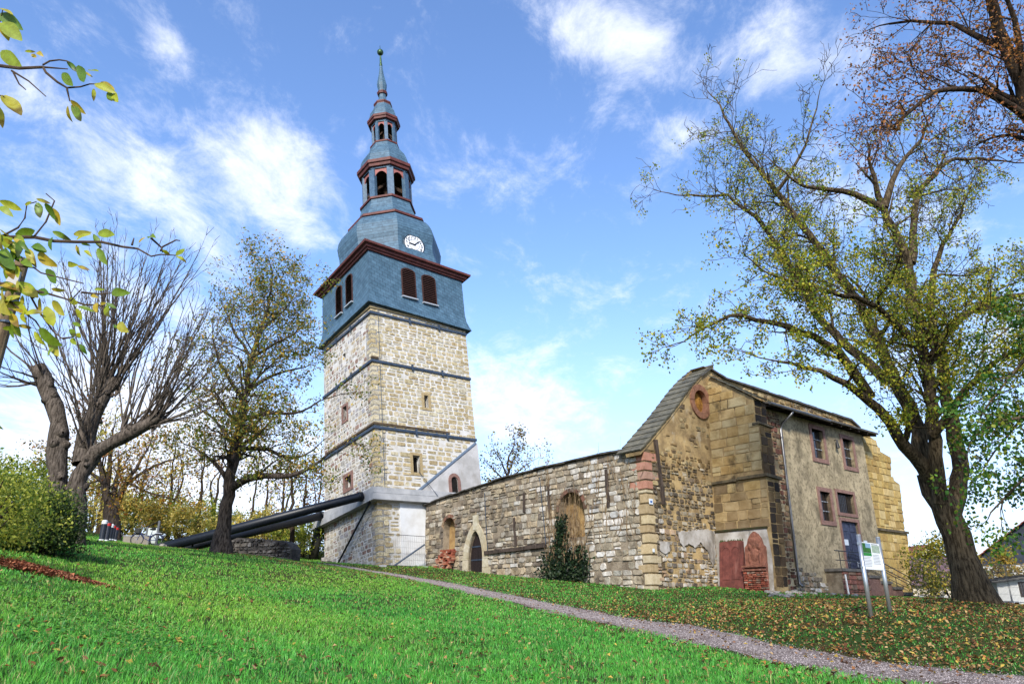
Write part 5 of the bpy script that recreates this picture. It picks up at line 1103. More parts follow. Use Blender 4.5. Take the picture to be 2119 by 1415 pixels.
for L_, r in ((((478, 1010, 0), (505, 990, -.5), (540, 978, -1), (588, 993, -1.5), (650, 967, -1.8), (701, 925, -2)), .24), (((490, 930, 0), (540, 921, .8), (603, 957, 1.4), (650, 930, 1.8)), .16), (((474, 1000, 0), (434, 937, -.6), (400, 925, -1.2)), .16), (((500, 870, 0), (560, 850, -1.4), (620, 860, -2.2), (660, 830, -2.8)), .14),
             (((487, 930, 0), (450, 870, 1), (420, 850, 1.6)), .13), (((510, 810, 0), (570, 770, 1.2), (630, 760, 2)), .13), (((520, 740, 0), (570, 710, -1), (610, 690, -1.6)), .11), (((505, 830, 0), (455, 760, -1.2), (440, 700, -1.8)), .13), (((520, 740, 0), (480, 680, 1), (465, 640, 1.4)), .1), (((545, 680, 0), (590, 640, .6)), .09)):
    ch.limb(pk(YC, *L_), r, .04, den=1.6, L0=(1.2, 2.6), start=.15)
ch.build('chestnut_tree', 'horse chestnut with green and brown leaves standing before the steel tubes', 'tree', c0, bk2, leaves=dict(per=5, size=.17, cols=cgr, spread=.22, droop=.12, aspect=.5), m_leaf=m_leaf)
# --- chestnut behind the bollards
Y5 = 50.; t5 = Tree(115, den=2.1, maxlvl=4, minL=.4, up=-.02, ang=(.5, 1.1), wig=.24, lf=lambda p: .65)
c5 = atY(234, 1125, Y5); c5[2] = gz(*c5[:2])-.3
t5.limb([c5, *pk(Y5, (233, 1090, 0), (230, 1050, 0))], .55, .46, den=0, tip=False)
for L_, r in ((((230, 1060, 0), (219, 1020, -.2), (214, 985, -.4), (205, 940, -.6), (190, 880, -.8)), .34), (((234, 1066, 0), (243, 1036, .3), (265, 999, .6), (283, 965, 1), (310, 920, 1.4)), .3), (((232, 1050, 0), (240, 1000, 1), (245, 940, 2)), .24), (((216, 1000, -.4), (170, 960, -1.2), (130, 940, -1.8)), .15), (((265, 999, .6), (320, 960, -1), (360, 950, -1.6)), .14), (((265, 999, .6), (310, 1020, -1.2), (350, 1030, -1.8)), .1), (((216, 990, 0), (185, 1000, -1.2), (150, 1010, -2)), .1)):
    t5.limb(pk(Y5, *L_), r, .05, den=1.7, L0=(1.2, 2.8), start=.2)
t5.build('autumn_chestnut_tree', 'forked chestnut with orange-brown drooping leaves behind the dark bollards', 'tree', c5, bk2, leaves=dict(per=4, size=.22, cols=[lin(196, 150, 50, .58), lin(176, 112, 44, .55), lin(150, 130, 48, .5), lin(206, 170, 70, .6), lin(120, 116, 44, .5)], spread=.22, droop=.2, aspect=.45), m_leaf=m_leaf)
# --- pollarded tree with long bare shoots
Y4 = 28.; po = Tree(121, den=1.5, maxlvl=3, minL=.6, up=.05, ang=(.25, .6), wig=.07, step=.7, r_min=.012, tipr=.006, ratio=(.3, .5), lf=lambda p: .03)
p4 = atY(128, 1112, Y4); p4[2] = gz(*p4[:2])-.3
po.limb([p4, *pk(Y4, (124, 1050, 0), (121, 994, 0), (121, 884, 0), (118, 829, 0), (92, 812, 0), (80, 785, 0), (78, 758, 0))], .40, .27, den=0, tip=False)
p4b = atY(158, 1112, Y4); p4b[2] = p4[2]
po.limb([p4b, *pk(Y4, (156, 1050, 0), (160, 990, 0), (180, 955, 0), (206, 936, 0), (257, 899, -.2), (312, 877, -.3), (332, 860, -.4))], .42, .2, den=0, tip=False)
po.limb(pk(Y4, (168, 960, .1), (178, 905, .3), (195, 847, .4), (228, 800, .5), (236, 782, .5)), .34, .25, den=0, tip=False)
R = random.Random(33)
for q in po.big:
    for i in range(2, len(q[1])): q[1][i] *= 1+R.uniform(-.12, .2)
for q in list(po.big)[:3]:       # burrs and cut stubs on the old wood
    n = len(q[0])
    for _ in range(14):
        i = R.randint(n//4, n-1); d = np.array([R.gauss(0, 1), R.gauss(0, 1)-.4, R.gauss(0, .6)+.3]); d /= np.linalg.norm(d); c = np.array(q[0][i]); r_ = q[1][i]; k = R.uniform(.35, .62)*r_; po.big.append(([tuple(c), tuple(c+d*r_*.9), tuple(c+d*r_*1.15), tuple(c+d*r_*(1.2+R.random()*.25))], [k*1.2, k, k*.75, k*.2]))
def shoots(u, v, dy, n, u0, u1, v0, v1, spread):
    for _ in range(n):
        b_ = atY(u+R.uniform(-spread, spread), v+R.uniform(-spread*.7, spread*.7), Y4+dy); t = R.random(); e = atY(u0+(u1-u0)*t+R.uniform(-20, 20), v0+(v1-v0)*R.random()+abs(t-.5)**2*160, Y4+dy+R.uniform(-2.2, 2.2))
        m = (b_+e)/2+np.array([R.uniform(-.25, .25), 0, -.28*abs(e[0]-b_[0])/2]); po.limb([b_, m*.5+(b_*.75+e*.25)*.5, m, e], R.uniform(.028, .06), .01, den=1.3, L0=(.8, 1.8), start=.2, lvl=1)
shoots(222, 806, .4, 46, 110, 410, 500, 600, 22); shoots(310, 880, -.3, 30, 330, 500, 600, 790, 20); shoots(195, 850, .3, 12, 60, 260, 560, 660, 16); shoots(90, 790, 0, 12, -80, 60, 560, 800, 12); shoots(180, 925, 0, 10, 90, 220, 640, 780, 12); shoots(260, 895, 0, 10, 260, 420, 600, 760, 14)
po.build('pollarded_tree', 'old pollarded tree with thick stumps and fans of long bare shoots above the hedge', 'tree', (p4+p4b)/2, bk3)
# --- small tree peeping over the nave wall
bt_ = Tree(131, den=2.2, maxlvl=4, minL=.4, up=.02, ang=(.5, 1.1), wig=.25, lf=lambda p: .7); Yb = 66.; b0_ = atY(1050, 1150, Yb); b0_[2] = gz(*b0_[:2])-.3
bt_.limb([b0_, *pk(Yb, (1049, 1050, 0), (1050, 985, 0), (1052, 950, 0))], .3, .08, den=2.2, start=.45, L0=(1.6, 3.4))
for L_ in (((1050, 1000, 0), (1020, 970, .5), (1005, 955, 1)), ((1050, 1000, 0), (1080, 965, -.5), (1092, 960, -.8)), ((1050, 985, 0), (1035, 950, -1), (1025, 935, -1.5)), ((1050, 985, 0), (1065, 945, 1), (1070, 930, 1.2))): bt_.limb(pk(Yb, *L_), .1, .03, den=2, L0=(1, 2), start=.3)
bt_.build('small_garden_tree', 'small olive-leaved tree showing above the nave wall beside the tower', 'tree', b0_, bk4, leaves=dict(per=3, size=.22, cols=[lin(150, 140, 60, .55), lin(120, 118, 52, .5), lin(180, 160, 60, .58), lin(140, 100, 50, .5)], spread=.25), m_leaf=m_leaf)
# --- woodland trees beyond, left; each its own tree
R = random.Random(77)
spec = [(185, 66, 'slim bare tree with grey trunk at far left beyond the bollards'), (205, 58, 'thick leaning trunk with yellow leaves just left of the bollards'), (268, 70, 'tree with thin crown directly above the parked bicycle'), (345, 66, 'slim forked tree rising beyond the bicycle saddle'), (365, 74, 'pale slender tree right of the bicycle, beyond the tubes'), (408, 62, 'thin straight tree left of the chestnut trunk above the tubes'),
        (432, 72, 'faint slender tree just left of the chestnut trunk'), (515, 64, 'forked bare tree right of the chestnut trunk'), (550, 68, 'tall thin tree midway between chestnut and tower'), (578, 76, 'faint bare tree behind the low ruined wall'), (607, 57, 'slim smooth-trunked tree with rust leaves left of the tower foot'), (628, 66, 'slender tree next to the picket fence by the tower'), (652, 72, 'yellow-leaved tree closest to the tower foot')]
ycol = [[lin(214, 186, 84, .62), lin(196, 158, 60, .6), lin(226, 206, 110, .64)], [lin(190, 184, 80, .6), lin(160, 164, 66, .55), lin(216, 196, 90, .62)], [lin(190, 136, 70, .56), lin(170, 116, 60, .52), lin(206, 160, 84, .58)]]
for k, (u, Yw, lb_) in enumerate(spec):
    tr_ = Tree(200+k, den=1.7, maxlvl=4, minL=.5, up=.06, ang=(.35, .8), wig=.18, step=.6, lf=lambda p: .6, r_min=.012, tipr=.01)
    b0_ = atY(u, 1120, Yw); b0_[2] = gz(*b0_[:2])-.2; h = R.uniform(7, 11); r0 = R.uniform(.14, .24) if k != 1 else .42
    dx = R.uniform(-.8, .8); tr_.limb([b0_, b0_+np.array([dx*.3, 0, h*.35]), b0_+np.array([dx*.8+R.uniform(-.3, .3), 0, h*.7]), b0_+np.array([dx, R.uniform(-.5, .5), h])], r0, .03, den=1.5, start=.3, L0=(1.4, 3.0))
    if k % 3 == 0: tr_.limb([b0_+np.array([dx*.2, 0, h*.3]), b0_+np.array([dx*.2+R.uniform(-1.2, 1.2), .3, h*.6]), b0_+np.array([dx+R.uniform(-1.6, 1.6), .5, h*.9])], r0*.6, .03, den=1.3, start=.3, L0=(1.2, 2.6))
    tr_.build('woodland_tree', lb_, 'tree', b0_, bk4, group='woodland trees beyond the lawn', leaves=dict(per=2, size=.22, cols=ycol[k % 3], spread=.3, aspect=.8), m_leaf=m_leaf)
# --- bushes: leaf clumps over branching stems
def bush(name, label, c, rx, ry, rz, n, size, cols, seed, cat='shrub', group=None, aspect=.6):
    g = np.random.default_rng(seed); base = np.array([c[0], c[1], gz(c[0], c[1])-.05]); t = thing(name, label, cat, base, group)
    b = MB(); k = 9
    for i in range(k):
        a = 2*math.pi*i/k+g.random(); d = np.array([math.cos(a)*rx*.6, math.sin(a)*ry*.6, rz*g.uniform(.9, 1.6)]); b.tube([base+d*.02, base+d*np.array([.5, .5, .6]), base+d], [.04, .03, .012], 5)
    b.build('stems', bk4, t)
    # clumps on the ellipsoid shell, leaves round each clump
    nc = max(30, n//90); th = g.uniform(0, 2*math.pi, nc); ph = np.arccos(g.uniform(-.95, 1, nc)); rr = g.uniform(.6, 1.05, nc)*(1+.18*np.sin(th*3+seed)*np.sin(ph*4+seed)); rr[g.random(nc) < .06] *= 1.3
    cc = np.c_[rx*rr*np.cos(th)*np.sin(ph), ry*rr*np.sin(th)*np.sin(ph), rz*(1+rr*np.cos(ph))]; cc[:, 2] = np.maximum(cc[:, 2], .1)
    P = base+cc[g.integers(0, nc, n)]+g.normal(0, .16*min(rx, rz), (n, 3)); P[:, 2] = np.maximum(P[:, 2], base[2]+.06)
    A = g.normal(0, 1, (n, 3)); A[:, 2] += .3; A /= np.linalg.norm(A, axis=1)[:, None]; B = np.cross(A, g.normal(0, 1, (n, 3))); B /= np.linalg.norm(B, axis=1)[:, None]; sz = size*g.uniform(.6, 1.4, (n, 1))
    V = np.stack([P, P+A*sz*.5+B*sz*aspect/2, P+A*sz, P+A*sz*.5-B*sz*aspect/2], 1).reshape(-1, 3); cl = np.array(cols)[g.integers(0, len(cols), n)]*g.uniform(.85, 1.5, (n, 1)); cl[:, 3] = 1
    i = np.arange(n)[:, None]*4; np_obj('foliage', V, [np.c_[i, i+1, i+2], np.c_[i, i+2, i+3]], m_leaf, t, col=np.repeat(cl, 4, 0)); return t
hg = [lin(170, 176, 60, .6), lin(138, 156, 52, .55), lin(196, 196, 80, .62), lin(112, 140, 48, .5)]; hd = [lin(62, 92, 46, .45), lin(48, 76, 40, .42), lin(84, 110, 50, .46), lin(116, 134, 60, .48)]
c_ = atY(-5, 1100, 22); bush('hedge', 'bright yellow-green hedge bush at the far left edge', c_, 1.35, 1.3, 1.1, 20000, .085, hg, 1, 'hedge')
c_ = atY(98, 1102, 22.5); bush('hedge', 'darker green rounded hedge bush left of the pollarded trunk', c_, .9, 1.0, .9, 14000, .075, hd, 2, 'hedge')
c_ = atY(-60, 1150, 17); bush('hedge', 'pale green bush cut off by the left edge of the picture', c_, 1.5, 1.5, 1.1, 7000, .08, hg, 3, 'hedge')
yb = [lin(222, 196, 96, .62), lin(204, 180, 80, .6), lin(190, 186, 86, .58), lin(230, 214, 130, .64), lin(170, 170, 76, .55)]
for k, (u, Yw, rx, rz, lb_) in enumerate(((180, 62, 3.2, 2.4, 'tall yellow shrub behind the hedge left of the bollards'), (255, 58, 2.6, 1.7, 'yellow shrub right behind the forked chestnut'), (310, 64, 3, 1.9, 'pale yellow shrub behind the parked bicycle'), (375, 60, 2.6, 1.5, 'yellow shrub behind the low end of the tubes'), (430, 68, 3.2, 1.8, 'yellow-green shrub left behind the chestnut trunk'), (505, 62, 2.8, 1.5, 'yellow shrub above the low ruined wall, left part'), (570, 66, 3, 1.8, 'rusty yellow shrub above the low ruined wall, right part'), (630, 60, 2.6, 1.5, 'green-yellow shrub beside the tower foot behind the fence'), (20, 48, 3.2, 2.4, 'yellow shrub behind the hedge at the left edge'))):
    c_ = atY(u, 1115, Yw); bush('woodland_shrub', lb_, c_, rx, 2.2, rz, 5000, .2, [yb, yb, hg, yb, hg, yb, ycol[2]+yb, hg, hg][k], 20+k, group='shrubs at the edge of the wood')
c_ = atY(1960, 1195, 46); bush('garden_shrub', 'yellow-green autumn shrub between the steps and the linden trunk', c_, 2.0, 1.6, 1.9, 6000, .16, [lin(176, 168, 60, .58), lin(130, 140, 52, .52), lin(206, 180, 70, .6), lin(96, 116, 46, .48)], 40)
c_ = atY(2062, 1180, 44); bush('garden_shrub', 'golden shrub beneath the red roof right of the linden trunk', c_, 1.6, 1.4, 1.5, 3500, .16, [lin(206, 166, 64, .6), lin(180, 150, 60, .56), lin(150, 146, 60, .52)], 41)
# --- ivy on the nave wall
g = np.random.default_rng(5); ivy = thing('ivy_plant', 'dark green ivy climbing from the ground into the arched niche of the nave wall', 'ivy', G(NV.P(*NV.px(1170, 1200), .3)))
uu = []; vv = []; R = random.Random(4)
for k in range(46):       # each vine climbs with its own wander and carries leaves along it
    u = R.uniform(1138, 1209); tall = abs(u-1165) < 13 and R.random() < .9; top = R.uniform(1064, 1104) if tall else R.uniform(1128, 1168); v = 1204
    while v > top:
        v -= R.uniform(2, 4); u += R.gauss(0, 1.6)+(.03*(1168-u) if tall and v < 1150 else 0); w = 3.+7.*min(1, max(0, (v-1125)/50.))
        for _ in range(R.randint(2, 5)): uu.append(u+R.gauss(0, w)); vv.append(v+R.gauss(0, 3))
uu = np.array(uu); vv = np.minimum(np.array(vv), 1205); n = len(uu)
V = []; C_ = []
th_ = np.interp(vv, [1070, 1140, 1190], [.12, .25, .5])
for i in range(n):
    x, z = NV.px(uu[i], vv[i]); p = NV.P(x, z, .05+th_[i]*g.random()); a = g.normal(0, 1, 3); a[2] -= .5; a /= np.linalg.norm(a); b_ = np.cross(a, g.normal(0, 1, 3)); b_ /= np.linalg.norm(b_); s_ = .15*g.uniform(.6, 1.3)
    V += [p, p+a*s_*.5+b_*s_*.45, p+a*s_, p+a*s_*.5-b_*s_*.45]
ic = np.array([lin(48, 76, 50, .42), lin(36, 60, 42, .4), lin(66, 96, 58, .45), lin(90, 110, 70, .45)])[g.integers(0, 4, n)]*g.uniform(.7, 1.3, (n, 1)); ic[:, 3] = 1; i = np.arange(n)[:, None]*4
np_obj('foliage', np.array(V), [np.c_[i, i+1, i+2], np.c_[i, i+2, i+3]], m_leaf, ivy, col=np.repeat(ic, 4, 0))
b = MB(); R = random.Random(3)
for k in range(95):
    u = R.uniform(1138, 1216); v0 = R.uniform(1090, 1185); pts = []
    uu_ = u
    for j in range(7): v = v0-j*R.uniform(8, 16); uu_ += R.uniform(-5, 5); pts.append(NV.P(*NV.px(uu_, v), .1+R.uniform(0, .42)*min(1, max(0, (v-1100)/80))))
    b.tube(pts, [.02, .018, .016, .014, .012, .01, .006], 4)
b.build('stems', mat('dry_stem', lin(176, 150, 112, .5), var=lin(130, 104, 76, .45), vscale=5), ivy, fix=False, kind='stuff')
b = MB()
for k in range(70):      # dry creeper strands over the wall face
    u = R.uniform(1100, 1330); v0 = R.uniform(960, 1120)
    if 1150 < u < 1215: continue
    pts = []; du = R.uniform(-2.5, 2.5)
    for j in range(6): pts.append(NV.P(*NV.px(u+du*j+R.uniform(-2, 2), v0-j*R.uniform(4, 12)), .1))
    b.tube(pts, [.014]*5+[.005], 3)
b.build('dry_strands', MATS['dry_stem'], ivy, fix=False, kind='stuff')
# ------------------------------------------------------------------ smaller things
R = random.Random(55)
m_navy = mat('navy_bollard', lin(38, 44, 60, .5), rough=.45, spec=.5); m_wb = mat('white_band', lin(236, 238, 240, .75), rough=.4); m_rb = mat('red_band', lin(214, 50, 40, .6), rough=.4)
for (u, Yb, h, red, lb_) in ((210, 36, 1.02, 0, 'leftmost and tallest dark bollard with a white top band'), (219.5, 38, .98, 1, 'second dark bollard from the left, with a broad red band'), (225.5, 41, .9, 0, 'middle dark bollard of the row, with a white band'), (231, 43.5, .92, 1, 'fourth dark bollard from the left, with a red band'), (237.5, 46.5, .9, 1, 'rightmost dark bollard of the row, against the forked chestnut trunk')):
    p = atY(u, 1118, Yb); p[2] = gz(*p[:2]); t = thing('bollard', lb_, 'bollard', p, 'bollards by the forked chestnut'); r = .13
    MB().tube([p-UP*.3, p+UP*(h-.16)], r, 16).build('shaft', m_navy, t, smooth=False); MB().tube([p+UP*(h-.16), p+UP*(h-.03)], r*1.03, 16).build('reflective_band', m_rb if red else m_wb, t)
    MB().tube([p+UP*(h-.03), p+UP*h, p+UP*(h+.03)], [r, r*.9, r*.45], 16).build('cap', m_navy if red else m_wb, t); MB().tube([p+UP*.08, p+UP*.14], r*1.03, 16).build('lower_band', m_wb, t)
# bicycle
pb_ = atY(301, 1130, 44.3); pb_[2] = gz(*pb_[:2]); ex = nrm3((.93, .3, 0)); ex = np.array(ex); by = np.cross(UP, ex); up_ = np.array(nrm3(tuple(UP+by*.12)))
BK = Pl(pb_, ex, -by, up_); bk_ = thing('bicycle', 'blue city bicycle with front basket parked on the lawn by the low wall', 'bicycle', pb_)
m_tyre = mat('tyre_rubber', lin(30, 30, 32, .5), rough=.8); m_bf = mat('blue_bike_paint', lin(44, 62, 120, .55), rough=.35); m_chr = mat('chrome', lin(200, 202, 206, .7), rough=.25, metal=.9)
def hoop(cx_, cz_, r, rt, n=28): return [BK.P(cx_+r*math.cos(a), cz_+r*math.sin(a)) for a in np.linspace(0, 2*math.pi, n+1)], rt
for name, xw in (('rear_wheel', .52), ('front_wheel', -.52)):
    pts, rt = hoop(xw, .34, .335, .022); w = MB().tube(pts, rt, 6, cap=False).build('wheel', m_tyre, bk_); pts, rt = hoop(xw, .34, .305, .012); MB().tube(pts, rt, 5, cap=False).build('rim', m_gut, w)
    b = MB()
    for i in range(10): a = 2*math.pi*i/10; b.tube([BK.P(xw, .34), BK.P(xw+.3*math.cos(a), .34+.3*math.sin(a))], .004, 3)
    b.build('spokes', m_chr, w)
    pts = [BK.P(xw+.37*math.cos(a), .34+.37*math.sin(a)) for a in np.linspace(.2, 2.9, 12)]; MB().tube(pts, .02, 5).build('mudguard', m_bf, bk_)
fr = MB()
for a in (((.52, .34), (.1, .3)), ((.1, .3), (.22, .82)), ((.52, .34), (.2, .72)), ((.1, .3), (-.2, .45)), ((-.2, .45), (-.38, .8)), ((.16, .55), (-.34, .68)), ((-.38, .92), (-.36, .75)), ((-.36, .75), (-.52, .34))): fr.tube([BK.P(*a[0]), BK.P(*a[1])], .018, 7)
fr.build('frame', m_bf, bk_)
MB().tube([BK.P(.22, .82), BK.P(.24, .94)], .012, 6).build('seat_post', m_chr, bk_); MB().tube([BK.P(.40, .97), BK.P(.28, .985), BK.P(.14, .96), BK.P(.06, .95)], [.06, .09, .05, .02], 8).build('saddle', m_tyre, bk_)
MB().tube([BK.P(-.28, 1.08, .28), BK.P(-.38, 1.04, .18), BK.P(-.4, .98), BK.P(-.38, 1.04, -.18), BK.P(-.28, 1.08, -.28)], .014, 6).build('handlebar', m_chr, bk_)
sp_ = [BK.P(x, z, o_) for z, k in ((.72, .8), (1.0, 1.)) for x, o_ in ((-.72, -.16*k), (-.44, -.16*k), (-.44, .16*k), (-.72, .16*k))]; MB().box8(sp_).build('basket', mat('basket_wire', lin(60, 64, 60, .45), rough=.7), bk_)
MB().box8([BK.P(x, z, o_) for z in (.72, .75) for x, o_ in ((.4, -.07), (.78, -.07), (.78, .07), (.4, .07))]).build('rear_rack', m_chr, bk_); MB().tube([BK.P(.06, .02, .1), BK.P(.1, .3, .03)], .01, 5).build('kickstand', m_chr, bk_); MB().tube([BK.P(.1, .3, .1), BK.P(.2, .18, .1)], .01, 5).build('crank', m_chr, bk_)
# low concrete wall with a glass panel
ca, cb2 = atY(252, 1128, 47), atY(306, 1128, 47); LW = Pl(np.array([ca[0], ca[1], 0]), np.array(nrm3(tuple(cb2-ca))), np.array([0, -1., 0])); ll = np.linalg.norm((cb2-ca)[:2]); g0 = gz(*ca[:2])
lw = thing('low_concrete_wall', 'low pale concrete wall behind the bicycle', 'wall', LW.P(ll/2, g0)); slab(LW, 0, ll, g0-.4, g0+.42, -.25, 0, 'wall_block', mat('beige_concrete', lin(176, 166, 150, .5), var=lin(150, 140, 124, .5), vscale=2), lw); slab(LW, -.05, ll+.05, g0+.42, g0+.47, -.28, .03, 'coping', m_con, lw)
p = atY(322, 1130, 48); p[2] = gz(*p[:2]); gp = thing('glass_panel_stand', 'upright glass panel with grey frame behind the bicycle', 'panel', p); GPp = Pl(np.array([p[0], p[1], 0]), np.array([1., 0, 0]), np.array([0, -1., 0]))
slab(GPp, -.06, .06, p[2]-.3, p[2]+1.65, -.06, .06, 'post', m_gut, gp); slab(GPp, -.75, -.65, p[2]-.3, p[2]+1.25, -.05, .05, 'post', m_gut, gp); slab(GPp, -.65, -.06, p[2]+.25, p[2]+1.2, -.01, .01, 'pane', mat('pale_glass', lin(214, 222, 214, .6), rough=.1, spec=.7), gp); MB().tube([GPp.P(-.75, p[2]+1.25), GPp.P(0, p[2]+1.65)], .03, 6).build('top_bar', m_blk, gp)
# low ruined wall remnant
ra, rb_ = atY(474, 1150, 46), atY(602, 1158, 44.5); d_ = rb_-ra; d_[2] = 0; ll = np.linalg.norm(d_); RW = Pl(np.array([ra[0], ra[1], 0]), d_/ll, np.array(nrm3((d_[1], -d_[0], 0)))); g0 = min(gz(*RW.P(0, 0)[:2]), gz(*RW.P(ll, 0)[:2]))
rz = lambda u, v: RW.px(u, v)[1]
ol = [(0, g0-.4), (ll, g0-.4), (ll, rz(600, 1136)), (ll*.93, rz(592, 1124)), (ll*.85, rz(583, 1118)), (ll*.6, rz(550, 1116)), (ll*.3, rz(512, 1113)), (ll*.1, rz(487, 1112)), (0, rz(476, 1118))]
rw = thing('low_ruined_wall', 'low broken rubble wall between the chestnut and the tower', 'wall', RW.P(ll/2, g0)); m_rw = mat('grey_rubble', lin(120, 112, 104, .45), var=lin(80, 74, 68, .4), vscale=2, bump=1, bscale=8)
wall(RW, ol, [], 'core', m_rw, rw, thick=.9); put_stones(stones(RW, [(x, z-.05 if z > g0 else z+.3) for x, z in ol], [], (.14, .3), (.18, .5), .05, .09, palette([(136, 128, 120), (108, 102, 96), (160, 152, 142), (90, 84, 80)], .5, .25), skip=.05, jit=.05, seed=91), rw, m_rst, limit=200)
# picket fence by the tower
fa, fb = atY(598, 1150, 60), atY(686, 1152, 62); d_ = fb-fa; d_[2] = 0; ll = np.linalg.norm(d_); PKF = Pl(np.array([fa[0], fa[1], 0]), d_/ll, np.array([0, -1., 0])); pf_ = thing('picket_fence', 'low chestnut paling fence left of the tower foot', 'fence', G(PKF.P(ll/2, 0)))
m_pk = mat('grey_green_paling', lin(120, 128, 88, .5), var=lin(90, 96, 66, .45), vscale=4)
for i in range(30):
    x = ll*i/29; p = G(PKF.P(x, 0)); MB().tube([p-UP*.15, p+UP*R.uniform(.9, 1.05)+np.array([R.uniform(-.04, .04), 0, 0])], .028, 5).build('paling', m_pk, pf_)
for i in range(4): p = G(PKF.P(ll*i/3, 0, -.05)); MB().tube([p-UP*.2, p+UP*1.1], .06, 7).build('post', m_tim, pf_)
for h in (.3, .75): MB().tube([G(PKF.P(ll*i/6, 0, -.03))+UP*h for i in range(7)], .012, 4).build('wire', m_iron, pf_)
# construction fence panels
def fence_panel(name, label, pl, x0, x1, z0, z1, brace=None, group=None, nw=22):
    t = thing(name, label, 'fence', pl.P((x0+x1)/2, z0), group)
    MB().tube([pl.P(x0, z0), pl.P(x0, z1), pl.P(x1, z1), pl.P(x1, z0), pl.P(x0, z0+.02)], .024, 7).build('frame', m_gut, t); b = MB()
    for i in range(1, nw): x = x0+(x1-x0)*i/nw; b.tube([pl.P(x, z0), pl.P(x, z1)], .005, 3, cap=False)
    for i in range(1, 5): z = z0+(z1-z0)*i/5; b.tube([pl.P(x0, z), pl.P(x1, z)], .005, 3, cap=False)
    b.build('wire_mesh', m_gut, t, fix=False, kind='stuff')
    for x in (x0, x1): slab(pl, x-.12, x+.12, z0-.12, z0+.02, -.32, .32, 'foot_block', m_con, t)
    if brace: MB().tube([pl.P(*brace[0]), pl.P(*brace[1])], .06, 8).build('brace', mat('steel_blue_brace', lin(110, 124, 142, .5), rough=.4, metal=.4), t)
    return t
FP = Pl(PR.P(0, 0, 1.0), D2, -D1); x0 = FP.px(793, 1150)[0]; x1 = FP.px(879, 1150)[0]; z0 = FP.px(792, 1168)[1]; z0 = gz(*FP.P((x0+x1)/2, 0)[:2])-FP.O[2]+.05
fence_panel('construction_fence', 'wire mesh fence panel with diagonal brace in front of the tower foot', FP, x0, x1, z0, z0+2.05, ((x1-.05, z0+1.5), (FP.px(816, 1170)[0], z0)))
for k, (u0, u1, Yf, lb_) in enumerate(((1895, 1945, 45, 'mesh fence panel behind the steps, next to the yellow buttress'), (1947, 1998, 45, 'mesh fence panel left behind the linden trunk'), (2044, 2084, 36, 'mesh fence panel just right of the linden trunk'), (2086, 2128, 36, 'mesh fence panel cut by the right edge of the picture'))):
    a, c = atY(u0, 1200, Yf), atY(u1, 1200, Yf); q = Pl(np.array([a[0], a[1], 0]), np.array([1., 0, 0]), np.array([0, -1., 0])); zb = gz((a[0]+c[0])/2, Yf); zt = q.px(u0, 1157 if k < 2 else 1168)[1]; fence_panel('construction_fence', lb_, q, 0, c[0]-a[0], min(zb, zt-1.6)+.1, zt, group='mesh fence panels by the linden', nw=16)
# brick heap at the niche
pc = NV.P(*NV.px(928, 1178), .35); pc[2] = gz(*pc[:2]); bp_ = thing('brick_heap', 'heap of broken red bricks below the left niche of the nave wall', 'brick heap', pc)
m_brk = mat('broken_brick', attr=True, var=(.7, .66, .62, 1), vscale=9, bump=.7, bscale=25, rough=.95); pbk = palette([(204, 126, 96), (184, 104, 78), (216, 160, 130), (170, 92, 72), (222, 190, 164)], .56, .15)
zt = NV.px(930, 1135)[1]-pc[2]; xw = NV.px(946, 1160)[0]-NV.px(909, 1160)[0]; xc = (NV.px(946, 1160)[0]+NV.px(909, 1160)[0])/2
nl = max(6, int(zt/.115))
for i in range(nl):
    f = i/nl; w = xw*(1-.35*f); n = max(3, int(w/.27))
    for j in range(n):
        if R.random() < .12: continue
        a = R.uniform(-.25, .25); bx = np.array([math.cos(a), math.sin(a)]); c = NV.P(xc+xw*.12*f+(-w/2+w*(j+.5)/n)+R.uniform(-.05, .05), pc[2]+.06+i*.115, .12+.42*(1-f)*R.uniform(.4, 1))
        ax = -D1*bx[0]-D2*bx[1]; ay = -D1*-bx[1]-D2*bx[0]; MB().box(c, ax*R.uniform(.09, .13), ay*R.uniform(.12, .2), UP*.05+ax*R.uniform(-.01, .01), pbk(0, 0, R)).build('brick', m_brk, bp_)
# rubble stones at the church foot
m_peb = mat('pale_rubble', lin(196, 190, 180, .55), var=lin(150, 142, 130, .5), vscale=4, bump=.6, bscale=12)
def rock(p, s, m, name, parent=None):
    n = 6; V = []
    for i in range(1, 4):
        for j in range(n): a = 2*math.pi*j/n; ph = math.pi*i/4; k = R.uniform(.75, 1.15); V.append(p+s*k*np.array([math.sin(ph)*math.cos(a), math.sin(ph)*math.sin(a)*.8, math.cos(ph)*.6]))
    V += [p+UP*s*.6, p-UP*s*.6]; F_ = [(i*n+j, i*n+(j+1) % n, (i+1)*n+(j+1) % n, (i+1)*n+j) for i in range(2) for j in range(n)]+[(j, (j+1) % n, 18) for j in range(n)]+[(12+j, 12+(j+1) % n, 19) for j in range(n)]
    return MB().add(V, F_).build(name, m, parent)
rubc = FA.P(1.5, 0, 2.6); rubc[2] = gz(*rubc[:2]); rb2 = thing('rubble_scatter', 'scatter of pale broken stones on the grass below the corner buttress', 'stones', rubc)
for i in range(46):
    u = R.gauss(1618, 22); v = R.uniform(1213, 1236); p = onground(u, v); p = p if np.linalg.norm(p-rubc) < 6 else rubc+np.array([R.uniform(-2, 2), R.uniform(-1, .3), 0]); p[2] = gz(*p[:2])+.02; rock(p, R.uniform(.06, .2), m_peb, 'stone', rb2)
for (u, v, Yr, s, lb_) in ((335, 1138, 45, .28, 'pale boulder at the lower end of the steel tubes'), (674, 1160, 57, .45, 'pale boulder at the left foot of the tower')):
    p = atY(u, v, Yr); p[2] = gz(*p[:2])+.1; o = rock(p, s, m_peb, 'boulder'); tag(o, lb_, 'boulder')
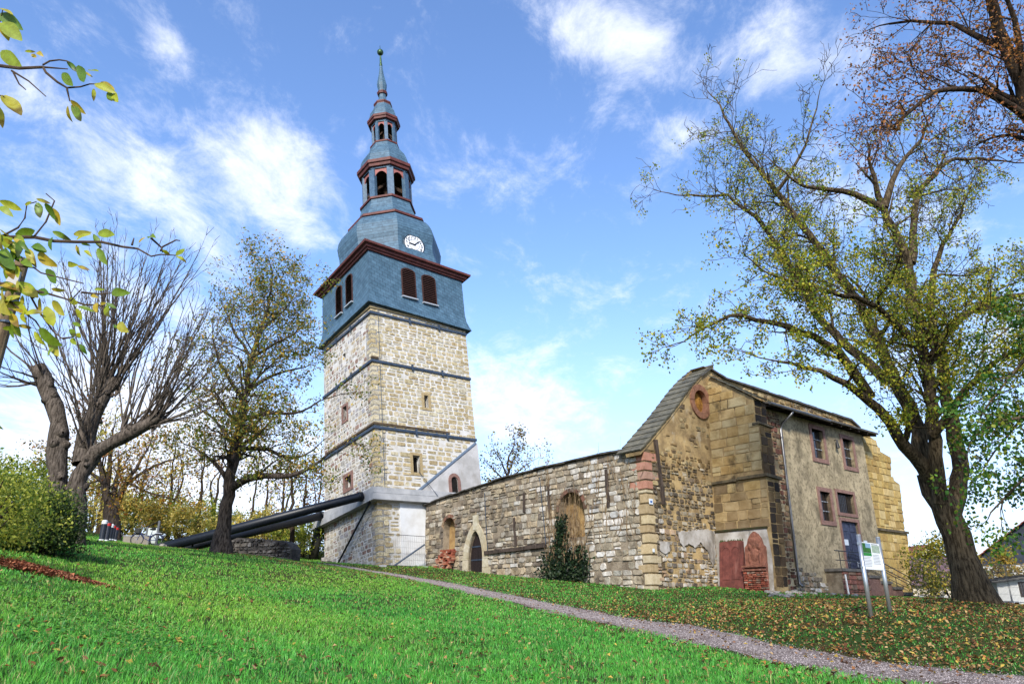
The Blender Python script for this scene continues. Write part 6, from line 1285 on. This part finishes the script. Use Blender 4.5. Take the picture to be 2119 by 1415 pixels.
# wooden pole at the left edge
p0 = atY(46, 540, 12.); pb2 = np.array([p0[0]-.15, p0[1], 0]); pb2[2] = gz(*pb2[:2]); wpole = thing('wooden_pole', 'round wooden pole with a small pale plate at the left edge behind leafy twigs', 'pole', pb2)
m_pole = mat('pole_wood', lin(168, 142, 104, .5), var=lin(120, 98, 70, .45), vscale=3, bump=.5, bscale=12, stretch=(6, 6, .4)); MB().tube([pb2-UP*.5, pb2*.5+p0*.5, p0], [.15, .13, .115], 14).build('shaft', m_pole, wpole, smooth=False)
MB().tube([p0, p0+UP*.06], [.12, .05], 14).build('cap', m_tim, wpole); PW = Pl(np.array([p0[0], p0[1]-.12, 0]), np.array([1., 0, 0]), np.array([0, -1., 0])); slab(PW, -.1, .12, p0[2]-.62, p0[2]-.28, -.02, .02, 'plate', mat('grey_plate', lin(196, 192, 184, .6), rough=.5), wpole)
for z in (.8, 1.2): MB().tube([p0-UP*z, p0-UP*(z+.04)], .135, 14).build('strap', m_iron, wpole)
# ------------------------------------------------------------------ leafy twigs close to the camera, growing from a shrub beyond the left edge
YF = 2.6
z1_ = lambda x, y: (x/2.526, y/2.526); z2_ = lambda x, y: (x/2.721, 480+y/2.721)
st1 = [[(-300, 420), (-120, 350), (0, 345), (100, 358), (225, 352), (240, 380), (300, 430), (350, 460), (420, 455), (470, 440), (500, 440)], [(225, 340), (260, 320), (310, 314), (350, 320), (365, 330)], [(60, 370), (150, 425), (240, 505)], [(70, 380), (100, 440), (135, 470)], [(350, 465), (365, 530)], [(225, 352), (355, 362)], [(-120, 350), (-40, 200), (0, 110), (15, 50)], [(-120, 350), (-30, 470), (0, 500), (20, 505)],
       [(-300, 1200), (-120, 1250), (0, 1240), (180, 1240), (280, 1260), (400, 1265), (530, 1265), (640, 1290), (720, 1300), (790, 1340), (840, 1330), (920, 1335)], [(180, 1235), (240, 1160), (285, 1050), (240, 1012)], [(0, 1240), (95, 1190), (130, 1140), (140, 1070), (190, 1055)], [(840, 1310), (850, 1290), (920, 1255), (940, 1258)], [(690, 1280), (700, 1245)], [(790, 1245), (845, 1295), (850, 1320)]]
st2 = [[(-300, 300), (-100, 285), (0, 290), (150, 320), (280, 350), (400, 385), (460, 320)], [(0, 180), (90, 190), (190, 200), (230, 230), (350, 260), (470, 290)], [(150, 320), (215, 440), (300, 560), (350, 600)], [(400, 385), (480, 410), (560, 410), (640, 500)], [(460, 340), (560, 350), (630, 345)], [(0, 350), (200, 500), (260, 590)], [(350, 600), (420, 590)]]
lv1 = [(0, 75, 120, 160), (0, 120, 45, 215), (10, 120, 115, 215), (0, 45, 68, 80), (5, 270, 115, 355), (20, 500, 110, 605), (-5, 560, 14, 670), (130, 270, 185, 272), (165, 285, 190, 302), (195, 275, 228, 298), (350, 320, 410, 380), (405, 345, 440, 430), (325, 385, 382, 450), (440, 375, 485, 405), (465, 370, 515, 375), (495, 440, 610, 490), (525, 432, 600, 470), (490, 465, 490, 530), (570, 480, 585, 530), (590, 490, 618, 535), (370, 525, 448, 598), (355, 555, 380, 640), (375, 550, 425, 635),
       (190, 1040, 265, 1065), (195, 1060, 210, 1140), (235, 1065, 290, 1150), (275, 1090, 315, 1180), (130, 1070, 165, 1055), (0, 1050, 115, 1100), (0, 1080, 70, 1135), (0, 1200, 50, 1230), (70, 1250, 140, 1300), (0, 1310, 80, 1410), (10, 1260, 90, 1330), (170, 1295, 245, 1320), (200, 1325, 300, 1395), (140, 1300, 190, 1400), (275, 1210, 375, 1260), (275, 1240, 270, 1310), (385, 1225, 480, 1215), (400, 1255, 480, 1225), (515, 1215, 600, 1230), (490, 1225, 530, 1300), (510, 1300, 560, 1385), (400, 1280, 400, 1315), (440, 1310, 480, 1345), (425, 1275, 475, 1285), (410, 1290, 425, 1340), (355, 1380, 410, 1385), (405, 1390, 470, 1412), (725, 1270, 762, 1240), (780, 1245, 815, 1245), (850, 1305, 890, 1335), (920, 1335, 965, 1300), (920, 1340, 975, 1375)]
lv2 = [(100, 285, 215, 370), (130, 310, 195, 360), (215, 330, 275, 350), (225, 370, 230, 475), (260, 420, 300, 530), (295, 390, 365, 470), (290, 320, 370, 330), (390, 380, 440, 400), (530, 325, 590, 325), (510, 355, 555, 370), (630, 340, 735, 345), (540, 400, 545, 455), (565, 405, 600, 400), (595, 415, 615, 475), (600, 400, 655, 430), (430, 430, 460, 500), (440, 420, 530, 450), (665, 515, 725, 565), (640, 520, 655, 540), (585, 500, 600, 530), (195, 560, 260, 640), (220, 545, 350, 640), (275, 600, 330, 700), (300, 650, 270, 700), (410, 510, 455, 530), (400, 545, 415, 595), (430, 570, 455, 595), (400, 600, 430, 635), (450, 630, 490, 690), (145, 130, 195, 180), (60, 100, 110, 170), (0, 110, 80, 215), (210, 140, 325, 190), (180, 80, 265, 110), (260, 210, 315, 290), (-10, 1070, 20, 1110)]
hub = np.array([-2.75, 2.9, 0.]); hub[2] = gz(*hub[:2]); fs = thing('overhanging_shrub', 'leafy twigs with yellow-green leaves reaching in close at the upper left', 'shrub', hub)
m_twig = mat('twig_bark', lin(112, 92, 72, .45), var=lin(84, 66, 50, .4), vscale=20, rough=.9); m_fl = mat('near_leaf', attr=True, rough=.45, spec=.4, transl=.5, var=(.78, .72, .4, 1), vscale=40)
b = MB(); top_ = atY(-118, 350, YF)
b.tube([hub-UP*.2, hub+np.array([.05, 0, 1.0]), atY(-300/2.526, 420/2.526, YF)*.4+hub*.6+UP*.3, atY(-119, 166, YF)], [.05, .045, .035, .02], 8)
b.tube([hub+np.array([.05, 0, 1.0]), atY(-119, 475, YF)], [.03, .012], 6); b.tube([hub+np.array([.04, 0, .8]), atY(-110, 590, YF)], [.03, .012], 6)
b.build('stem', m_twig, fs)
for z_, S_ in ((z1_, st1), (z2_, st2)):
    for s in S_:
        n = len(s); r0 = .009 if s[0][0] < -200 else .0045; MB().tube([atY(*z_(x, y), YF+.02*math.sin(i)) for i, (x, y) in enumerate(s)], [r0+(.0022-r0)*i/(n-1) for i in range(n)], 6).build('twig', m_twig, fs)
cls = [lin(206, 212, 60, .66), lin(180, 200, 56, .62), lin(150, 184, 56, .58), lin(216, 208, 84, .66), lin(122, 164, 50, .55), lin(222, 196, 70, .66)]
for _ in range(46): xa, ya = R.uniform(-10, 170)*R.random()**.5, R.uniform(0, 560); an = R.uniform(-.3, 2.0); q = R.uniform(60, 115); lv2.append((xa, ya, xa+q*math.cos(an), ya+q*math.sin(an)))
for z_, LV in ((z1_, lv1), (z2_, lv2)):
    for (xa, ya, xb, yb) in LV:
        a = atY(*z_(xa, ya), YF+R.uniform(-.02, .02)); c = atY(*z_(xb, yb), YF+R.uniform(-.035, .035)); d = c-a; L0 = np.linalg.norm(d); d /= L0; sd = np.cross(d, np.array([R.uniform(-.7, .7), -1, R.uniform(-.7, .7)])); sd /= np.linalg.norm(sd); nn = np.cross(sd, d)
        V = []; n = 7; cv = R.uniform(-.12, .16); fd = R.uniform(.1, .5); cl = []; w = L0*R.uniform(.15, .21); base = R.choice(cls); brown = R.random() < .2
        for i in range(n):
            t = i/(n-1); ww = w*math.sin(math.pi*min(1, t*.94+.04))**.8*(1.15-.35*t); mid = a+d*L0*t+nn*L0*cv*math.sin(math.pi*t)
            for s in (-1, 0, 1): V.append(mid+sd*ww*s*(1+.06*math.sin(9*t+s))+nn*abs(s)*ww*fd); k = R.uniform(.85, 1.15)*(1.08 if s == 0 else 1)*(.45 if brown and t > .6 else 1); cl.append((base[0]*k, base[1]*k*(.8 if brown and t > .6 else 1), base[2]*k, 1))
        F_ = [(i*3+j, i*3+j+1, i*3+4+j, i*3+3+j) for i in range(n-1) for j in range(2)]; m = MB(); m.V = [tuple(v) for v in V]; m.F = F_; m.C = cl; m.build('leaf', m_fl, fs, smooth=True, fix=False)
# ------------------------------------------------------------------ houses behind, right
m_tile = mat('red_roof_tile', lin(176, 108, 88, .55), var=lin(140, 84, 70, .5), vscale=2, bump=.6, bscale=10); m_tile2 = mat('mauve_roof_tile', lin(150, 118, 124, .55), var=lin(120, 92, 100, .5), vscale=2, bump=.6); m_wall = mat('house_white', lin(226, 226, 222, .65), var=lin(206, 204, 198, .62), vscale=.7, bump=.1); m_clad = mat('dark_cladding', lin(70, 78, 94, .5), var=lin(54, 60, 74, .45), vscale=2); m_crm = mat('house_cream', lin(230, 216, 190, .62), rough=.9)
def house(label, c, yaw, w, d, h, rh, mw, mr, mg=None, wins=(), zb=None):
    ex = np.array([math.cos(yaw), math.sin(yaw), 0]); ey = np.array([-math.sin(yaw), math.cos(yaw), 0]); c = np.array([c[0], c[1], zb if zb is not None else gz(*c[:2])]); t = thing('house', label, 'house', c)
    P_ = lambda x, y, z: c+ex*x+ey*y+UP*z
    MB().box8([P_(x, y, z) for z in (-3, h) for x, y in ((-w/2, -d/2), (w/2, -d/2), (w/2, d/2), (-w/2, d/2))]).build('walls', mw, t)
    MB().add([P_(-w/2, -d/2, h), P_(w/2, -d/2, h), P_(0, -d/2, h+rh), P_(-w/2, d/2, h), P_(w/2, d/2, h), P_(0, d/2, h+rh)], [(0, 1, 2), (5, 4, 3), (0, 3, 4, 1), (0, 2, 5, 3), (1, 4, 5, 2)]).build('gable', mg or mw, t)
    ov = .4; nr = 9
    for s in (-1, 1):
        rf = None
        for i in range(nr):
            f0, f1 = i/nr, (i+1.15)/nr; q = lambda f, y, o_: P_(s*(w/2+ov)*(1-f), y, h-ov*rh/(w/2)+(rh+ov*rh/(w/2))*f+o_); MB().box8([q(f, y, o_+.05*(f == f0)) for o_ in (.03, .1) for f, y in ((f0, -d/2-ov), (f1 if f1 < 1 else 1, -d/2-ov), (f1 if f1 < 1 else 1, d/2+ov), (f0, d/2+ov))]).build('tile_course', mr, t)
    for (x, z, ww, hh) in wins:
        fr_ = MB().box8([P_(xx, -d/2-o_, zz) for zz in (z, z+hh) for xx, o_ in ((x, .0), (x+ww, .0), (x+ww, .04), (x, .04))]).build('window', m_tim, t); MB().box8([P_(xx, -d/2-o_, zz) for zz in (z+.07, z+hh-.07) for xx, o_ in ((x+.07, .02), (x+ww-.07, .02), (x+ww-.07, .05), (x+.07, .05))]).build('pane', m_glass, fr_)
        for i in range(1, 5): MB().tube([P_(x+ww*i/5, -d/2-.07, z), P_(x+ww*i/5, -d/2-.07, z+hh)], .015, 4).build('bar', m_bar, fr_)
    return t
c_ = atY(2150, 1200, 56); house('red-tiled house with dark blue-grey gable at the right edge', c_, math.radians(-32), 8.5, 9, 2.6, 3.0, m_wall, m_tile, m_clad, zb=atY(2100, 1250, 56)[2])
c_ = atY(2135, 1225, 42); q = atY(2100, 1253, 42)[2]; house('low white outbuilding with a barred window at the right edge', c_, math.radians(-8), 5.2, 4, atY(2100, 1207, 42)[2]-q, .35, m_wall, m_cop2, wins=((-1.55, .45, .8, .75),), zb=q)
c_ = atY(1915, 1210, 78); q = atY(1915, 1225, 78)[2]; house('house with mauve-brown tiled roof low between buttress and linden', c_, math.radians(65), 7, 6, .8, 2.6, m_crm, m_tile2, zb=q)
c_ = atY(1893, 1180, 100); q = atY(1893, 1195, 100)[2]; house('small cream house with pointed red roof right of the far buttress', c_, math.radians(10), 5, 6, 2.2, 1.7, m_crm, m_tile, zb=q)
# mulch heap at the left
mh = atY(55, 1160, 17.0); mh[2] = gz(*mh[:2]); g = np.random.default_rng(8)
# ------------------------------------------------------------------ grass, fallen leaves
g = np.random.default_rng(12)
def scatter(n, r0, r1, a0=-46, a1=44, pw=.5):
    th = np.radians(g.uniform(a0, a1, n)); u = g.random(n); k = pw; r = (r0**k+u*(r1**k-r0**k))**(1/k); return np.sin(th)*r, np.cos(th)*r, r
def lown(x, y): return .5+.25*np.sin(x*.55+1.3*np.sin(y*.31))+.25*np.sin(y*.47+1.7*np.sin(x*.23+1))
def midn(x, y): return .5+.5*np.sin(x*2.3+2*np.sin(y*1.7))*np.sin(y*2.1+2*np.sin(x*1.3))
hidden = lambda x, y: (((x-NV.O[0])*-D2[0]+(y-NV.O[1])*-D2[1]) < -.2) & (((x-NV.O[0])*-D1[0]+(y-NV.O[1])*-D1[1]) < Lq) & (((x-NV.O[0])*-D1[0]+(y-NV.O[1])*-D1[1]) > -14)
def litter(x, y):      # how much leaf litter lies at a point
    px_d = path_dist(x, y); side = (x > np.interp(y, PC[::-1, 1], PC[::-1, 0]))
    near_l = np.exp(-((x-lb[0]+2)**2+(y-lb[1]+4)**2)/110.); strip = np.exp(-(((x-TN[0]-1)/8)**2+((y-TN[1]+3.2)/2.6)**2)); ch_ = np.exp(-(((x-c0[0]-3)/6)**2+((y-c0[1]-1.5)/2.2)**2))
    return np.clip(side*(.3+1.1*near_l)*(y < 48)+.75*strip+.8*ch_+.2*np.exp(-((px_d-1)/1.2)**2), 0, 1)
n = 640000; x, y, r = scatter(n, 4.2, 62); d = path_dist(x, y); lit = litter(x, y)
keep = (g.random(n) < .3+.95*midn(x*.8+2, y*.8)) & (d > .8+.2*np.sin(x*3)) & ~hidden(x, y) & (g.random(n) > lit*.72) & ~((np.hypot(x-mh[0], (y-mh[1])*1.0) < 1.5) & (g.random(n) < .7)); x, y, r, lit = x[keep], y[keep], r[keep], lit[keep]
# tufts: pull blades towards tuft centres
tx = np.round(x/.34+np.sin(y*7)*.4)*.34; ty = np.round(y/.34+np.sin(x*5)*.4)*.34; pull = g.uniform(0, .45, len(x)); x = x*(1-pull)+tx*pull; y = y*(1-pull)+ty*pull
nt = 1500; ax_, ay_, ar_ = scatter(nt, 4.6, 34); ok = (path_dist(ax_, ay_) > 1.3) & (litter(ax_, ay_) < .5); ax_, ay_, ar_ = ax_[ok], ay_[ok], ar_[ok]; nt = len(ax_); nb0 = len(x)
kk = 26; x = np.r_[x, np.repeat(ax_, kk)+g.normal(0, .055, nt*kk)]; y = np.r_[y, np.repeat(ay_, kk)+g.normal(0, .055, nt*kk)]; r = np.r_[r, np.repeat(ar_, kk)]; lit = np.r_[lit, np.zeros(nt*kk)]; tuft = np.arange(len(x)) >= nb0
n = len(x); z = gza(x, y); m_ = midn(x, y); lo = lown(x, y)
hgt = (.03+.045*g.random(n)+.05*m_*g.random(n))*np.clip((9/r)**.12, .8, 1.1)*np.where(g.random(n) < .05, 1.5, 1.)*(1-.35*lit)*np.where(tuft, 1.45, 1.)
wid = .0034*np.clip((r/7)**.8, 1, 5.)*g.uniform(.7, 1.4, n); a = g.uniform(0, 2*math.pi, n); ca, sa = np.cos(a), np.sin(a); le = g.uniform(.15, .85, n)*hgt; b2 = g.uniform(0, 2*math.pi, n); lx_, ly_ = np.cos(b2)*le, np.sin(b2)*le
V = np.empty((n, 5, 3)); V[:, 0] = np.c_[x-ca*wid, y-sa*wid, z-.01]; V[:, 1] = np.c_[x+ca*wid, y+sa*wid, z-.01]
V[:, 2] = np.c_[x+ca*wid*.8+lx_*.35, y+sa*wid*.8+ly_*.35, z+hgt*.6]; V[:, 3] = np.c_[x-ca*wid*.8+lx_*.35, y-sa*wid*.8+ly_*.35, z+hgt*.6]; V[:, 4] = np.c_[x+lx_, y+ly_, z+hgt]
i = np.arange(n)[:, None]*5
A_ = np.array(lin(92, 182, 66, .74)); B_ = np.array(lin(164, 204, 68, .76)); C_ = np.array(lin(50, 136, 54, .64)); D_ = np.array(lin(196, 190, 118, .68))
lf_ = np.clip((-x+1)/7, .12, 1)[:, None]; t1 = np.clip(lo+.35*(midn(x*.9, y*.9)-.5)+g.normal(0, .22, n), 0, 1)[:, None]; dk = np.clip(1.6*midn(x*.7+5, y*.7+1)-.9+g.normal(0, .2, n), 0, 1)[:, None]
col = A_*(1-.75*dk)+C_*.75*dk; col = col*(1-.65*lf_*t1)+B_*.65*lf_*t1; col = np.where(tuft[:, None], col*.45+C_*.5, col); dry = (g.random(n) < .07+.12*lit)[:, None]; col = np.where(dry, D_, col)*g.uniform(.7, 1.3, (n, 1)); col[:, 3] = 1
m_grass = mat('grass_blade', attr=True, rough=.5, spec=.35, transl=.35)
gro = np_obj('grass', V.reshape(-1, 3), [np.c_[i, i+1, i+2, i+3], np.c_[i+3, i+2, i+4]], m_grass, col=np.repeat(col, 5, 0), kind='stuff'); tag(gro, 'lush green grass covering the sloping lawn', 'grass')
# clover and other broad leaves near the camera
n = 60000; x, y, r = scatter(n, 4.2, 20, -46, 22); keep = (g.random(n) < np.clip(1.2*lown(x*1.7+3, y*1.7)-.45, 0, 1)*np.clip((2-x)/6, .1, 1)) & (path_dist(x, y) > 1); x, y = x[keep], y[keep]; n = len(x); z = gza(x, y)+g.uniform(.03, .1, n); s = g.uniform(.010, .022, n); a = g.uniform(0, 6.28, n)
k6 = np.arange(6)*math.pi/3; V = np.stack([x[:, None]+s[:, None]*np.cos(k6+a[:, None]), y[:, None]+s[:, None]*np.sin(k6+a[:, None]), z[:, None]+s[:, None]*.5*np.sin(k6*1+g.uniform(0, 6, n)[:, None])], -1)
cc = np.array([lin(110, 176, 60, .6), lin(84, 150, 60, .56), lin(140, 186, 70, .62)])[g.integers(0, 3, n)]*g.uniform(.75, 1.25, (n, 1)); cc[:, 3] = 1; i = np.arange(n)[:, None]*6
clo = np_obj('clover', V.reshape(-1, 3), [i+np.arange(6)], m_grass, col=np.repeat(cc, 6, 0), kind='stuff'); tag(clo, 'patches of clover and weeds among the grass at the lower left', 'clover')
# fallen leaves
def leaf_carpet(x, y, size, cols, lift=.0):
    n = len(x); z = gza(x, y)+g.uniform(.02, .06, n)+lift; a = g.uniform(0, 6.28, n); s = size*g.uniform(.5, 1.3, n); d = np.c_[np.cos(a), np.sin(a), g.normal(0, .35, n)]*s[:, None]; e = np.c_[-np.sin(a), np.cos(a), g.normal(0, .35, n)]*(s*g.uniform(.5, .8, n))[:, None]; p = np.c_[x, y, z]; cu = np.c_[np.zeros(n), np.zeros(n), s*g.uniform(0, .35, n)]
    V = np.stack([p-d*.5, p+e*.5+cu, p+d*.5, p-e*.5+cu*.6], 1); c = np.array(cols)[g.integers(0, len(cols), n)]*g.uniform(.65, 1.3, (n, 1)); c[:, 3] = 1; i = np.arange(n)[:, None]*4
    return V.reshape(-1, 3), [np.c_[i, i+1, i+2], np.c_[i, i+2, i+3]], np.repeat(c, 4, 0)
n = 130000; x, y, r = scatter(n, 7, 56, -40, 44, .7); lit = litter(x, y); dp = path_dist(x, y); keep = (g.random(n) < lit*.8+.045) & ~hidden(x, y) & ((dp > .8) | (g.random(n) < .25)); x, y = x[keep], y[keep]
brn = [lin(186, 140, 92, .55), lin(160, 108, 66, .52), lin(206, 170, 116, .58), lin(140, 92, 60, .5), lin(212, 178, 84, .6), lin(196, 128, 70, .55)]
l = leaf_carpet(x, y, .085, brn); flo = np_obj('fallen_leaves', *l[:2], mat('dry_leaf', attr=True, rough=.75, spec=.2, transl=.2), col=l[2], kind='stuff'); tag(flo, 'brown and yellow fallen leaves lying on the grass and path', 'fallen leaves')
# mulch of rust-coloured leaves at the left
n = 5200; a = g.uniform(0, 6.28, n); rr = np.sqrt(g.random(n))*(1+.3*np.sin(3*a+1)+.2*np.sin(7*a)+.25*(g.random(n) < .15)); x = mh[0]+rr*np.cos(a)*1.9-.3; y = mh[1]+rr*np.sin(a)*.95+.25*rr*np.cos(a); l = leaf_carpet(x, y, .09, [lin(196, 124, 88, .6), lin(166, 98, 70, .55), lin(214, 148, 108, .6), lin(140, 84, 62, .5)], .0); l[0][:, 2] += np.repeat(.14*(1-rr**2)*g.random(n), 4)
mo = np_obj('leaf_mulch', *l[:2], MATS['dry_leaf'], col=l[2], kind='stuff'); tag(mo, 'low heap of rust-red leaf mulch on the lawn at the left edge', 'leaf mulch')
